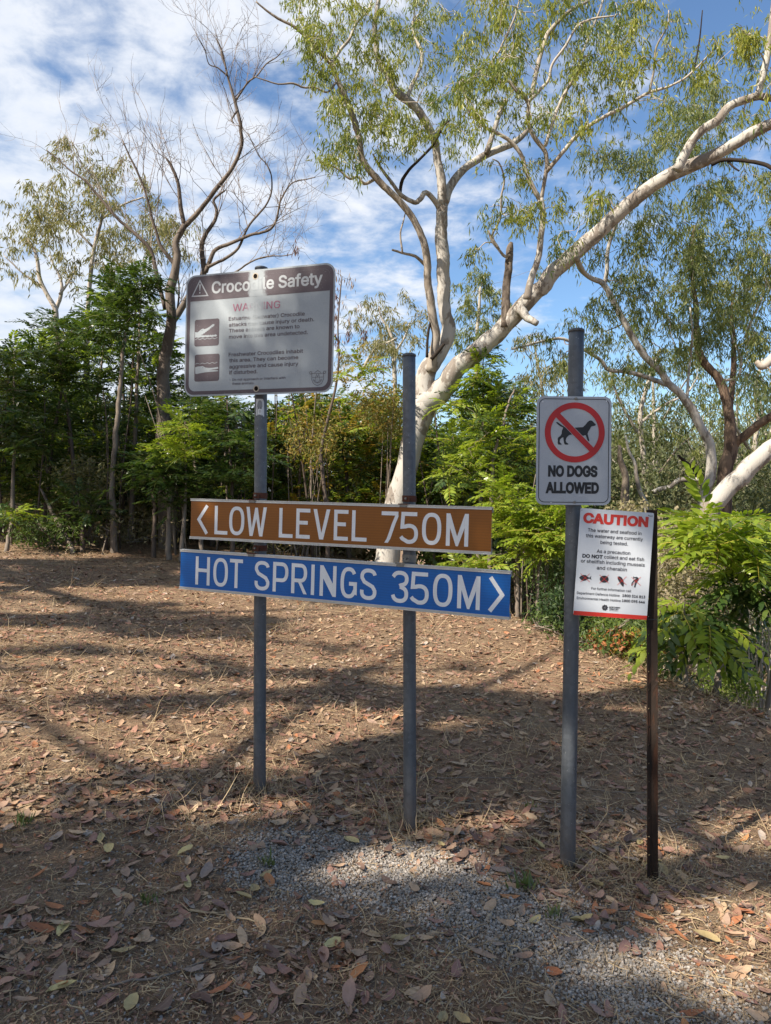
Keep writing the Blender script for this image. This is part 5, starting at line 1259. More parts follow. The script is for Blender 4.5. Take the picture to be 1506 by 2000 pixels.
gum_blobs = B('1560,120,50,5 1600,60,50,5 1640,120,50,5 1700,60,50,6 1560,40,50,4 1660,200,50,4 1600,280,40,3 1720,140,50,5 1500,-80,50,6 1440,-140,50,6 1540,-140,50,5 720,-60,60,6 800,-80,60,6 900,-60,60,5 1000,-70,60,6 1100,-60,60,5 1180,-70,60,5 600,-40,50,4 640,60 600,33 683,33 650,66 626,116 666,116 706,83 766,27 782,60 766,110 746,133 700,140 686,166 726,173 650,193,22 666,213 713,216 713,259 733,250 776,216 792,259 812,252,22 766,282,20,2 650,276,22,2 640,300,15,2 660,305,14,2 700,325,18,2 832,200,18 852,252,18,2 800,50 845,56 842,110 815,6 875,20,22 882,110 909,73 912,100 898,140 942,166 958,133 965,83 965,40 948,200 875,232,18 892,289,20,2 945,415,16,2 932,480,16,2 '
 '972,30 1016,74 998,22 1042,22 1098,18 1153,7 1208,22 1230,11 1245,40 1171,52 1127,89 1179,122 1190,144 1149,155 1116,177 1127,200 1053,207 1060,229 1013,229 1005,111 965,148 1326,48,22,2 1319,89,20,2 1330,125 1385,92,18,2 1393,126,16,2 1238,122,20,2 1245,177,20,2 1171,384,18 1116,435 1079,417 1031,402 1016,435 1079,450 1157,417,20,2 '
 '1459,59,18 1478,74,18 1463,100,18 1470,130,16,2 1481,229,18,2 1085,130,30,2 1120,130,25,2 1030,150,25,2 930,20,20,1 700,10,35 740,60,25 610,70,20 590,10,20,2 1060,330,25,2 1020,360,20,2 900,200,25,2 870,170,20,2 1180,80,25,2 1220,80,25,2 1270,110,20,1 '
 '1000,190,24,2 940,270,20,2 985,330,18,2 1110,240,22,2 1200,200,18,2 1290,200,16,1 1080,60,26,3 1140,30,24,3 620,140,18,2 600,100,15,2 680,250,20,2 740,200,22,3 690,290,15,2 810,290,18,2 835,150,18,2')
bm = {'white': M['gumbark'], 'pale': M['limbbark'], 'twigp': 0, 'limb': m_bark('tan_limb_bark', (.36, .32, .275), (.24, .205, .17), (.12, .095, .075), 3.5, .5), 'dead': M['darkbark'], 'brown': M['greybark'], 'twig': M['twig']}
traced_tree('gum_tree', 'big white gum with long sunlit limb reaching over the no dogs sign', 'tree',
            gum_parts, gum_blobs, bm, M['gumleaf'], (.11, .0185), 21, dj=.7, nper=44, spread=(.10, .10, .17), twig_r=.018, rend=.0042, twigmat=M['paletwig'])

# ------------------------------------------------------------------ gums on the right bank
rg1 = [
 ('trunk', B('1366,1330,26 1370,1150,24 1374,1010,22 1376,967,20 1388,927,20 1387,870,18 1366,830,17 1349,796,17 1326,766,15 1306,749,14 1286,719,14 1262,699,13 1235,658,13 1215,621,12 1195,584,12 1178,554,11 1151,541,9 1134,527,8 1124,508,6'), 14.0, 12.8, 'white'),
 ('limb', B('1302,751,11 1262,736,9 1222,726,8 1188,722,8 1175,705,7 1144,685,6 1101,662,6 1067,665,5 1027,675,5 1000,682,4'), 13.6, 12.6, 'white'),
 ('limb', B('1180,556,9 1185,531,8 1186,494,8 1194,462,7 1205,430,6 1190,400,4'), 13.0, 12.8, 'white'),
 ('limb', B('1342,780,6 1345,730,5 1350,690,4 1352,640,4 1348,600,3'), 13.7, 13.6, 'white'),
 ('dead_limb', B('1397,934,8 1380,935,9 1366,925,9 1343,907,8 1326,890,5'), 13.7, 13.2, 'dead'),
]
bl1 = B('1168,652 1185,635 1228,551 1252,578 1242,605 1286,601 1302,631 1279,652 1302,668 1329,645 1208,535 1238,528 1227,480 1252,443 1282,461 1204,700,20,2 1130,640,24,2 1110,700,20,2 1050,668,22,2 1067,712,22,2 1140,580,22,2 1160,480,22,2 1160,440,22 1240,350,25 1223,300 1245,330 1208,314 1171,314,22,2 1157,277,22,2 1264,332 1223,400,22,2 1200,600,20,2 1260,500 1210,390,20,2 1300,560 1270,400,20,2')
traced_tree('gum_tree', 'slender white gum bending left behind the no dogs sign', 'tree', rg1, bl1, bm, M['gumleaf2'], (.13, .020), 31, dj=.8, nper=48, spread=(.14, .14, .22), twig_r=.016)
rg2 = [
 ('trunk', B('1408,1330,34 1412,1150,32 1413,1000,30 1417,920,28 1427,880,26 1425,820,20 1417,776,18 1403,739,16 1376,709,15 1363,678,13 1360,638,11 1360,601,10 1354,560,8 1350,500,7 1356,440,5'), 15.0, 14.6, 'brown'),
 ('limb', B('1424,885,18 1440,862,17 1457,850,17 1480,830,16 1520,805,15'), 14.9, 14.2, 'brown'),
 ('limb', B('1424,810,12 1430,752,12 1433,712,10 1433,665,9 1428,610,6 1437,560,4'), 15.0, 15.2, 'brown'),
 ('limb', B('1404,742,6 1440,738,5 1447,700,5 1431,660,4 1420,630,3'), 14.8, 15.0, 'white'),
 ('limb', B('1455,660,6 1470,620,5 1485,590,4 1500,540,3'), 15.0, 14.6, 'white'),
]
bl2 = B('1353,490 1353,551 1380,534 1403,568 1420,591 1447,601 1464,618 1403,618 1386,668 1454,652 1494,568 1487,638 1470,736,22,2 1447,712,22,2 1356,185 1337,207 1393,207 1312,229 1293,251 1319,280 1337,387 1356,424 1411,387 1393,369 1326,461 1374,498 1337,517 1411,524 1485,332 1478,387 1492,424 1492,480 1496,553 1400,440 1430,450 1450,560 1380,600 1340,600 1330,560 1350,250,28 1380,250,25 1340,290,22 1400,300,22,2 1430,240,22,2 1400,180,20,2 1350,640 1330,700,22,2 1460,500 1490,520 1430,500,24')
traced_tree('gum_tree', 'brown-trunked gum forking on the right bank above the bright fronds', 'tree', rg2, bl2,
            {**bm, 'white': M['limbbark'], 'brown': M['brownbark']}, M['gumleaf2'], (.14, .021), 41, dj=.9, nper=52, spread=(.16, .16, .25), twig_r=.016, dens=3.0)
rg3 = [
 ('trunk', B('1330,1260,44 1358,1120,42 1385,1010,38 1403,974,36 1447,930,36 1480,897,34 1515,870,33 1570,840,30'), 11.5, 10.4, 'white'),
 ('limb', B('1520,690,20 1500,708,18 1488,716,15 1477,706,9'), 10.6, 10.6, 'brown'),
]
t3, _ = traced_tree('gum_tree', 'thick white gum trunk leaning right over the bright green fronds', 'tree', rg3, B('1560,760,30 1540,600,30 1550,500,40'), {**bm, 'brown': M['limbbark']}, M['gumleaf2'], (.12, .018), 51, nper=30)

# ------------------------------------------------------------------ bare tree on the left
bt = [
 ('trunk', B('332,1120,37.8 326,1000,36.1 322,890,32.7 321,815,29.2 319,740,24.1 322,700,22.4 329,666,21.5 335,620,19.8 332,573,18.1 341,536,17.2 347,499,13.8 343,474,12.9 361,439,12.0'), 13.6, 13.0, 'g'),
 ('limb', B('361,441,9.5 353,404,8.6 348,358,6.9 335,325,6.0 324,308,3.4'), 13.0, 12.8, 'g'),
 ('limb', B('360,442,10.3 383,419,9.5 402,396,8.6 419,373,8.6 454,328,7.7 472,283,6.9 470,255,6.9 469,237,6.9 457,192,6.0 444,146,4.3 434,101,3.4 422,75,2.6'), 13.0, 12.4, 'g'),
 ('limb', B('458,200,4.3 470,182,3.9 485,160,3.4 502,148,3.0 520,125,2.6 540,112,2.1 552,98,1.7'), 12.6, 12.3, 'g'),
 ('limb', B('444,148,3.4 425,132,2.6 408,125,2.1 400,98,1.7 384,70,1.7'), 12.5, 12.2, 'g'),
 ('limb', B('464,215,4.3 453,232,3.4 456,240,2.6'), 12.5, 12.4, 'g'),
 ('limb', B('344,520,9.5 328,500,7.7 313,479,6.9 305,452,6.0 298,429,5.2 283,373,4.3 267,333,4.3 252,303,3.4 240,275,2.6'), 13.1, 12.6, 'g'),
 ('limb', B('323,605,8.6 308,545,8.6 295,490,7.7 272,464,6.9 248,443,6.0 227,424,6.0 197,388,5.2 166,353,4.3 140,335,3.4 126,323,2.6 106,305,2.1 91,293,1.7'), 13.3, 12.8, 'g'),
 ('stem', B('326,700,13.8 330,645,12.9 352,607,12.9 368,580,12.0 390,550,11.2 399,530,11.2 396,505,10.3 394,479,9.5 404,454,7.7 420,430,6.9 423,410,6.0 417,392,5.2 428,380,4.3 439,373,3.4'), 13.5, 13.2, 'g'),
 ('limb', B('402,532,8.6 412,505,8.6 422,487,7.7 454,474,6.9 489,459,6.0 512,454,5.2 530,446,5.2 540,429,4.3 545,405,4.3 550,388,3.4 570,358,2.6 600,350,2.1 616,346,1.7'), 13.3, 12.7, 'g'),
 ('limb', B('405,522,6.9 425,512,6.0 440,505,6.0 465,485,5.2 484,444,4.3 504,419,4.3 520,400,3.4 530,375,3.4 530,343,2.6 520,320,2.6 505,303,2.1 485,262,1.7'), 13.2, 13.0, 'g'),
 ('limb', B('454,535,4.3 470,525,3.4 484,515,3.4 505,505,3.0 530,500,2.6 550,500,2.1 570,497,1.7'), 13.2, 12.6, 'g'),
 ('limb', B('336,640,5.2 345,612,4.3 350,570,3.4 346,520,2.6'), 13.4, 13.6, 'g'),
]
bb = B('440,70,35,14 480,90,40,16 410,70,28,10 520,100,30,10 460,40,28,9 395,95,22,5 540,80,18,5 500,150,24,6 425,150,20,4 220,250,35,12 200,290,40,12 250,300,35,12 150,330,35,9 100,310,28,7 290,300,35,10 330,290,40,10 370,290,30,8 400,290,28,8 300,360,40,12 360,350,35,10 410,330,30,8 430,270,25,6 480,290,25,6 520,280,28,9 560,310,30,10 590,340,25,8 500,350,35,10 560,390,30,10 480,400,30,10 430,440,25,8 550,450,28,9 560,480,24,8 520,500,25,6 590,480,20,5 260,400,35,10 220,370,30,8 300,430,28,8 180,400,25,6 390,480,18,4 600,300,18,4 212,200,18,4 340,410,30,8 450,370,25,7 575,420,24,6')
M['baretwig'] = m_plain('bare_twig_bark', (.24, .20, .175), .85, .1, 0, .4, 12)
traced_tree('bare_tree', 'leafless grey tree with fine twigs rising behind the crocodile sign', 'tree', bt, bb, {'g': m_bark('bare_tree_bark', (.17, .14, .118), (.10, .08, .068), (.05, .04, .034), 5, .5), 'twig': M['twig']},
            None, None, 61, dj=.8, twig_r=.0075, up=.7, twigmat=M['baretwig'], extra=True, rend=.0022)

# ------------------------------------------------------------------ pale khaki gum behind the thicket
k4 = [('trunk', B('1255,1250,12 1262,1000,11 1258,900,10 1250,820,9 1262,760,8 1280,710,6 1290,680,4'), 20, 19.5, 'white'),
      ('limb', B('1254,860,7 1225,810,6 1205,770,5 1190,720,4'), 20, 19.5, 'white'), ('limb', B('1252,825,6 1300,790,5 1340,770,4 1360,740,3'), 20, 20.5, 'white')]
kb4 = B('1190,700 1205,740 1225,780 1250,720 1270,680 1290,720 1310,760 1340,730 1360,700 1380,760 1240,830 1290,850 1340,830 1220,870 1380,820 1200,820 1270,790 1320,690 1230,660')
traced_tree('gum_tree', 'hazy grey-green gum across the gully just right of the no dogs sign', 'tree', k4, kb4, {'white': M['limbbark'], 'twig': M['paletwig']}, M['gumleaf2'], (.17, .028), 93, dj=1.0, nper=44, spread=(.24, .24, .3), twig_r=.014)
k5 = [('trunk', B('1470,1250,13 1462,1000,12 1470,900,10 1480,820,8 1475,760,6 1490,700,4'), 21, 20.5, 'white'), ('limb', B('1470,890,7 1440,840,5 1415,800,4'), 21, 20, 'white')]
kb5 = B('1480,690 1500,730 1460,760 1440,800 1480,800 1500,850 1420,830 1450,860 1410,780 1490,760 1520,700 1530,800 1430,740')
traced_tree('gum_tree', 'grey-green gum across the gully at the right picture edge', 'tree', k5, kb5, {'white': M['limbbark'], 'twig': M['paletwig']}, M['gumleaf2'], (.17, .028), 94, dj=1.0, nper=44, spread=(.24, .24, .3), twig_r=.014)
k6 = [('trunk', B('1062,1150,10 1058,950,9 1050,850,8 1060,780,6 1052,720,5 1045,680,3'), 20, 19.5, 'white'), ('limb', B('1054,860,6 1085,810,5 1100,770,4'), 20, 20, 'white')]
kb6 = B('1030,700 1050,670 1080,690 1020,740 1060,730 1095,740 1040,780 1085,790 1110,720 1010,780 1060,820 1100,830 1020,830')
traced_tree('gum_tree', 'khaki gum across the gully just left of the no dogs post', 'tree', k6, kb6, {'white': M['limbbark'], 'twig': M['paletwig']}, M['khaki'], (.17, .028), 95, dj=1.0, nper=36, spread=(.24, .24, .3), twig_r=.014)
kt = [
 ('trunk', B('118,900,14 114,760,12 110,640,11 108,605,10 92,575,8 78,545,8 74,515,7 70,495,6 60,475,4'), 19.5, 19, 'white'),
 ('limb', B('109,606,8 118,580,7 121,560,6 115,535,5 106,520,4 98,500,3'), 19.5, 19.5, 'white'),
 ('limb', B('116,575,5 128,560,4 140,540,4 150,520,3'), 19.4, 19.6, 'white'),
 ('limb', B('86,565,5 60,545,4 40,530,3 25,515,3 8,500,2'), 19.3, 19, 'white'),
 ('limb', B('170,900,10 168,700,9 175,560,8 185,480,7 200,420,5 195,370,4 170,330,3'), 19.8, 19.5, 'white'),
 ('limb', B('184,485,5 150,450,4 120,420,3'), 19.8, 19.5, 'white'),
 ('limb', B('196,430,5 240,400,4 280,385,3'), 19.8, 19.5, 'white'),
]
kb = B('100,353 66,404 116,419 50,429 91,454 151,454 126,494,24,2 166,323 212,313 192,353 222,353 177,404 141,383 227,404 202,479 242,479 303,383 313,434 283,419 353,484,22,2 111,303,22,2 131,293,20,2 227,262,20,1 15,505,20,2 262,454 40,460,20,2 190,440 240,440 290,460 140,420 80,430 60,380,20,2 40,400,20,1 30,480,18,2 160,500,24,2 220,510 270,500 200,380 320,470 150,540,20,2 50,540,16,1 340,440,20,2')
traced_tree('gum_tree', 'sparse khaki-leaved gum with thin white branches behind the left thicket', 'tree', kt, kb, {'white': M['limbbark'], 'twig': M['paletwig']}, M['khaki'], (.18, .030), 71, dj=1.0, nper=40, spread=(.24, .24, .3), twig_r=.014)
k2 = [('trunk', B('775,960,10 772,800,9 770,700,8 768,670,7 760,645,5 745,620,4 740,600,3'), 22, 22, 'white'),
      ('limb', B('700,740,6 720,700,6 735,680,5 760,668,4 775,660,3'), 22, 21.5, 'white'),
      ('limb', B('770,690,5 790,660,4 800,630,3'), 22, 22, 'white')]
kb2 = B('735,605 745,640 760,600 778,630 720,650 760,660,24,2 740,680,22,2 710,690,22,2 785,600,20,2 800,650,20,2 700,610,20,1 690,650,20,2 820,600,16,1 750,710,22,2 690,700,20,2 780,690,20,2')
traced_tree('gum_tree', 'pale olive gum far behind the gap left of the bare post', 'tree', k2, kb2, {'white': M['limbbark'], 'twig': M['paletwig']}, M['khaki'], (.18, .030), 81, dj=1.0, nper=44, spread=(.26, .26, .3), twig_r=.014)
k3 = [('trunk', B('925,1000,9 930,800,8 932,650,7 936,600,6 938,560,4'), 19, 19, 'white')]
kb3 = B('915,548 942,538 960,570 930,580 950,620,22,2 905,600,20,2 925,630,22,2 970,600,20,2 900,570,18,1 940,650,24,2 1040,560,20,1 905,640,20,2')
traced_tree('gum_tree', 'small hanging-leaved gum between the forked white trunk and its limb', 'tree', k3, kb3, {'white': M['limbbark'], 'twig': M['twig']}, M['gumleaf2'], (.15, .026), 91, dj=.8, nper=56, spread=(.2, .2, .28))

# ------------------------------------------------------------------ pinnate fronds
def frond_geo(Ln=.36, pairs=8, ll=.085, lw=.028, droop=.25, seed=0, thin=False):
    g = np.random.default_rng(seed)
    b = MB()
    def rach(t): return np.array([Ln * t, .03 * math.sin(t * 2 + seed) * Ln, -droop * Ln * t * t + .05 * Ln * t])
    P = [rach(t) for t in (0, .25, .5, .75, 1)]
    b.add(*tube(P, [.0022, .002, .0016, .0012, .0008], 3, False), mi=1)
    for k in range(pairs):
        t = .16 + .84 * k / (pairs - 1)
        sc = (.75 + .5 * math.sin(math.pi * min(1, t * .95))) * g.uniform(.88, 1.1)
        for s in (-1, 1):
            if k == pairs - 1 and s == 1: pass
            p = rach(t); an = math.radians(62 - 26 * t + g.normal() * 6)
            d = np.array([math.cos(an), s * math.sin(an), -.22 + g.normal() * .12]); d /= np.linalg.norm(d)
            sd = np.cross(d, [0, 0, 1]); sd /= np.linalg.norm(sd); up = np.cross(sd, d)
            sd = sd + up * g.normal() * .3; sd /= np.linalg.norm(sd)
            l_ = ll * sc; w_ = lw * sc
            V = [p + d * l_ * .04, p + d * l_ * .36 + sd * w_ / 2 + up * .1 * w_, p + d * l_ * .36 - sd * w_ / 2 + up * .1 * w_,
                 p + d * l_ * .75 + sd * w_ * .40 - up * .06 * l_, p + d * l_ * .75 - sd * w_ * .40 - up * .06 * l_, p + d * l_ - up * .14 * l_]
            b.add(V, [[(0, 1, 2), (3, 5, 4)], [(1, 3, 4, 2)]])
    return b

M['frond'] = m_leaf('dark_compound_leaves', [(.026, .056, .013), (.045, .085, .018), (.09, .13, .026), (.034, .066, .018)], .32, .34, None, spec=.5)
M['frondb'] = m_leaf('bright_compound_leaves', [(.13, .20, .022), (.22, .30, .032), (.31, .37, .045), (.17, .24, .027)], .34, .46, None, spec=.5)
M['frondy'] = m_leaf('yellowing_compound_leaves', [(.30, .20, .03), (.22, .20, .03), (.38, .22, .04), (.16, .17, .03)], .4, .4)
M['frondr'] = m_leaf('red_brown_compound_leaves', [(.36, .10, .035), (.28, .12, .04), (.42, .16, .06)], .5, .35)
M['rachis'] = m_plain('leaf_stalk', (.16, .17, .05), .6, .2)
M['rachisy'] = m_plain('yellow_leaf_stalk', (.38, .30, .06), .6, .2)
FR = {}
for key, mat, rc, Ln, pairs, ll, lw, dr in (('dark', 'frond', 'rachis', .34, 9, .085, .026, .35), ('bright', 'frondb', 'rachisy', .36, 9, .085, .027, .35),
        ('big', 'frondb', 'rachisy', .46, 9, .115, .036, .40), ('bigdark', 'frond', 'rachis', .40, 8, .115, .036, .55), ('yellow', 'frondy', 'rachisy', .32, 9, .07, .022, .4), ('red', 'frondr', 'rachisy', .26, 7, .085, .03, .6)):
    FR[key] = []
    for v in range(5):
        g_ = frond_geo(Ln, pairs, ll, lw, dr * (.6 + .25 * v), seed=v * 7 + len(key))
        FR[key].append((g_, g_.data('frond', [M[mat], M[rc]])))

def whorl(P, n, g, tilt=.35, sc=1.0, r=.04):
    """frond placements (matrix list) round a shoot tip"""
    out = []; a0 = g.uniform(0, 6.28)
    for k in range(n):
        a = a0 + 2.4 * k + g.normal() * .2
        e = tilt + g.normal() * .35
        Rm = Matrix.Rotation(a, 4, 'Z') @ Matrix.Rotation(-e, 4, 'Y') @ Matrix.Rotation(g.normal() * .3, 4, 'X')
        s = sc * g.uniform(.75, 1.15)
        off = P + np.array([math.cos(a) * r, math.sin(a) * r, -g.uniform(0, .14)])
        out.append(Matrix.Translation(Vector(off)) @ Rm @ Matrix.Scale(s, 4))
    return out

def put_fronds(root, mats, kinds, g, joined):
    """fronds as parts of their own, or baked into one crown"""
    inv = Matrix.Translation(-root.location)
    if not joined:
        for m_ in mats:
            k = kinds[int(g.integers(len(kinds)))]; v = int(g.integers(5))
            o = bpy.data.objects.new('frond', FR[k][v][1]); COL.objects.link(o); o.parent = root
            o.matrix_local = inv @ m_
        return
    b = MB(); ks = sorted(set(kinds)); mi = {k: i for i, k in enumerate(ks)}
    for m_ in mats:
        k = kinds[int(g.integers(len(kinds)))]; geo = FR[k][int(g.integers(5))][0]
        A = np.array(m_)
        for i in range(0, 1):
            pass
        V = np.concatenate(geo.V) @ A[:3, :3].T + A[:3, 3]
        Fs = [np.concatenate(geo.F[q]) for q in sorted(geo.F)]
        Ms = [np.concatenate(geo.M[q]) for q in sorted(geo.F)]
        for f, mm in zip(Fs, Ms):
            pass
        n0 = b.n
        b.V.append(V); 
        for f, mm in zip(Fs, Ms):
            b.F.setdefault(f.shape[1], []).append(f + n0); b.M.setdefault(f.shape[1], []).append(mm * 0 + mi[k] * 2 + mm)
        b.n += len(V)
    km = {'dark': 'frond', 'bright': 'frondb', 'big': 'frondb', 'bigdark': 'frond', 'yellow': 'frondy', 'red': 'frondr'}
    mats_ = []
    for k in ks: mats_ += [M[km[k]], M['rachis' if k in ('dark', 'bigdark') else 'rachisy']]
    b.obj('crown', mats_, root, kind='stuff')

M['sapbark'] = m_bark('sapling_bark', (.21, .175, .145), (.13, .105, .085), (.06, .05, .04), 7, .52)
M['sapbark2'] = m_bark('dark_sapling_bark', (.11, .085, .07), (.07, .055, .045), (.03, .025, .02), 7, .52)

def sapling(name, label, base_px, base_d, stem_px, tips, nf, kinds, g, joined, wpx=9, lean=.0, group=None, bark='sapbark', sc=1.0, base_xyz=None, tilt=.3):
    """stem_px: traced stem above the ground point; tips: list of world points where leaves gather"""
    if base_xyz is None:
        p = pix(base_px, 1000, base_d); base = np.array([p[0], p[1], float(H(p[0], p[1]))])
    else: base = np.array(base_xyz)
    t = thing(name, label, 'tree', tuple(base), group)
    tips = np.array(tips)
    top = tips[np.argmax(tips[:, 2])]
    if stem_px:
        P, R = limb_px(stem_px, base_d)
        P = np.vstack([base - [0, 0, .08], P]); R = np.concatenate([[R[0] * 1.15], R])
    else:
        mid = base * .55 + top * .45 + np.array([g.normal() * .08, g.normal() * .08, 0]); mid[:2] = mid[:2] * .6 + base[:2] * .4
        P = np.array([base - [0, 0, .08], base * .8 + mid * .2, mid, mid * .5 + top * .5, top])
        w0 = wpx * base_d / F / 2
        R = np.array([w0 * 1.2, w0, w0 * .75, w0 * .5, w0 * .22])
    P, R = catmull(P, R, 5)
    P[2:-1] += g.normal(size=(len(P) - 3, 3)) * .006
    b = MB(); b.add(*tube(P, R, 7, True, .05, 1)); b.obj('stem', M[bark], t, True)
    k0 = len(P) // 4
    tw = grow(P[k0:], R[k0:], tips, int(g.integers(9999)), .007, .0025, up=.3)
    if tw.n: tw.obj('twigs', M[bark], t, kind='stuff')
    ms = []
    for q in tips: ms += whorl(q, nf, g, tilt, sc)
    put_fronds(t, ms, kinds, g, joined)
    return t

g = np.random.default_rng(5)
def tips_in(cx_, cy_, rx, ry, n, d, dj, g):
    out = []
    for _ in range(n):
        a = g.uniform(0, 6.28); q = math.sqrt(g.uniform())
        out.append(pix(cx_ + rx * q * math.cos(a), cy_ + ry * q * math.sin(a), d + g.normal() * dj))
    return out

TH = 'young compound-leaved trees of the left thicket'
# front row, fronds as parts
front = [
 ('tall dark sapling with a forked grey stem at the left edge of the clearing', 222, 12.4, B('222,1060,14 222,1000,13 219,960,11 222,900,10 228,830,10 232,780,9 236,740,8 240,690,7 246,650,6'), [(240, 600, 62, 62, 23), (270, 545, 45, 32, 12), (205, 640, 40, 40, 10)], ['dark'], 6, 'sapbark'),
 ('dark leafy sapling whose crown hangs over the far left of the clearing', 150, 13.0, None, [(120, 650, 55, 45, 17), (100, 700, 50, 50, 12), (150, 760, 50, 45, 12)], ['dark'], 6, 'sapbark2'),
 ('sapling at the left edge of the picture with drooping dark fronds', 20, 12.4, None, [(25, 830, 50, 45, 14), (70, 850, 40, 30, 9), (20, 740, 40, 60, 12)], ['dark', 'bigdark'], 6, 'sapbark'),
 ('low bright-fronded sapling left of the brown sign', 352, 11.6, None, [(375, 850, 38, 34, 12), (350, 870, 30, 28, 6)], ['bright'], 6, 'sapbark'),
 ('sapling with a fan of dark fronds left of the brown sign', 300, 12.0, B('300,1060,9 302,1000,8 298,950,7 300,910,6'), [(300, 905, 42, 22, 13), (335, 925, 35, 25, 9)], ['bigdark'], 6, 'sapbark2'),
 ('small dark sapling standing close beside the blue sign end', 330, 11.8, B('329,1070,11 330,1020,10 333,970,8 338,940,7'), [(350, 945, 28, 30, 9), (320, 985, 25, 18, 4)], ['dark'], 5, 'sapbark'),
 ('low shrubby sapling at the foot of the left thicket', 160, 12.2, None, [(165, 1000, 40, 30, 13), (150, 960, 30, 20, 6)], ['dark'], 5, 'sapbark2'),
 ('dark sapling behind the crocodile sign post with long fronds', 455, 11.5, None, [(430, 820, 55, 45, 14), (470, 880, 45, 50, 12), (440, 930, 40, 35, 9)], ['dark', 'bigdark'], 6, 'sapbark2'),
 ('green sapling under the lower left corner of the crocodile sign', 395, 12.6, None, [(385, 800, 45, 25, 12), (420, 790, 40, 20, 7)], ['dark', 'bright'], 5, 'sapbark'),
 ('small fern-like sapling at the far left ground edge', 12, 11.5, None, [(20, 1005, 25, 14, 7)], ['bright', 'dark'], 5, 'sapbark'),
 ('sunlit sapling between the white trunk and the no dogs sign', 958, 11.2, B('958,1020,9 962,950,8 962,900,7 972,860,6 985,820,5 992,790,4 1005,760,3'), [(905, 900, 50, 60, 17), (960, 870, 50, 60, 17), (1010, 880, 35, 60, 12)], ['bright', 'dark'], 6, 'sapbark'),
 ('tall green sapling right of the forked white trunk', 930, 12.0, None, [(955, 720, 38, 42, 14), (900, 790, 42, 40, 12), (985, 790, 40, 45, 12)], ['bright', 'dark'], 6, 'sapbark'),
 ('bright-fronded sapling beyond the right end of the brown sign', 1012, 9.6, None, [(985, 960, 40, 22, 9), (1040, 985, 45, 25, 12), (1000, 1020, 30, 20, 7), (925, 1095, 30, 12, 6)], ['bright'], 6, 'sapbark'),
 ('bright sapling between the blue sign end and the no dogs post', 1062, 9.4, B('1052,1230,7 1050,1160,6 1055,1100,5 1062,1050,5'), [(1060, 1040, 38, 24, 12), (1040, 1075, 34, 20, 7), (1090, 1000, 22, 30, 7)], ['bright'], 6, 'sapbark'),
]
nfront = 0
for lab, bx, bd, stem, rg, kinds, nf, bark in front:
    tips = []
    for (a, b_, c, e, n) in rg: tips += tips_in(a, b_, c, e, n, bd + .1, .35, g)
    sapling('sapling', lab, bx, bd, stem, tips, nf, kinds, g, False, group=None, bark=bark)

# second and third rows: joined crowns
def top_line(x):
    xs = [-80, 0, 60, 90, 150, 190, 260, 300, 330, 400, 480, 560, 650, 700, 740, 790, 830, 870, 905, 940, 975, 1010, 1050, 1090, 1120]
    ys = [660, 655, 665, 620, 610, 545, 520, 540, 640, 760, 790, 770, 740, 770, 775, 740, 830, 850, 770, 720, 700, 770, 850, 900, 960]
    return np.interp(x, xs, ys)
rows = [(13.6, 15.0, 13, -60, 1040, 9), (15.5, 17.5, 13, -60, 1060, 9), (18, 22, 12, -40, 1040, 9)]
idx = 0
place_words = ['far left', 'left', 'behind the crocodile sign', 'right of the crocodile sign', 'behind the white trunk', 'right of the white trunk']
for d0, d1, n, x0, x1, per in rows:
    for i in range(n):
        bx = x0 + (x1 - x0) * (i + g.uniform(.2, .8)) / n
        d = g.uniform(d0, d1)
        wd_ = (x1 - x0) / n * .75
        tl = top_line(bx) + (0 if d < 17 else 15)
        tips = []
        for _ in range(44):
            x = bx + g.uniform(-1, 1) * wd_
            y = g.uniform(max(tl, top_line(x)) + 10, 985)
            tips.append(pix(x, y, d + g.normal() * .4))
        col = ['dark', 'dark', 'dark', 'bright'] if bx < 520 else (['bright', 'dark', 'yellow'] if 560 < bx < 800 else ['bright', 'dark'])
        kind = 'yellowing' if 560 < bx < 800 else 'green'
        pw = 'left of' if bx < 380 else ('behind' if bx < 640 else 'right of')
        rw = ['second row', 'third row', 'back row'][rows.index((d0, d1, n, x0, x1, per))]
        where_ = ['outside the far left edge', 'at the far left edge', 'left of the forked sapling', 'just behind the forked sapling', 'behind the bare tree trunk', 'behind the crocodile sign', 'behind the crocodile sign post', 'under the right half of the crocodile sign', 'right of the seed pod tree', 'left of the bare-topped post', 'behind the white trunk', 'right of the forked white trunk', 'beyond the brown sign end', 'left of the no dogs post', 'behind the no dogs post'][int(np.clip((bx + 80) / 80, 0, 14))]
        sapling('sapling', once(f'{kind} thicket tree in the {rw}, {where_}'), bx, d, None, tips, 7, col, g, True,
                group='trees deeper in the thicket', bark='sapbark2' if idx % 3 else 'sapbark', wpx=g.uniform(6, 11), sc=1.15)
        idx += 1

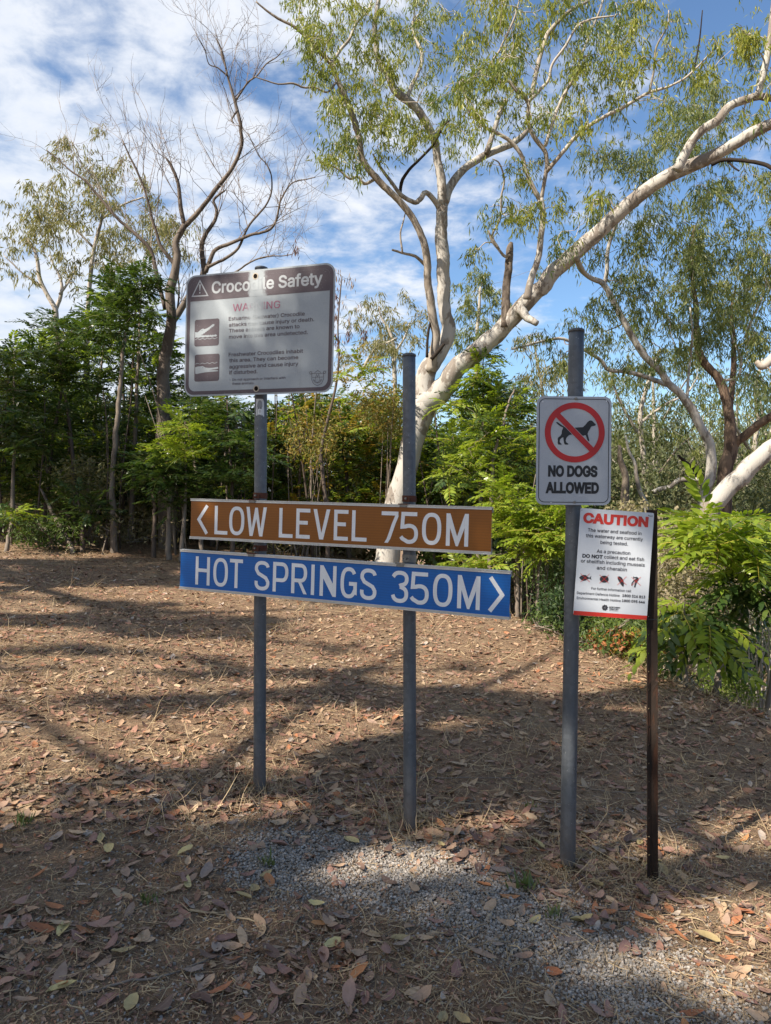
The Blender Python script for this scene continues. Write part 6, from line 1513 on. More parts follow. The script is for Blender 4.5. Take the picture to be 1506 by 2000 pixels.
# thin bare stems standing in the shade under the crowns
sm = []
for v in range(5):
    P = [np.array([math.sin(v + z * .9) * .05 * z, math.cos(v * 2 + z) * .05 * z, z]) for z in np.linspace(0, 3.2, 9)]
    b = MB(); b.add(*tube(P, np.linspace(.022, .008, 9), 6, True))
    P2 = [P[4], P[4] + [.1 * (-1) ** v, .05, .3], P[4] + [.25 * (-1) ** v, .1, .9]]
    b.add(*tube(P2, [.010, .008, .004], 5, True))
    sm.append(b.data('thin_stem', [M['sapbark'] if v % 2 else M['sapbark2']], True))
for i in range(95):
    bx = g.uniform(-30, 740) if i < 72 else g.uniform(840, 1110); d = g.uniform(12.6, 19)
    p = pix(bx, 1000, d)
    sd = 'left of the blue sign' if bx < 350 else ('behind the road signs' if bx < 800 else 'right of the road signs')
    o = thing('thin_stem', f'thin upright stem in the shade of the thicket {sd}', 'sapling', (p[0], p[1], float(H(p[0], p[1])) - .05), f'thin thicket stems {sd}', sm[i % 5])
    s = g.uniform(.7, 1.2); o.scale = (s, s, s); o.rotation_euler = (g.normal() * .07, g.normal() * .07, g.uniform(0, 6))

# leaning dead pole and fallen branches by the thicket
def pole(name, label, cat, pts, d0, d1, mat, group=None):
    P, R = limb_px(pts, d0, d1); P, R = catmull(P, R, 4)
    b = MB(); b.add(*tube(P, R, 8, True, .08, 3)); o = b.obj(name, M[mat], None, True, origin=tuple(P[0]))
    o['label'] = label; o['category'] = cat
    return o
pole('leaning_pole', 'bent dead pole leaning at the left edge of the thicket', 'branch', B('146,1092,10 136,1060,11 120,1032,10 106,1008,9 90,975,6 80,955,4'), 12.0, 12.8, 'greybark')
pole('fallen_branch', 'dark fallen branch lying low at the left thicket edge', 'branch', B('20,985,8 50,1000,8 85,1030,7 110,1040,5'), 13.0, 12.6, 'sapbark2')
pole('fallen_branch', 'thin grey stick leaning on the forked sapling', 'branch', B('198,1090,3 205,1060,3 212,1035,2'), 12.1, 12.2, 'greybark')

# seed pods on a thin tree right of the crocodile sign
M['pod'] = m_plain('dry_seed_pod', (.10, .042, .026), .7, .2, 0, .5, 30)
M['podp'] = m_plain('pale_dry_seed_pod', (.26, .19, .13), .7, .2, 0, .4, 30)
def pods():
    P, R = limb_px(B('640,1020,9 632,940,8 628,880,7 640,820,6 655,760,5 662,700,4 660,640,3 664,580,3 668,540,2'), 12.0)
    base = np.array([P[0][0], P[0][1], float(H(P[0][0], P[0][1]))])
    t = thing('pod_tree', 'thin tree hung with brown seed pod bunches beside the crocodile sign', 'tree', tuple(base))
    P = np.vstack([base, P]); R = np.concatenate([[R[0]], R]); P, R = catmull(P, R, 4)
    b = MB(); b.add(*tube(P, R, 7)); b.obj('stem', M['sapbark2'], t, True)
    cl = [(578, 500, 1), (655, 585, 1), (664, 545, 0), (682, 560, 0), (690, 572, 0), (655, 625, 1), (657, 675, 1), (682, 665, 1), (712, 663, 1), (680, 640, 0), (665, 700, 0), (700, 610, 0), (648, 650, 1), (713, 700, 0), (655, 550, 0), (672, 600, 0)]
    tips = [pix(x, y - 14, 12 + .2 * math.sin(x)) for x, y, c in cl]
    tw = grow(P[8:], R[8:], tips, 3, .006, .002, up=.5); tw.obj('twigs', M['sapbark2'], t, kind='stuff')
    gg = np.random.default_rng(3)
    for (x, y, c), q in zip(cl, tips):
        V, Fs = leaf_cloud([q], 26 if c else 10, (.035, .035, .06), .10, .018, 2.5, int(x))
        b = MB(); b.add(V, Fs); b.obj('pod_bunch', M['pod'] if c else M['podp'], t, kind='stuff')
    ms = []
    for q in tips_in(690, 720, 40, 60, 14, 12.0, .3, gg): ms += whorl(q, 4, gg)
    put_fronds(t, ms, ['bright', 'yellow'], gg, True)
pods()

# ------------------------------------------------------------------ right bank plants
g = np.random.default_rng(17)
M['farleaf'] = m_leaf('far_gum_leaves', [(.09, .115, .05), (.13, .15, .065), (.18, .18, .085), (.10, .125, .06)], .6, .3, (.06, .085, .045), .35)
M['farkhaki'] = m_leaf('far_khaki_leaves', [(.17, .17, .085), (.22, .20, .11), (.13, .14, .07)], .6, .3, (.09, .11, .05), .35)
sapling('sapling', 'young tree with spreading bright yellow-green fronds right of the caution sign', 1395, 6.9,
        B('1396,1362,14 1405,1320,14 1420,1290,13 1440,1265,13 1437,1245,12 1445,1210,11 1455,1175,9 1462,1140,7'),
        tips_in(1440, 1030, 75, 36, 14, 6.8, .35, g) + tips_in(1375, 1050, 40, 30, 5, 6.7, .3, g) + tips_in(1490, 1090, 35, 40, 6, 6.7, .3, g), 6, ['big'], g, False, tilt=.25)
sapling('sapling', 'dark drooping fronds under the bright young tree at the right edge', 1500, 6.6, None,
        tips_in(1462, 1125, 40, 20, 6, 6.6, .2, g) + tips_in(1495, 1130, 25, 20, 3, 6.5, .2, g), 5, ['bigdark'], g, False, tilt=-.1)
sapling('sapling', 'small sapling with hanging glossy green fronds beside the star picket', 1345, 6.2, None,
        tips_in(1342, 1185, 34, 16, 7, 6.2, .15, g) + tips_in(1375, 1215, 22, 14, 3, 6.1, .15, g), 5, ['big', 'bigdark'], g, False, tilt=-.35)
sapling('sapling', 'little plant with red and yellow drooping fronds behind the picket', 1180, 7.4, None,
        tips_in(1165, 1225, 22, 12, 3, 7.3, .15, g) + tips_in(1225, 1212, 20, 8, 3, 7.3, .15, g), 4, ['red', 'red', 'yellow'], g, False, tilt=-.3, sc=.95)
sapling('sapling', 'yellow-green low plant beside the red-leaved one', 1195, 7.5, None, tips_in(1195, 1240, 28, 20, 5, 7.5, .15, g), 4, ['bright', 'yellow'], g, False, tilt=-.2, sc=.8)

def bush(name, label, cx_, cy_, rx, ry, d, dd, n, mat, leaf, nper, g, stems=7, twig=None, cat='bush', sp=(.12, .12, .12), droop=.1, group=None):
    """multi-stemmed bush standing on the ground below its photographed crown"""
    c = pix(cx_, cy_, d); base = np.array([c[0], c[1], float(H(c[0], c[1]))])
    t = thing(name, label, cat, tuple(base), group)
    T = []
    for _ in range(n):
        a = g.uniform(0, 6.28); q = g.uniform() ** .45; z = g.uniform(-1, 1)
        T.append(pix(cx_ + rx * q * math.cos(a), cy_ + ry * q * math.sin(a), d + g.normal() * dd))
    T = np.array(T); T[:, 2] = np.maximum(T[:, 2], H(T[:, 0], T[:, 1]) + .08)
    b = MB(); nodes, rads = [], []
    for k in range(stems):
        q = T[int(g.integers(n))]; s = base + np.array([g.normal() * .12, g.normal() * .12, -.05])
        P = np.array([s, s * .6 + q * .4 + g.normal(size=3) * .05, q]); P, R = catmull(P, [.014, .010, .004], 4)
        b.add(*tube(P, R, 5)); nodes += list(P); rads += list(R)
    b.obj('stems', M[twig or 'twig'], t, True, kind='stuff')
    tw = grow(nodes, rads, T, int(g.integers(999)), .006, .002); tw.obj('twigs', M[twig or 'twig'], t, kind='stuff')
    if nper:
        V, Fs = leaf_cloud(T, nper, sp, leaf[0], leaf[1], droop, int(g.integers(9999)))
        b = MB(); b.add(V, Fs); b.obj('crown', M[mat], t, kind='stuff')
    return t
M['dryleaf'] = m_leaf('olive_dry_leaves', [(.22, .19, .10), (.30, .26, .15), (.15, .15, .07), (.36, .30, .19), (.20, .15, .10)], .6, .35)
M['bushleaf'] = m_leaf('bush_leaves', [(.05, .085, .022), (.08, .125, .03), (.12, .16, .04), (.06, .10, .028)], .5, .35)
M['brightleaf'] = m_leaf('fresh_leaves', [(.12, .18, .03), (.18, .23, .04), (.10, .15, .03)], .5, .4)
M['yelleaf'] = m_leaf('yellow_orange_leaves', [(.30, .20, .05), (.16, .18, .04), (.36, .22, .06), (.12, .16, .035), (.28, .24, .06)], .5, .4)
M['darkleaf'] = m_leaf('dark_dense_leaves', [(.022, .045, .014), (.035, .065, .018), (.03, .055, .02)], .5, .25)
bush('bush', 'dry olive and tan leafed bush right of the caution sign', 1325, 1110, 70, 85, 9.5, .7, 210, 'dryleaf', (.055, .034), 26, g, 12, 'paletwig')
bush('bush', 'dry tan bush filling the gap behind the dry olive bush', 1400, 1190, 80, 90, 11.5, .8, 220, 'dryleaf', (.06, .035), 24, g, 12, 'paletwig')
bush('bush', 'pale dry bush behind the caution sign', 1230, 1080, 60, 90, 11.0, .6, 160, 'dryleaf', (.06, .035), 24, g, 9, 'paletwig')
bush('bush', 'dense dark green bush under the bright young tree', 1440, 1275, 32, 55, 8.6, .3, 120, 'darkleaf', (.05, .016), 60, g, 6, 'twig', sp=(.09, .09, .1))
bush('bush', 'dark shaded bush at the right edge of the picture', 1500, 1240, 35, 60, 9.5, .5, 110, 'bushleaf', (.06, .025), 36, g, 8)
bush('bush', 'small sunny green bush at the foot of the right sapling', 1425, 1345, 30, 22, 7.6, .25, 60, 'brightleaf', (.05, .024), 26, g, 5)
bush('bush', 'mixed green bush behind the lower part of the star picket', 1230, 1260, 45, 40, 8.0, .4, 120, 'bushleaf', (.06, .028), 30, g, 8)
bush('bush', 'yellow-green bush just behind the caution sign bottom', 1200, 1215, 45, 30, 9.0, .4, 100, 'brightleaf', (.06, .03), 24, g, 6)
bush('bush', 'small dark bush between the blue sign and the pipe post', 1098, 1205, 24, 38, 8.6, .25, 80, 'darkleaf', (.06, .022), 44, g, 5)
bush('bush', 'leafy bush behind the no dogs post', 1085, 1110, 40, 50, 11.5, .5, 120, 'bushleaf', (.07, .03), 28, g, 8)
bush('bush', 'low green weeds on the crest left of the star picket', 1215, 1300, 28, 14, 7.6, .2, 36, 'brightleaf', (.06, .022), 16, g, 5, cat='weed')
bush('bush', 'low green weeds on the crest right of the no dogs post', 1145, 1330, 22, 24, 7.2, .15, 30, 'bushleaf', (.05, .02), 16, g, 5, cat='weed')
bush('bush', 'thin weeds on the crest left of the no dogs post', 1060, 1270, 22, 26, 8.0, .2, 22, 'bushleaf', (.06, .02), 12, g, 5, cat='weed')
bush('bush', 'tuft of dry stalks at the foot of the hanging fronds', 1310, 1330, 40, 45, 6.9, .25, 70, 'dryleaf', (.07, .012), 10, g, 16, 'paletwig', cat='dry plant')
bush('bush', 'dry twiggy brush at the right edge below the fronds', 1480, 1200, 45, 70, 8.0, .4, 90, 'dryleaf', (.05, .02), 5, g, 18, 'paletwig', cat='dry plant')
bush('bush', 'green weeds at the far left thicket foot', 95, 1040, 60, 20, 12.2, .5, 60, 'bushleaf', (.08, .03), 22, g, 10, cat='weed')
bush('bush', 'dry yellow undergrowth in the thicket left of the forked sapling', 165, 930, 60, 30, 13.2, .5, 80, 'khaki', (.08, .03), 22, g, 8)
bush('bush', 'dry undergrowth deep behind the brown sign', 560, 1040, 120, 35, 14.5, .8, 120, 'khaki', (.08, .03), 22, g, 12, 'paletwig')
bush('bush', 'sunny yellow leaved bush left of the bare-topped post', 745, 800, 40, 45, 12.9, .5, 80, 'yelleaf', (.08, .03), 26, g, 6)
bush('bush', 'orange-yellow dry foliage in the thicket right of the crocodile sign', 605, 850, 55, 45, 12.6, .5, 80, 'yelleaf', (.07, .026), 22, g, 6)
bush('bush', 'dry undergrowth in the shade below the left thicket', 250, 1040, 110, 30, 15.0, 1.0, 110, 'dryleaf', (.08, .03), 20, g, 12, 'paletwig')

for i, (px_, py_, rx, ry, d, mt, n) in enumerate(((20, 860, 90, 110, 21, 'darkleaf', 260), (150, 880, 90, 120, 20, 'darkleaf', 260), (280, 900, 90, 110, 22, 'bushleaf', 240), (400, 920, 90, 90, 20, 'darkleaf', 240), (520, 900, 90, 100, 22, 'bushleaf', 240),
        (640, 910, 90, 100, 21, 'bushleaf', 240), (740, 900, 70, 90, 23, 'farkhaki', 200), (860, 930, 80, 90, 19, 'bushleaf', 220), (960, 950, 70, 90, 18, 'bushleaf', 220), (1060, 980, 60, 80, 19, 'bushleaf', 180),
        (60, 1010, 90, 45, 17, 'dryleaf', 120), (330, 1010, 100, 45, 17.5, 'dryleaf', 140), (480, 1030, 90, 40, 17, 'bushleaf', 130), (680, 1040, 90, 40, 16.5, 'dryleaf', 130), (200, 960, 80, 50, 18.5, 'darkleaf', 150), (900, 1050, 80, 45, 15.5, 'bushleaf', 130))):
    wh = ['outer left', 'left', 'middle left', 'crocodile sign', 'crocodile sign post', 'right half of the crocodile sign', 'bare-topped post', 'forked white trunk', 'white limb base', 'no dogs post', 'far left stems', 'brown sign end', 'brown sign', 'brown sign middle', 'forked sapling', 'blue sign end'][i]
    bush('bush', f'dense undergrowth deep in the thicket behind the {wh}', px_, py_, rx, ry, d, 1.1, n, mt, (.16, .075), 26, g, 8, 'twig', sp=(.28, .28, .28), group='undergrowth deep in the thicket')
for (x0, x1, n, d0, d1) in ((1005, 1100, 9, 9.5, 11.5),):
    for i in range(n):
        bx = g.uniform(x0, x1); d = g.uniform(d0, d1); p = pix(bx, 1000, d)
        o = thing('thin_stem', 'thin upright stem beyond the crest between blue sign and no dogs post', 'sapling', (p[0], p[1], float(H(p[0], p[1])) - .05), 'thin stems beyond the crest by the blue sign', sm[i % 5])
        s = g.uniform(.5, .8); o.scale = (s, s, s * 1.1); o.rotation_euler = (g.normal() * .08, g.normal() * .08, g.uniform(0, 6))

# ------------------------------------------------------------------ far woods
def wood_proto(seed, hgt, leafm, barkm, leaf, ncl, nper, wide=.42):
    g = np.random.default_rng(seed); t = None
    P = [np.array([0, 0, 0.]), np.array([g.normal() * .15, g.normal() * .15, hgt * .25]), np.array([g.normal() * .5, g.normal() * .5, hgt * .6]), np.array([g.normal() * .8, g.normal() * .8, hgt * .95])]
    P, R = catmull(P, [hgt * .017, hgt * .014, hgt * .009, hgt * .003], 6)
    tr = MB(); tr.add(*tube(P, R, 7)); nodes, rads = list(P), list(R)
    for k in range(6):
        i = int(len(P) * g.uniform(.25, .75)); a = g.uniform(0, 6.28); l = hgt * g.uniform(.25, .42)
        e = P[i] + np.array([math.cos(a) * l * .8, math.sin(a) * l * .8, l * .75])
        m_ = P[i] * .5 + e * .5 + g.normal(size=3) * .3
        Q, RR = catmull(np.array([P[i], m_, e]), [R[i] * .6, R[i] * .4, .01], 5)
        tr.add(*tube(Q, RR, 5)); nodes += list(Q[1:]); rads += list(RR[1:])
    C = []
    cs = [np.array(nodes[int(g.integers(len(P) // 2, len(nodes)))]) for _ in range(14)]
    while len(C) < ncl:
        c = cs[int(g.integers(14))]; q = c + g.normal(size=3) * hgt * .085
        if q[2] > hgt * .22: C.append(q)
    tw = grow(nodes, rads, C, seed, .012, .004, up=.3)
    lf = MB(); lf.add(*leaf_cloud(C, nper, (.3, .3, .35), leaf[0], leaf[1], .8, seed))
    return (tr.data('trunk', [M[barkm]], True), tw.data('twigs', [M[barkm]]), lf.data('crown', [M[leafm]]))
protos = [wood_proto(1, 9, 'farleaf', 'limbbark', (.24, .055), 130, 30), wood_proto(2, 8, 'farkhaki', 'paletwig', (.22, .05), 120, 28), wood_proto(3, 10, 'farleaf', 'limbbark', (.24, .05), 140, 30), wood_proto(4, 7, 'farleaf', 'greybark', (.22, .06), 140, 34)]
spots = []
for x_ in sorted(g.uniform(1010, 1540, 15)): spots.append((x_, g.uniform(19, 30), 0))
for x_ in sorted(g.uniform(960, 1540, 16)): spots.append((x_, g.uniform(30, 55), 0))
for x_ in sorted(g.uniform(-60, 900, 12)): spots.append((x_, g.uniform(28, 50), 1))
for i in range(14): spots.append((g.uniform(1600, 2900), g.uniform(15, 34), 2))
for i in range(30):                                    # the wood goes on all round the clearing
    spots.append((None, g.uniform(30, 60), 2))
WN = [["close behind the no dogs post","right of the no dogs sign","above the caution sign","behind the brown-trunked gum","behind the thick white trunk","beyond the right edge"],["left end of the thicket","crocodile sign","bare-topped post","forked white trunk","",""]]
for i, (px_, d, where) in enumerate(spots):
    if px_ is None:
        a = math.radians(40 + (i * 37) % 280); x, y = d * math.sin(a), d * math.cos(a)
    else:
        p = pix(px_, 1000, d); x, y = p[0], p[1]
    k = i % 4
    gr = ['grey-green gums beyond the right bank', 'far gums behind the left thicket', 'gums standing round the rest of the clearing'][where]
    lb = ['grey-green gum in the wood beyond the right bank', 'distant gum rising behind the left thicket', 'gum tree of the wood around the clearing, outside the picture'][where]
    if where == 0:
        lb = f"{'khaki' if k == 1 else 'grey-green'} gum in the {'near' if d < 30 else 'middle' if d < 42 else 'far'} woods, {WN[0][int(np.clip((px_ - 1000) / 85, 0, 5))]}"
    elif where == 1:
        lb = f"{'khaki' if k == 1 else 'grey-green'} {'distant' if d < 40 else 'very distant'} gum behind the {WN[1][int(np.clip((px_ + 60) / 250, 0, 3))]}"
    t = thing('wood_tree', once(lb) if where < 2 else lb, 'tree', (x, y, float(H(x, y)) - .1), gr)
    s = g.uniform(.55, .85) if where == 0 and d < 30 else g.uniform(.65, 1.0)
    if where == 1: s *= .62
    t.scale = (s * 1.1, s * 1.1, s); t.rotation_euler = (0, 0, g.uniform(0, 6.28))
    for nm, me in zip(('trunk', 'twigs', 'crown'), protos[k]):
        o = link(nm, me, t)
        if nm != 'trunk': o['kind'] = 'stuff'
# under-storey on the far bank
for i, (px_, py_, rx, ry, d, mt) in enumerate(((1230, 960, 70, 50, 20, 'farleaf'), (1340, 980, 80, 55, 22, 'farkhaki'), (1470, 960, 70, 50, 19, 'farleaf'), (1120, 1010, 60, 50, 18, 'bushleaf'), (1300, 1040, 80, 40, 17, 'farleaf'), (1440, 900, 80, 50, 27, 'farkhaki'), (1240, 880, 70, 60, 27, 'farleaf'), (1500, 1040, 60, 40, 16, 'farleaf'), (1060, 960, 50, 50, 22, 'farleaf'), (1010, 1130, 45, 40, 17, 'farkhaki'))):
    bush('bush', 'olive undergrowth across the gully, ' + ['right of the no dogs post', 'behind the dead branch', 'behind the thick white trunk', 'behind the no dogs post', 'low above the caution sign', 'high behind the thick white trunk', 'behind the twisted dead trunk', 'at the right picture edge', 'left of the no dogs post', 'beyond the blue sign end'][i], px_, py_, rx, ry, d, 1.0, 170, mt, (.13, .05), 24, g, 8, 'paletwig', sp=(.25, .25, .25), group='undergrowth on the far side of the right bank')
pole('fallen_branch', 'curved white dead branch low behind the no dogs sign', 'branch', B('1275,962,9 1290,955,9 1309,951,9 1329,937,9 1370,937,8 1390,940,6'), 17.5, 17.0, 'gumbark')
pole('dead_trunk', 'pale twisted dead trunk right of the no dogs sign', 'tree', B('1262,1010,10 1262,985,10 1250,960,9 1243,930,8 1240,905,7 1228,880,5 1222,850,3'), 16, 16, 'gumbark')
pole('dead_trunk', 'grey straight dead trunk close to the no dogs sign edge', 'tree', B('1220,1010,17 1221,960,16 1222,930,14 1212,900,11 1210,870,7'), 16.5, 16.5, 'greybark')

# ------------------------------------------------------------------ trees behind the camera that shade the signs
def shade_tree(label, x, y, hgt, cx_, cy_, cz, rx, ry, rz, ncl, seed, nper=56):
    g = np.random.default_rng(seed)
    base = np.array([x, y, float(H(x, y))]); c = np.array([cx_, cy_, cz])
    t = thing('shade_tree', label, 'tree', tuple(base))
    P, R = catmull(np.array([base, base * .7 + c * .3 + [.3, .2, .5], c - [0, 0, rz * .7], c + [0, 0, rz * .4]]), [.24, .2, .15, .05], 6)
    tr = MB(); tr.add(*tube(P, R, 10, True, .04)); tr.obj('trunk', M['gumbark'], t, True)
    nodes, rads = list(P[8:]), list(R[8:])
    for k in range(9):
        i = int(g.integers(8, len(P) - 2)); a = 2 * math.pi * k / 9 + g.normal() * .2
        e = c + np.array([math.cos(a) * rx * .7, math.sin(a) * ry * .7, g.uniform(-.4, .6) * rz])
        Q, RR = catmull(np.array([P[i], P[i] * .45 + e * .55 + g.normal(size=3) * .3, e]), [.09, .06, .03], 6)
        b = MB(); b.add(*tube(Q, RR, 7)); b.obj('limb', M['gumbark'], t, True); nodes += list(Q[1:]); rads += list(RR[1:])
    C = []
    while len(C) < ncl:
        q = g.uniform(-1, 1, 3)
        if (q ** 2).sum() > 1: continue
        q = c + q * [rx, ry, rz]
        if fbm(q[0], q[1], 1.3, seed) + .25 * fbm(q[2], q[0], 2, seed) < SHADE_THR: continue
        C.append(q)
    C = np.array(C); C = C[~sun_gap(C)]
    tw = grow(nodes, rads, C, seed, .02, .004, up=.2); tw.obj('twigs', M['twig'], t, kind='stuff')
    V, Fs = leaf_cloud(C, nper, (.22, .22, .25), .15, .05, .8, seed)
    keep = np.repeat(~sun_gap(V[::4], 1.0), 4); V = V[keep]; n4 = len(V) // 4; i4 = np.arange(n4)[:, None] * 4
    b = MB(); b.add(V, [np.hstack([i4, i4 + 1, i4 + 3, i4 + 2])]); b.obj('crown', M['gumleaf'], t, kind='stuff')
SHADE_THR = -9
# openings between the boughs: the sunny patches on the ground (px, py, half width, half depth in metres)
GAPS = []
for x_, y_, rx_, ry_ in ((60, 1072, 1.6, 1.1), (330, 1158, 1.7, .42), (560, 1185, .9, .35), (60, 1235, .8, .32), (300, 1440, .85, .34), (110, 1480, .5, .22), (575, 1400, .55, .22), (640, 1432, .4, .14), (440, 1560, .34, .16),
        (900, 1215, 1.5, .9), (960, 1475, .42, .13), (700, 1690, .40, .13), (1330, 1655, .34, .17), (1440, 1560, .3, .16), (1210, 1905, .22, .09), (1450, 1830, .32, .18), (850, 1555, .22, .10), (250, 1290, .6, .18), (760, 1290, .5, .2), (1130, 1400, .5, .16), (20, 1560, .4, .14), (1400, 1950, .2, .12), (980, 1610, .25, .07), (150, 1330, 1.0, .22), (420, 1262, .8, .24), (700, 1240, .7, .25), (500, 1335, .5, .13), (1000, 1335, .6, .2), (1250, 1430, .5, .16), (40, 1180, .8, .3), (1440, 1475, .5, .22), (1340, 1330, .8, .3), (740, 1400, .3, .1), (1000, 1270, 1.2, .4), (880, 1325, .6, .2), (620, 1290, .6, .2), (1130, 1340, .6, .2), (1460, 1640, .3, .14), (560, 1500, .25, .1), (70, 1400, .5, .2), (200, 1560, .3, .12), (900, 1420, .4, .12), (1180, 1290, 1.0, .4)):
    p_, _d = ground_hit(x_, y_); GAPS.append((p_[0], p_[1], rx_, ry_, math.radians(8)))
def sun_gap(Q, grow_=.75):
    Q = np.asarray(Q, float); t = (Q[:, 2] - .15) / SUN[2]
    gx, gy = Q[:, 0] - SUN[0] * t, Q[:, 1] - SUN[1] * t
    out = np.zeros(len(Q), bool)
    wob = .30 * fbm(gx, gy, 6.0, 8) + .38 * fbm(gx * 1.0, gy * 1.6, 11.0, 4)
    for a, b_, rx_, ry_, an in GAPS:
        dx, dy = gx - a, gy - b_
        u, v = dx * math.cos(an) + dy * math.sin(an), -dx * math.sin(an) + dy * math.cos(an)
        out |= (u / rx_) ** 2 + (v / ry_) ** 2 < (grow_ * 1.45 + wob)
    s = (gx - 2.7) * .949 + (gy - 5.2) * .316
    out |= s > .6
    out |= (fbm(gx, gy, 3.1, 12) > .60) & (gy > 3.9) & (fbm(gx, gy, 9.0, 3) > -.1)
    # the signs stand in full shade
    ts = (Q[:, 1] - 3.4) / SUN[1]; sx_, sz_ = Q[:, 0] - SUN[0] * ts, Q[:, 2] - SUN[2] * ts
    out &= ~((sx_ > -1.25) & (sx_ < .75) & (sz_ > .75) & (sz_ < 2.85))
    out &= ~((sx_ > .6) & (sx_ < 1.4) & (sz_ > .6) & (sz_ < 2.6))
    return out
shade_tree('leafy gum behind the camera that shades the signs, outside the picture', -7.5, -4.5, 11, -6.2, -1.2, 9.0, 4.2, 3.8, 1.9, 1050, 7)
shade_tree('leafy gum left of the clearing that dapples the ground, outside the picture', -13.5, 2.0, 11, -11.0, 3.6, 9.0, 4.6, 3.4, 1.9, 950, 8)
shade_tree('leafy gum left of the thicket, outside the picture', -14, 9.5, 11, -13.5, 8.6, 8.6, 3.8, 3.8, 2.2, 700, 9)
shade_tree('small gum behind and right of the camera, outside the picture', -1.5, -6.5, 9, -2.0, -4.6, 8.2, 3.4, 2.6, 1.6, 480, 10)

# ------------------------------------------------------------------ leaf litter
def leaf_geo(Ln, Wd, curl, bend, seed, stations=5, twist=0.0):
    g = np.random.default_rng(seed)
    V = []; t = np.linspace(0, 1, stations + 2)
    wprof = np.sin(np.pi * t ** .88) ** .58
    asym = g.uniform(-.12, .12)
    for k, tt in enumerate(t):
        x = (tt - .5) * Ln; z0 = bend * Ln * (4 * (tt - .5) ** 2) + .0; y0 = asym * Wd * math.sin(tt * 3) + g.normal() * Wd * .015
        if k in (0, len(t) - 1): V.append((x, y0, z0 + .002)); continue
        w_ = Wd / 2 * wprof[k] * g.uniform(.92, 1.06); c = curl * w_ + g.normal() * .0012
        tw_ = twist * (tt - .5)
        for s in (-1, 0, 1):
            yy = s * w_; zz_ = abs(s) * c
            V.append((x, y0 + yy * math.cos(tw_) - zz_ * math.sin(tw_), z0 + yy * math.sin(tw_) + zz_ * math.cos(tw_)))
    n = stations; T, Q = [(0, 2, 1), (0, 3, 2)], []
    for k in range(n - 1):
        a = 1 + 3 * k; b = a + 3
        Q += [(a, a + 1, b + 1, b), (a + 1, a + 2, b + 2, b + 1)]
    e = 1 + 3 * n; a = e - 3
    T += [(a, a + 1, e), (a + 1, a + 2, e)]
    return np.array(V), [np.array(T), np.array(Q)] if Q else [np.array(T)]

LC = {'pinkish brown': (.31, .18, .14), 'tan': (.40, .27, .18), 'pale yellow': (.48, .38, .18), 'rusty orange': (.38, .16, .07), 'dark brown': (.15, .092, .072), 'grey brown': (.30, .235, .195)}
def m_dead(name, col):
    m = NT(name)
    co = m.coord('Object')
    ri = m.n('ShaderNodeObjectInfo').outputs['Random']
    n1 = m.noise(60, 4, .6, m.n('ShaderNodeVectorMath', {0: co, 1: m.n('ShaderNodeCombineXYZ', {0: ri, 1: ri}).outputs[0]}, operation='ADD').outputs[0])
    c = m.mix(n1, tuple(x * .62 for x in col), tuple(min(1, x * 1.3) for x in col))
    hsv = m.n('ShaderNodeHueSaturation', {'Color': c, 'Value': m.math('ADD', m.math('MULTIPLY', ri, .45), .78), 'Hue': m.math('ADD', m.math('MULTIPLY', ri, .02), .49)}).outputs[0]
    sx = m.n('ShaderNodeSeparateXYZ', {0: co})
    vein = m.n('ShaderNodeMapRange', {0: m.math('ABSOLUTE', sx.outputs[1]), 1: .0004, 2: .0011, 3: .25, 4: 0}).outputs[0]
    c = m.mix(vein, hsv, (.42, .33, .24))
    return m.done(c, .6, .3, normal=m.bump(n1, .3, .002), trans=.08)
LM = {k: m_dead('dead_leaf_' + k.replace(' ', '_'), v) for k, v in LC.items()}
LEAFMESH = {}
for ci, ck in enumerate(LC):
    LEAFMESH[ck] = []
    for v in range(6):
        g_ = np.random.default_rng(v * 11 + ci)
        V, Fs = leaf_geo(g_.uniform(.070, .102), g_.uniform(.028, .042), g_.uniform(-.2, .75), g_.uniform(.0, .18), v * 5 + ci, 5, g_.normal() * .4)
        V[:, 2] -= V[:, 2].min() - .001
        LEAFMESH[ck].append(mesh_data('fallen_leaf', V, Fs, [LM[ck]], smooth=True))

def slope_quat(x, y, yaw, tx, ty):
    e = .05
    nx = -(float(H(x + e, y)) - float(H(x - e, y))) / (2 * e); ny = -(float(H(x, y + e)) - float(H(x, y - e))) / (2 * e)
    n = Vector((nx + tx, ny + ty, 1)).normalized()
    return n.to_track_quat('Z', 'Y') @ Matrix.Rotation(yaw, 3, 'Z').to_quaternion()

def litter_density(x, y):
    """how thickly leaves lie, from the picture: heaps round the posts, thin on the gravel"""
    x = np.asarray(x, float); y = np.asarray(y, float)
    heap = np.zeros_like(x + y)
    for (a, b_, r, k) in ((-.15, 3.35, .42, 1.7), (.45, 3.15, .40, 1.9), (.95, 2.95, .38, 1.8), (1.25, 2.70, .25, 1.0), (-.6, 3.6, .40, 1.3), (-1.3, 3.5, .6, .9), (-.25, 2.35, .35, .9), (-.9, 2.75, .5, .6), (-1.1, 2.3, .5, .7)):
        heap = np.maximum(heap, k * np.exp(-((x - a) ** 2 + (y - b_) ** 2) / r ** 2))
    gm = gravel_mask(x, y)
    base = .34 + .22 * fbm(x, y, 2.2, 9)
    return np.clip(base * (1 - .62 * gm) + heap * (1 - .35 * gm), .04, 2)

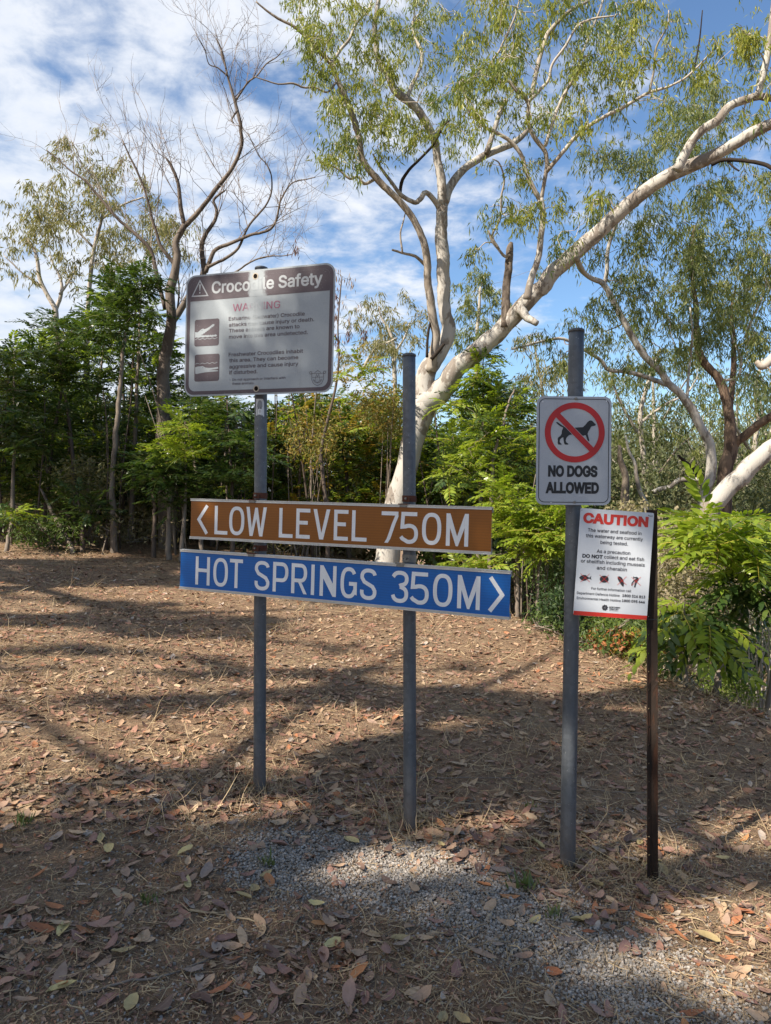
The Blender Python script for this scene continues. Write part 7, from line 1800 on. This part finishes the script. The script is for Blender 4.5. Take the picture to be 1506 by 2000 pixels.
g = np.random.default_rng(23)
cnt = 0; cand = []
while len(cand) < 300:
    d = 2.02 + 1.35 * g.uniform() ** 1.0
    x = g.uniform(-.56, .56) * d; y = d
    if g.uniform() * 1.5 < litter_density(x, y): cand.append((x, y))
cn = list(LC); wts = np.array([.34, .24, .10, .10, .12, .10])
for x, y in cand:
    ck = cn[int(g.choice(6, p=wts))]
    gm = float(gravel_mask(x, y))
    if gm > .5: z_ = 'on the gravel patch'
    elif y > 3.0 and x > -.8: z_ = 'heaped round the sign posts'
    elif x < -.2: z_ = 'on the bare soil left of the gravel'
    else: z_ = 'on the ground right of the gravel'
    o = thing('fallen_leaf', f'{ck} dead leaf lying {z_}', 'leaf', (x, y, float(H(x, y)) + .004 + .014 * g.uniform() * min(1.3, float(litter_density(x, y)))), f'{ck} fallen leaves {z_}', LEAFMESH[ck][int(g.integers(6))])
    o.rotation_mode = 'QUATERNION'; o.rotation_quaternion = slope_quat(x, y, g.uniform(0, 6.28), g.normal() * .16, g.normal() * .16)
    s = g.uniform(.75, 1.12); o.scale = (s, s * g.uniform(.85, 1.1), s)

# the mass of litter: thousands of leaves joined, colour per leaf
def m_litter():
    m = NT('leaf_litter')
    r = m.n('ShaderNodeNewGeometry').outputs['Random Per Island']
    c = m.ramp(r, [(0, (.38, .21, .15)), (.20, (.48, .32, .205)), (.34, (.19, .115, .08)), (.45, (.36, .255, .19)), (.58, (.30, .17, .115)), (.70, (.54, .40, .26)), (.82, (.43, .19, .095)), (.88, (.52, .44, .36)), (.92, (.27, .15, .10))], 'CONSTANT')
    n1 = m.noise(50, 3, .6, m.coord('Object'))
    c = m.mix(n1, c, (.55, .5, .48), 'MULTIPLY')
    return m.done(c, .7, .25)
M['litter'] = m_litter()
def scatter(n, dmin, dmax, dens, g, pw=1.0):
    """ground points, thinning out with distance"""
    out = np.zeros((0, 2))
    while len(out) < n:
        m = n * 3
        u = g.uniform(size=m)
        d = dmin * (dmax / dmin) ** (u ** pw)
        x = g.uniform(-.72, .72, m) * d
        k = g.uniform(size=m) * 1.5 < dens(x, d)
        out = np.vstack([out, np.stack([x, d], -1)[k]])
    return out[:n]
def field(name, n, dmin, dmax, dens, L0, L1, wr, stations, mat, seed, tilt=.25, lift=.006, curl=.35, pw=1.0, keep=None, grow_=0.0):
    g = np.random.default_rng(seed)
    P = scatter(n, dmin, dmax, dens, g, pw)
    if keep is not None: P = P[keep(P)]
    n = len(P); vs = [leaf_geo(1, wr, curl * g.uniform(-.4, 1.3), g.uniform(-.02, .17), s + seed, stations, g.normal() * .5) for s in range(16)]
    b = MB(); kind = g.integers(16, size=n)
    z = H(P[:, 0], P[:, 1])
    e = .06
    nx = -(H(P[:, 0] + e, P[:, 1]) - z) / e; ny = -(H(P[:, 0], P[:, 1] + e) - z) / e
    for v in range(16):
        k = np.where(kind == v)[0]
        if not len(k): continue
        V, Fs = vs[v]; m = len(k)
        Nn = np.stack([nx[k] + g.normal(size=m) * tilt, ny[k] + g.normal(size=m) * tilt, np.ones(m)], -1); Nn /= np.linalg.norm(Nn, axis=1)[:, None]
        a = g.uniform(0, 6.28, m); X = np.stack([np.cos(a), np.sin(a), np.zeros(m)], -1)
        X -= Nn * (X * Nn).sum(1)[:, None]; X /= np.linalg.norm(X, axis=1)[:, None]; Y = np.cross(Nn, X)
        s = g.uniform(L0, L1, m) * g.uniform(.6, 1.1, m) * (1 + grow_ * P[k, 1])
        pos = np.stack([P[k, 0], P[k, 1], z[k] + lift * g.uniform(.3, 1.6, m)], -1)
        W_ = pos[:, None] + s[:, None, None] * (V[None, :, 0, None] * X[:, None] + V[None, :, 1, None] * Y[:, None] + V[None, :, 2, None] * Nn[:, None])
        nv = len(V); off = (np.arange(m) * nv)[:, None, None]
        b.add(W_.reshape(-1, 3), [(f[None] + off).reshape(-1, f.shape[1]) for f in Fs])
    o = b.obj(name, mat, None, True, kind='stuff')
    return o
dl = lambda x, y: litter_density(x, y) * 1.0 + .25 * (y > 4)
field('leaf_litter', 850, 2.15, 3.8, lambda x, y: np.maximum(litter_density(x, y) - .40, .04) * 1.5, .055, .092, .38, 5, M['litter'], 6)
field('leaf_litter', 7000, 3.2, 12, dl, .055, .098, .40, 3, M['litter'], 1, pw=.9)
field('leaf_litter', 22000, 1.9, 10.0, lambda x, y: .5 + .5 * litter_density(x, y) - .62 * gravel_mask(x, y), .008, .030, .45, 1, M['litter'], 2, tilt=.55, lift=.006)
field('leaf_litter', 24000, 4.5, 17, lambda x, y: .7 + .6 * fbm(x, y, 1.2, 3), .03, .085, .36, 1, M['litter'], 3, pw=.8, lift=.01)

# straw and dry grass
M['straw'] = m_leaf('dry_straw', [(.44, .33, .195), (.33, .235, .14), (.54, .42, .265), (.23, .16, .10)], .8, .2)
def straw(name, n, dmin, dmax, l0, l1, wd, seed, up=.12, dens=None, mat='straw'):
    g = np.random.default_rng(seed)
    P = scatter(n, dmin, dmax, dens or (lambda x, y: .55 + .5 * fbm(x, y, 1.6, 4) - .55 * gravel_mask(x, y)), g, .85)
    m = len(P); z = H(P[:, 0], P[:, 1])
    a = g.uniform(0, 6.28, m); l = g.uniform(l0, l1, m)
    D = np.stack([np.cos(a), np.sin(a), np.abs(g.normal(size=m)) * up], -1) * l[:, None]
    S = np.stack([-np.sin(a), np.cos(a), g.normal(size=m) * .5], -1) * wd / 2 * (1 + .10 * P[:, 1:2])
    c = np.stack([P[:, 0], P[:, 1], z + .002 + g.uniform(0, .012, m)], -1)
    mid = c + D * .5 + np.stack([-np.sin(a), np.cos(a), np.abs(g.normal(size=m)) * .3], -1) * (l * g.normal(size=m) * .12)[:, None]
    V = np.stack([c - S, c + S, mid - S, mid + S, c + D], 1).reshape(-1, 3)
    i = np.arange(m)[:, None] * 5
    b = MB(); b.add(V, [np.hstack([i, i + 1, i + 3, i + 2]), np.hstack([i + 2, i + 3, i + 4])])
    return b.obj(name, M[mat], None, kind='stuff')
straw('dry_grass', 38000, 1.9, 14, .03, .10, .0016, 4)
straw('dry_grass', 9000, 3.0, 12, .06, .2, .002, 5, up=.5, dens=lambda x, y: .3 + .8 * fbm(x, y, 1.1, 6) - .6 * gravel_mask(x, y))
straw('dry_grass', 1700, 2.7, 4.0, .03, .11, .0018, 8, up=.5, dens=lambda x, y: 1.6 * np.maximum.reduce([np.exp(-((x - a) ** 2 + (y - b) ** 2) / .028) for a, b in ((-.63, 3.67), (.11, 3.36), (.77, 3.08), (1.09, 3.02))]))
M['debris'] = m_leaf('dark_twig_bits', [(.07, .048, .036), (.13, .09, .065), (.05, .035, .028), (.20, .145, .105)], .9, .02)
straw('twig_litter', 7000, 1.9, 8, .015, .06, .0022, 12, up=.15, dens=lambda x, y: .6 + .5 * fbm(x, y, 2.6, 7) - .4 * gravel_mask(x, y), mat='debris')
field('leaf_litter', 16000, 1.9, 4.6, lambda x, y: .7 + .5 * fbm(x, y, 3.2, 5) - .6 * gravel_mask(x, y), .005, .017, .6, 1, M['litter'], 9, tilt=.7, lift=.004)
M['greengrass'] = m_leaf('green_grass', [(.10, .14, .045), (.16, .18, .07)], .6, .3)
for i, (px_, py_, s, lab) in enumerate(((520, 1690, 1.0, 'small green tuft at the left edge of the gravel'), (48, 1610, 1.2, 'small grass tuft among leaves at the far left'), (1025, 1735, 1.5, 'green weed growing in the gravel left of the no dogs post'),
        (1085, 1790, .9, 'tiny green weed in the gravel below the no dogs post'), (1035, 1580, .8, 'little weed in dry grass behind the gravel'), (290, 1760, 1.0, 'faint green tuft on the soil at lower left'), (1330, 1300, 1.2, 'low green weed on the right crest'))):
    p, dd = ground_hit(px_, py_); gg = np.random.default_rng(i)
    m = 26; a = gg.uniform(0, 6.28, m); l = gg.uniform(.02, .055, m) * s
    c = np.zeros((m, 3)) + np.stack([gg.normal(size=m) * .018 * s, gg.normal(size=m) * .018 * s, np.zeros(m)], -1)
    D = np.stack([np.cos(a) * .5, np.sin(a) * .5, np.ones(m)], -1) * l[:, None]; S = np.stack([-np.sin(a), np.cos(a), np.zeros(m)], -1) * .0022 * s
    V = np.stack([c - S * .6, c + S * .6, c + D * .5 - S * 1.6, c + D * .5 + S * 1.6, c + D], 1).reshape(-1, 3)
    k = np.arange(m)[:, None] * 5
    me = mesh_data('weed', V, [np.hstack([k, k + 1, k + 3, k + 2]), np.hstack([k + 2, k + 3, k + 4])], [M['greengrass']])
    thing('weed', lab, 'weed', tuple(p), None, me)

# ------------------------------------------------------------------ gravel
def gravel():
    g = np.random.default_rng(31)
    pts = np.zeros((0, 2))
    while len(pts) < 24000:
        x = g.uniform(-1.3, 1.7, 60000); y = g.uniform(1.75, 3.7, 60000)
        k = g.uniform(size=60000) < gravel_mask(x, y) ** 1.3 + .045
        pts = np.vstack([pts, np.stack([x, y], -1)[k]])
    pts = pts[:24000]
    base = np.array([(sx, sy, sz) for sz in (-1, 1) for sy in (-1, 1) for sx in (-1, 1)], float)
    Q = np.array([(0, 2, 3, 1), (4, 5, 7, 6), (0, 1, 5, 4), (2, 6, 7, 3), (0, 4, 6, 2), (1, 3, 7, 5)])
    m = len(pts)
    J = base[None] * (1 + g.normal(size=(m, 8, 3)) * .28)
    sc = g.uniform(.0020, .0052, (m, 1, 1)) * np.stack([np.ones(m), g.uniform(.6, 1, m), g.uniform(.45, .85, m)], -1)[:, None]
    J = J * sc
    a = g.uniform(0, 6.28, m); b_ = g.normal(size=m) * .5
    ca, sa, cb, sb = np.cos(a)[:, None], np.sin(a)[:, None], np.cos(b_)[:, None], np.sin(b_)[:, None]
    x, y, z = J[..., 0], J[..., 1], J[..., 2]
    y, z = y * cb - z * sb, y * sb + z * cb
    x, y = x * ca - y * sa, x * sa + y * ca
    gm = gravel_mask(pts[:, 0], pts[:, 1])
    zz_ = H(pts[:, 0], pts[:, 1]) + g.uniform(0, .009, m) * gm + .001
    V = np.stack([x + pts[:, :1], y + pts[:, 1:], z + zz_[:, None]], -1).reshape(-1, 3)
    mt = NT('gravel_stone')
    r = mt.n('ShaderNodeNewGeometry').outputs['Random Per Island']
    c = mt.ramp(r, [(0, (.30, .28, .255)), (.3, (.38, .35, .32)), (.5, (.24, .21, .18)), (.65, (.46, .42, .385)), (.8, (.34, .265, .20)), (.92, (.50, .47, .44))], 'CONSTANT')
    nz = mt.noise(180, 3, .6, mt.coord('Object')); c = mt.mix(nz, c, (.6, .58, .55), 'MULTIPLY')
    mat = mt.done(c, .85, .2)
    b = MB(); b.add(V, [(Q[None] + (np.arange(m) * 8)[:, None, None]).reshape(-1, 4)])
    b.obj('gravel', mat, None, kind='stuff')
gravel()

# ------------------------------------------------------------------ sticks
def stick(pts, r, label, mat='twig', cat='stick', lift=.006):
    P = []
    for x, y in pts:
        p, _ = ground_hit(x, y); P.append(p + [0, 0, r + lift * random.random()])
    P, R = catmull(np.array(P), np.linspace(r, r * .5, len(P)), 5)
    P[1:-1] += np.random.default_rng(int(pts[0][0])).normal(size=(len(P) - 2, 3)) * .002
    b = MB(); b.add(*tube(P, R, 6)); o = b.obj('stick', M[mat], None, True, origin=tuple(P[0])); o['label'] = label; o['category'] = cat
M['strawstick'] = m_plain('straw_stick', (.42, .32, .20), .7, .2)
stick([(370, 1781), (430, 1790), (495, 1803), (512, 1806)], .0045, 'straw-coloured stick lying at the left edge of the gravel', 'strawstick')
stick([(0, 1417), (25, 1416), (52, 1419)], .012, 'short grey branch at the left edge of the picture', 'greybark')
stick([(160, 1945), (240, 1925), (320, 1912), (400, 1880), (480, 1858)], .0045, 'long thin dark twig lying across the lower left soil')
stick([(205, 1550), (260, 1530), (310, 1515), (350, 1502)], .004, 'thin dark twig on the sunny ground at left')
stick([(405, 1652), (460, 1661), (520, 1668)], .003, 'thin dark twig at the upper left of the gravel')
stick([(515, 1545), (640, 1532), (760, 1520), (900, 1523), (1010, 1522)], .0045, 'long dark stem lying on the ground behind the posts')
stick([(718, 1500), (735, 1540), (748, 1575)], .004, 'dead twig lying just left of the middle post')
stick([(1125, 1535), (1180, 1548), (1260, 1552)], .004, 'dark twig between no dogs post and picket')
stick([(35, 1855), (75, 1855), (115, 1857)], .002, 'pale straight straw at the lower left', 'strawstick')
stick([(52, 1773), (62, 1800), (72, 1835)], .003, 'pale bent stalk standing out at the lower left', 'strawstick')
stick([(1000, 1985), (1050, 1993), (1100, 1996)], .003, 'pale curved stalk at the bottom right', 'strawstick')
stick([(615, 1985), (650, 1972), (690, 1965)], .003, 'grey twig at the bottom centre', 'greybark')
stick([(1270, 1790), (1330, 1835), (1400, 1880), (1506, 1915)], .0028, 'thin pale stems sweeping right below the picket', 'strawstick')
stick([(700, 1770), (715, 1800), (700, 1830)], .002, 'thin curled stem on the gravel', 'strawstick')
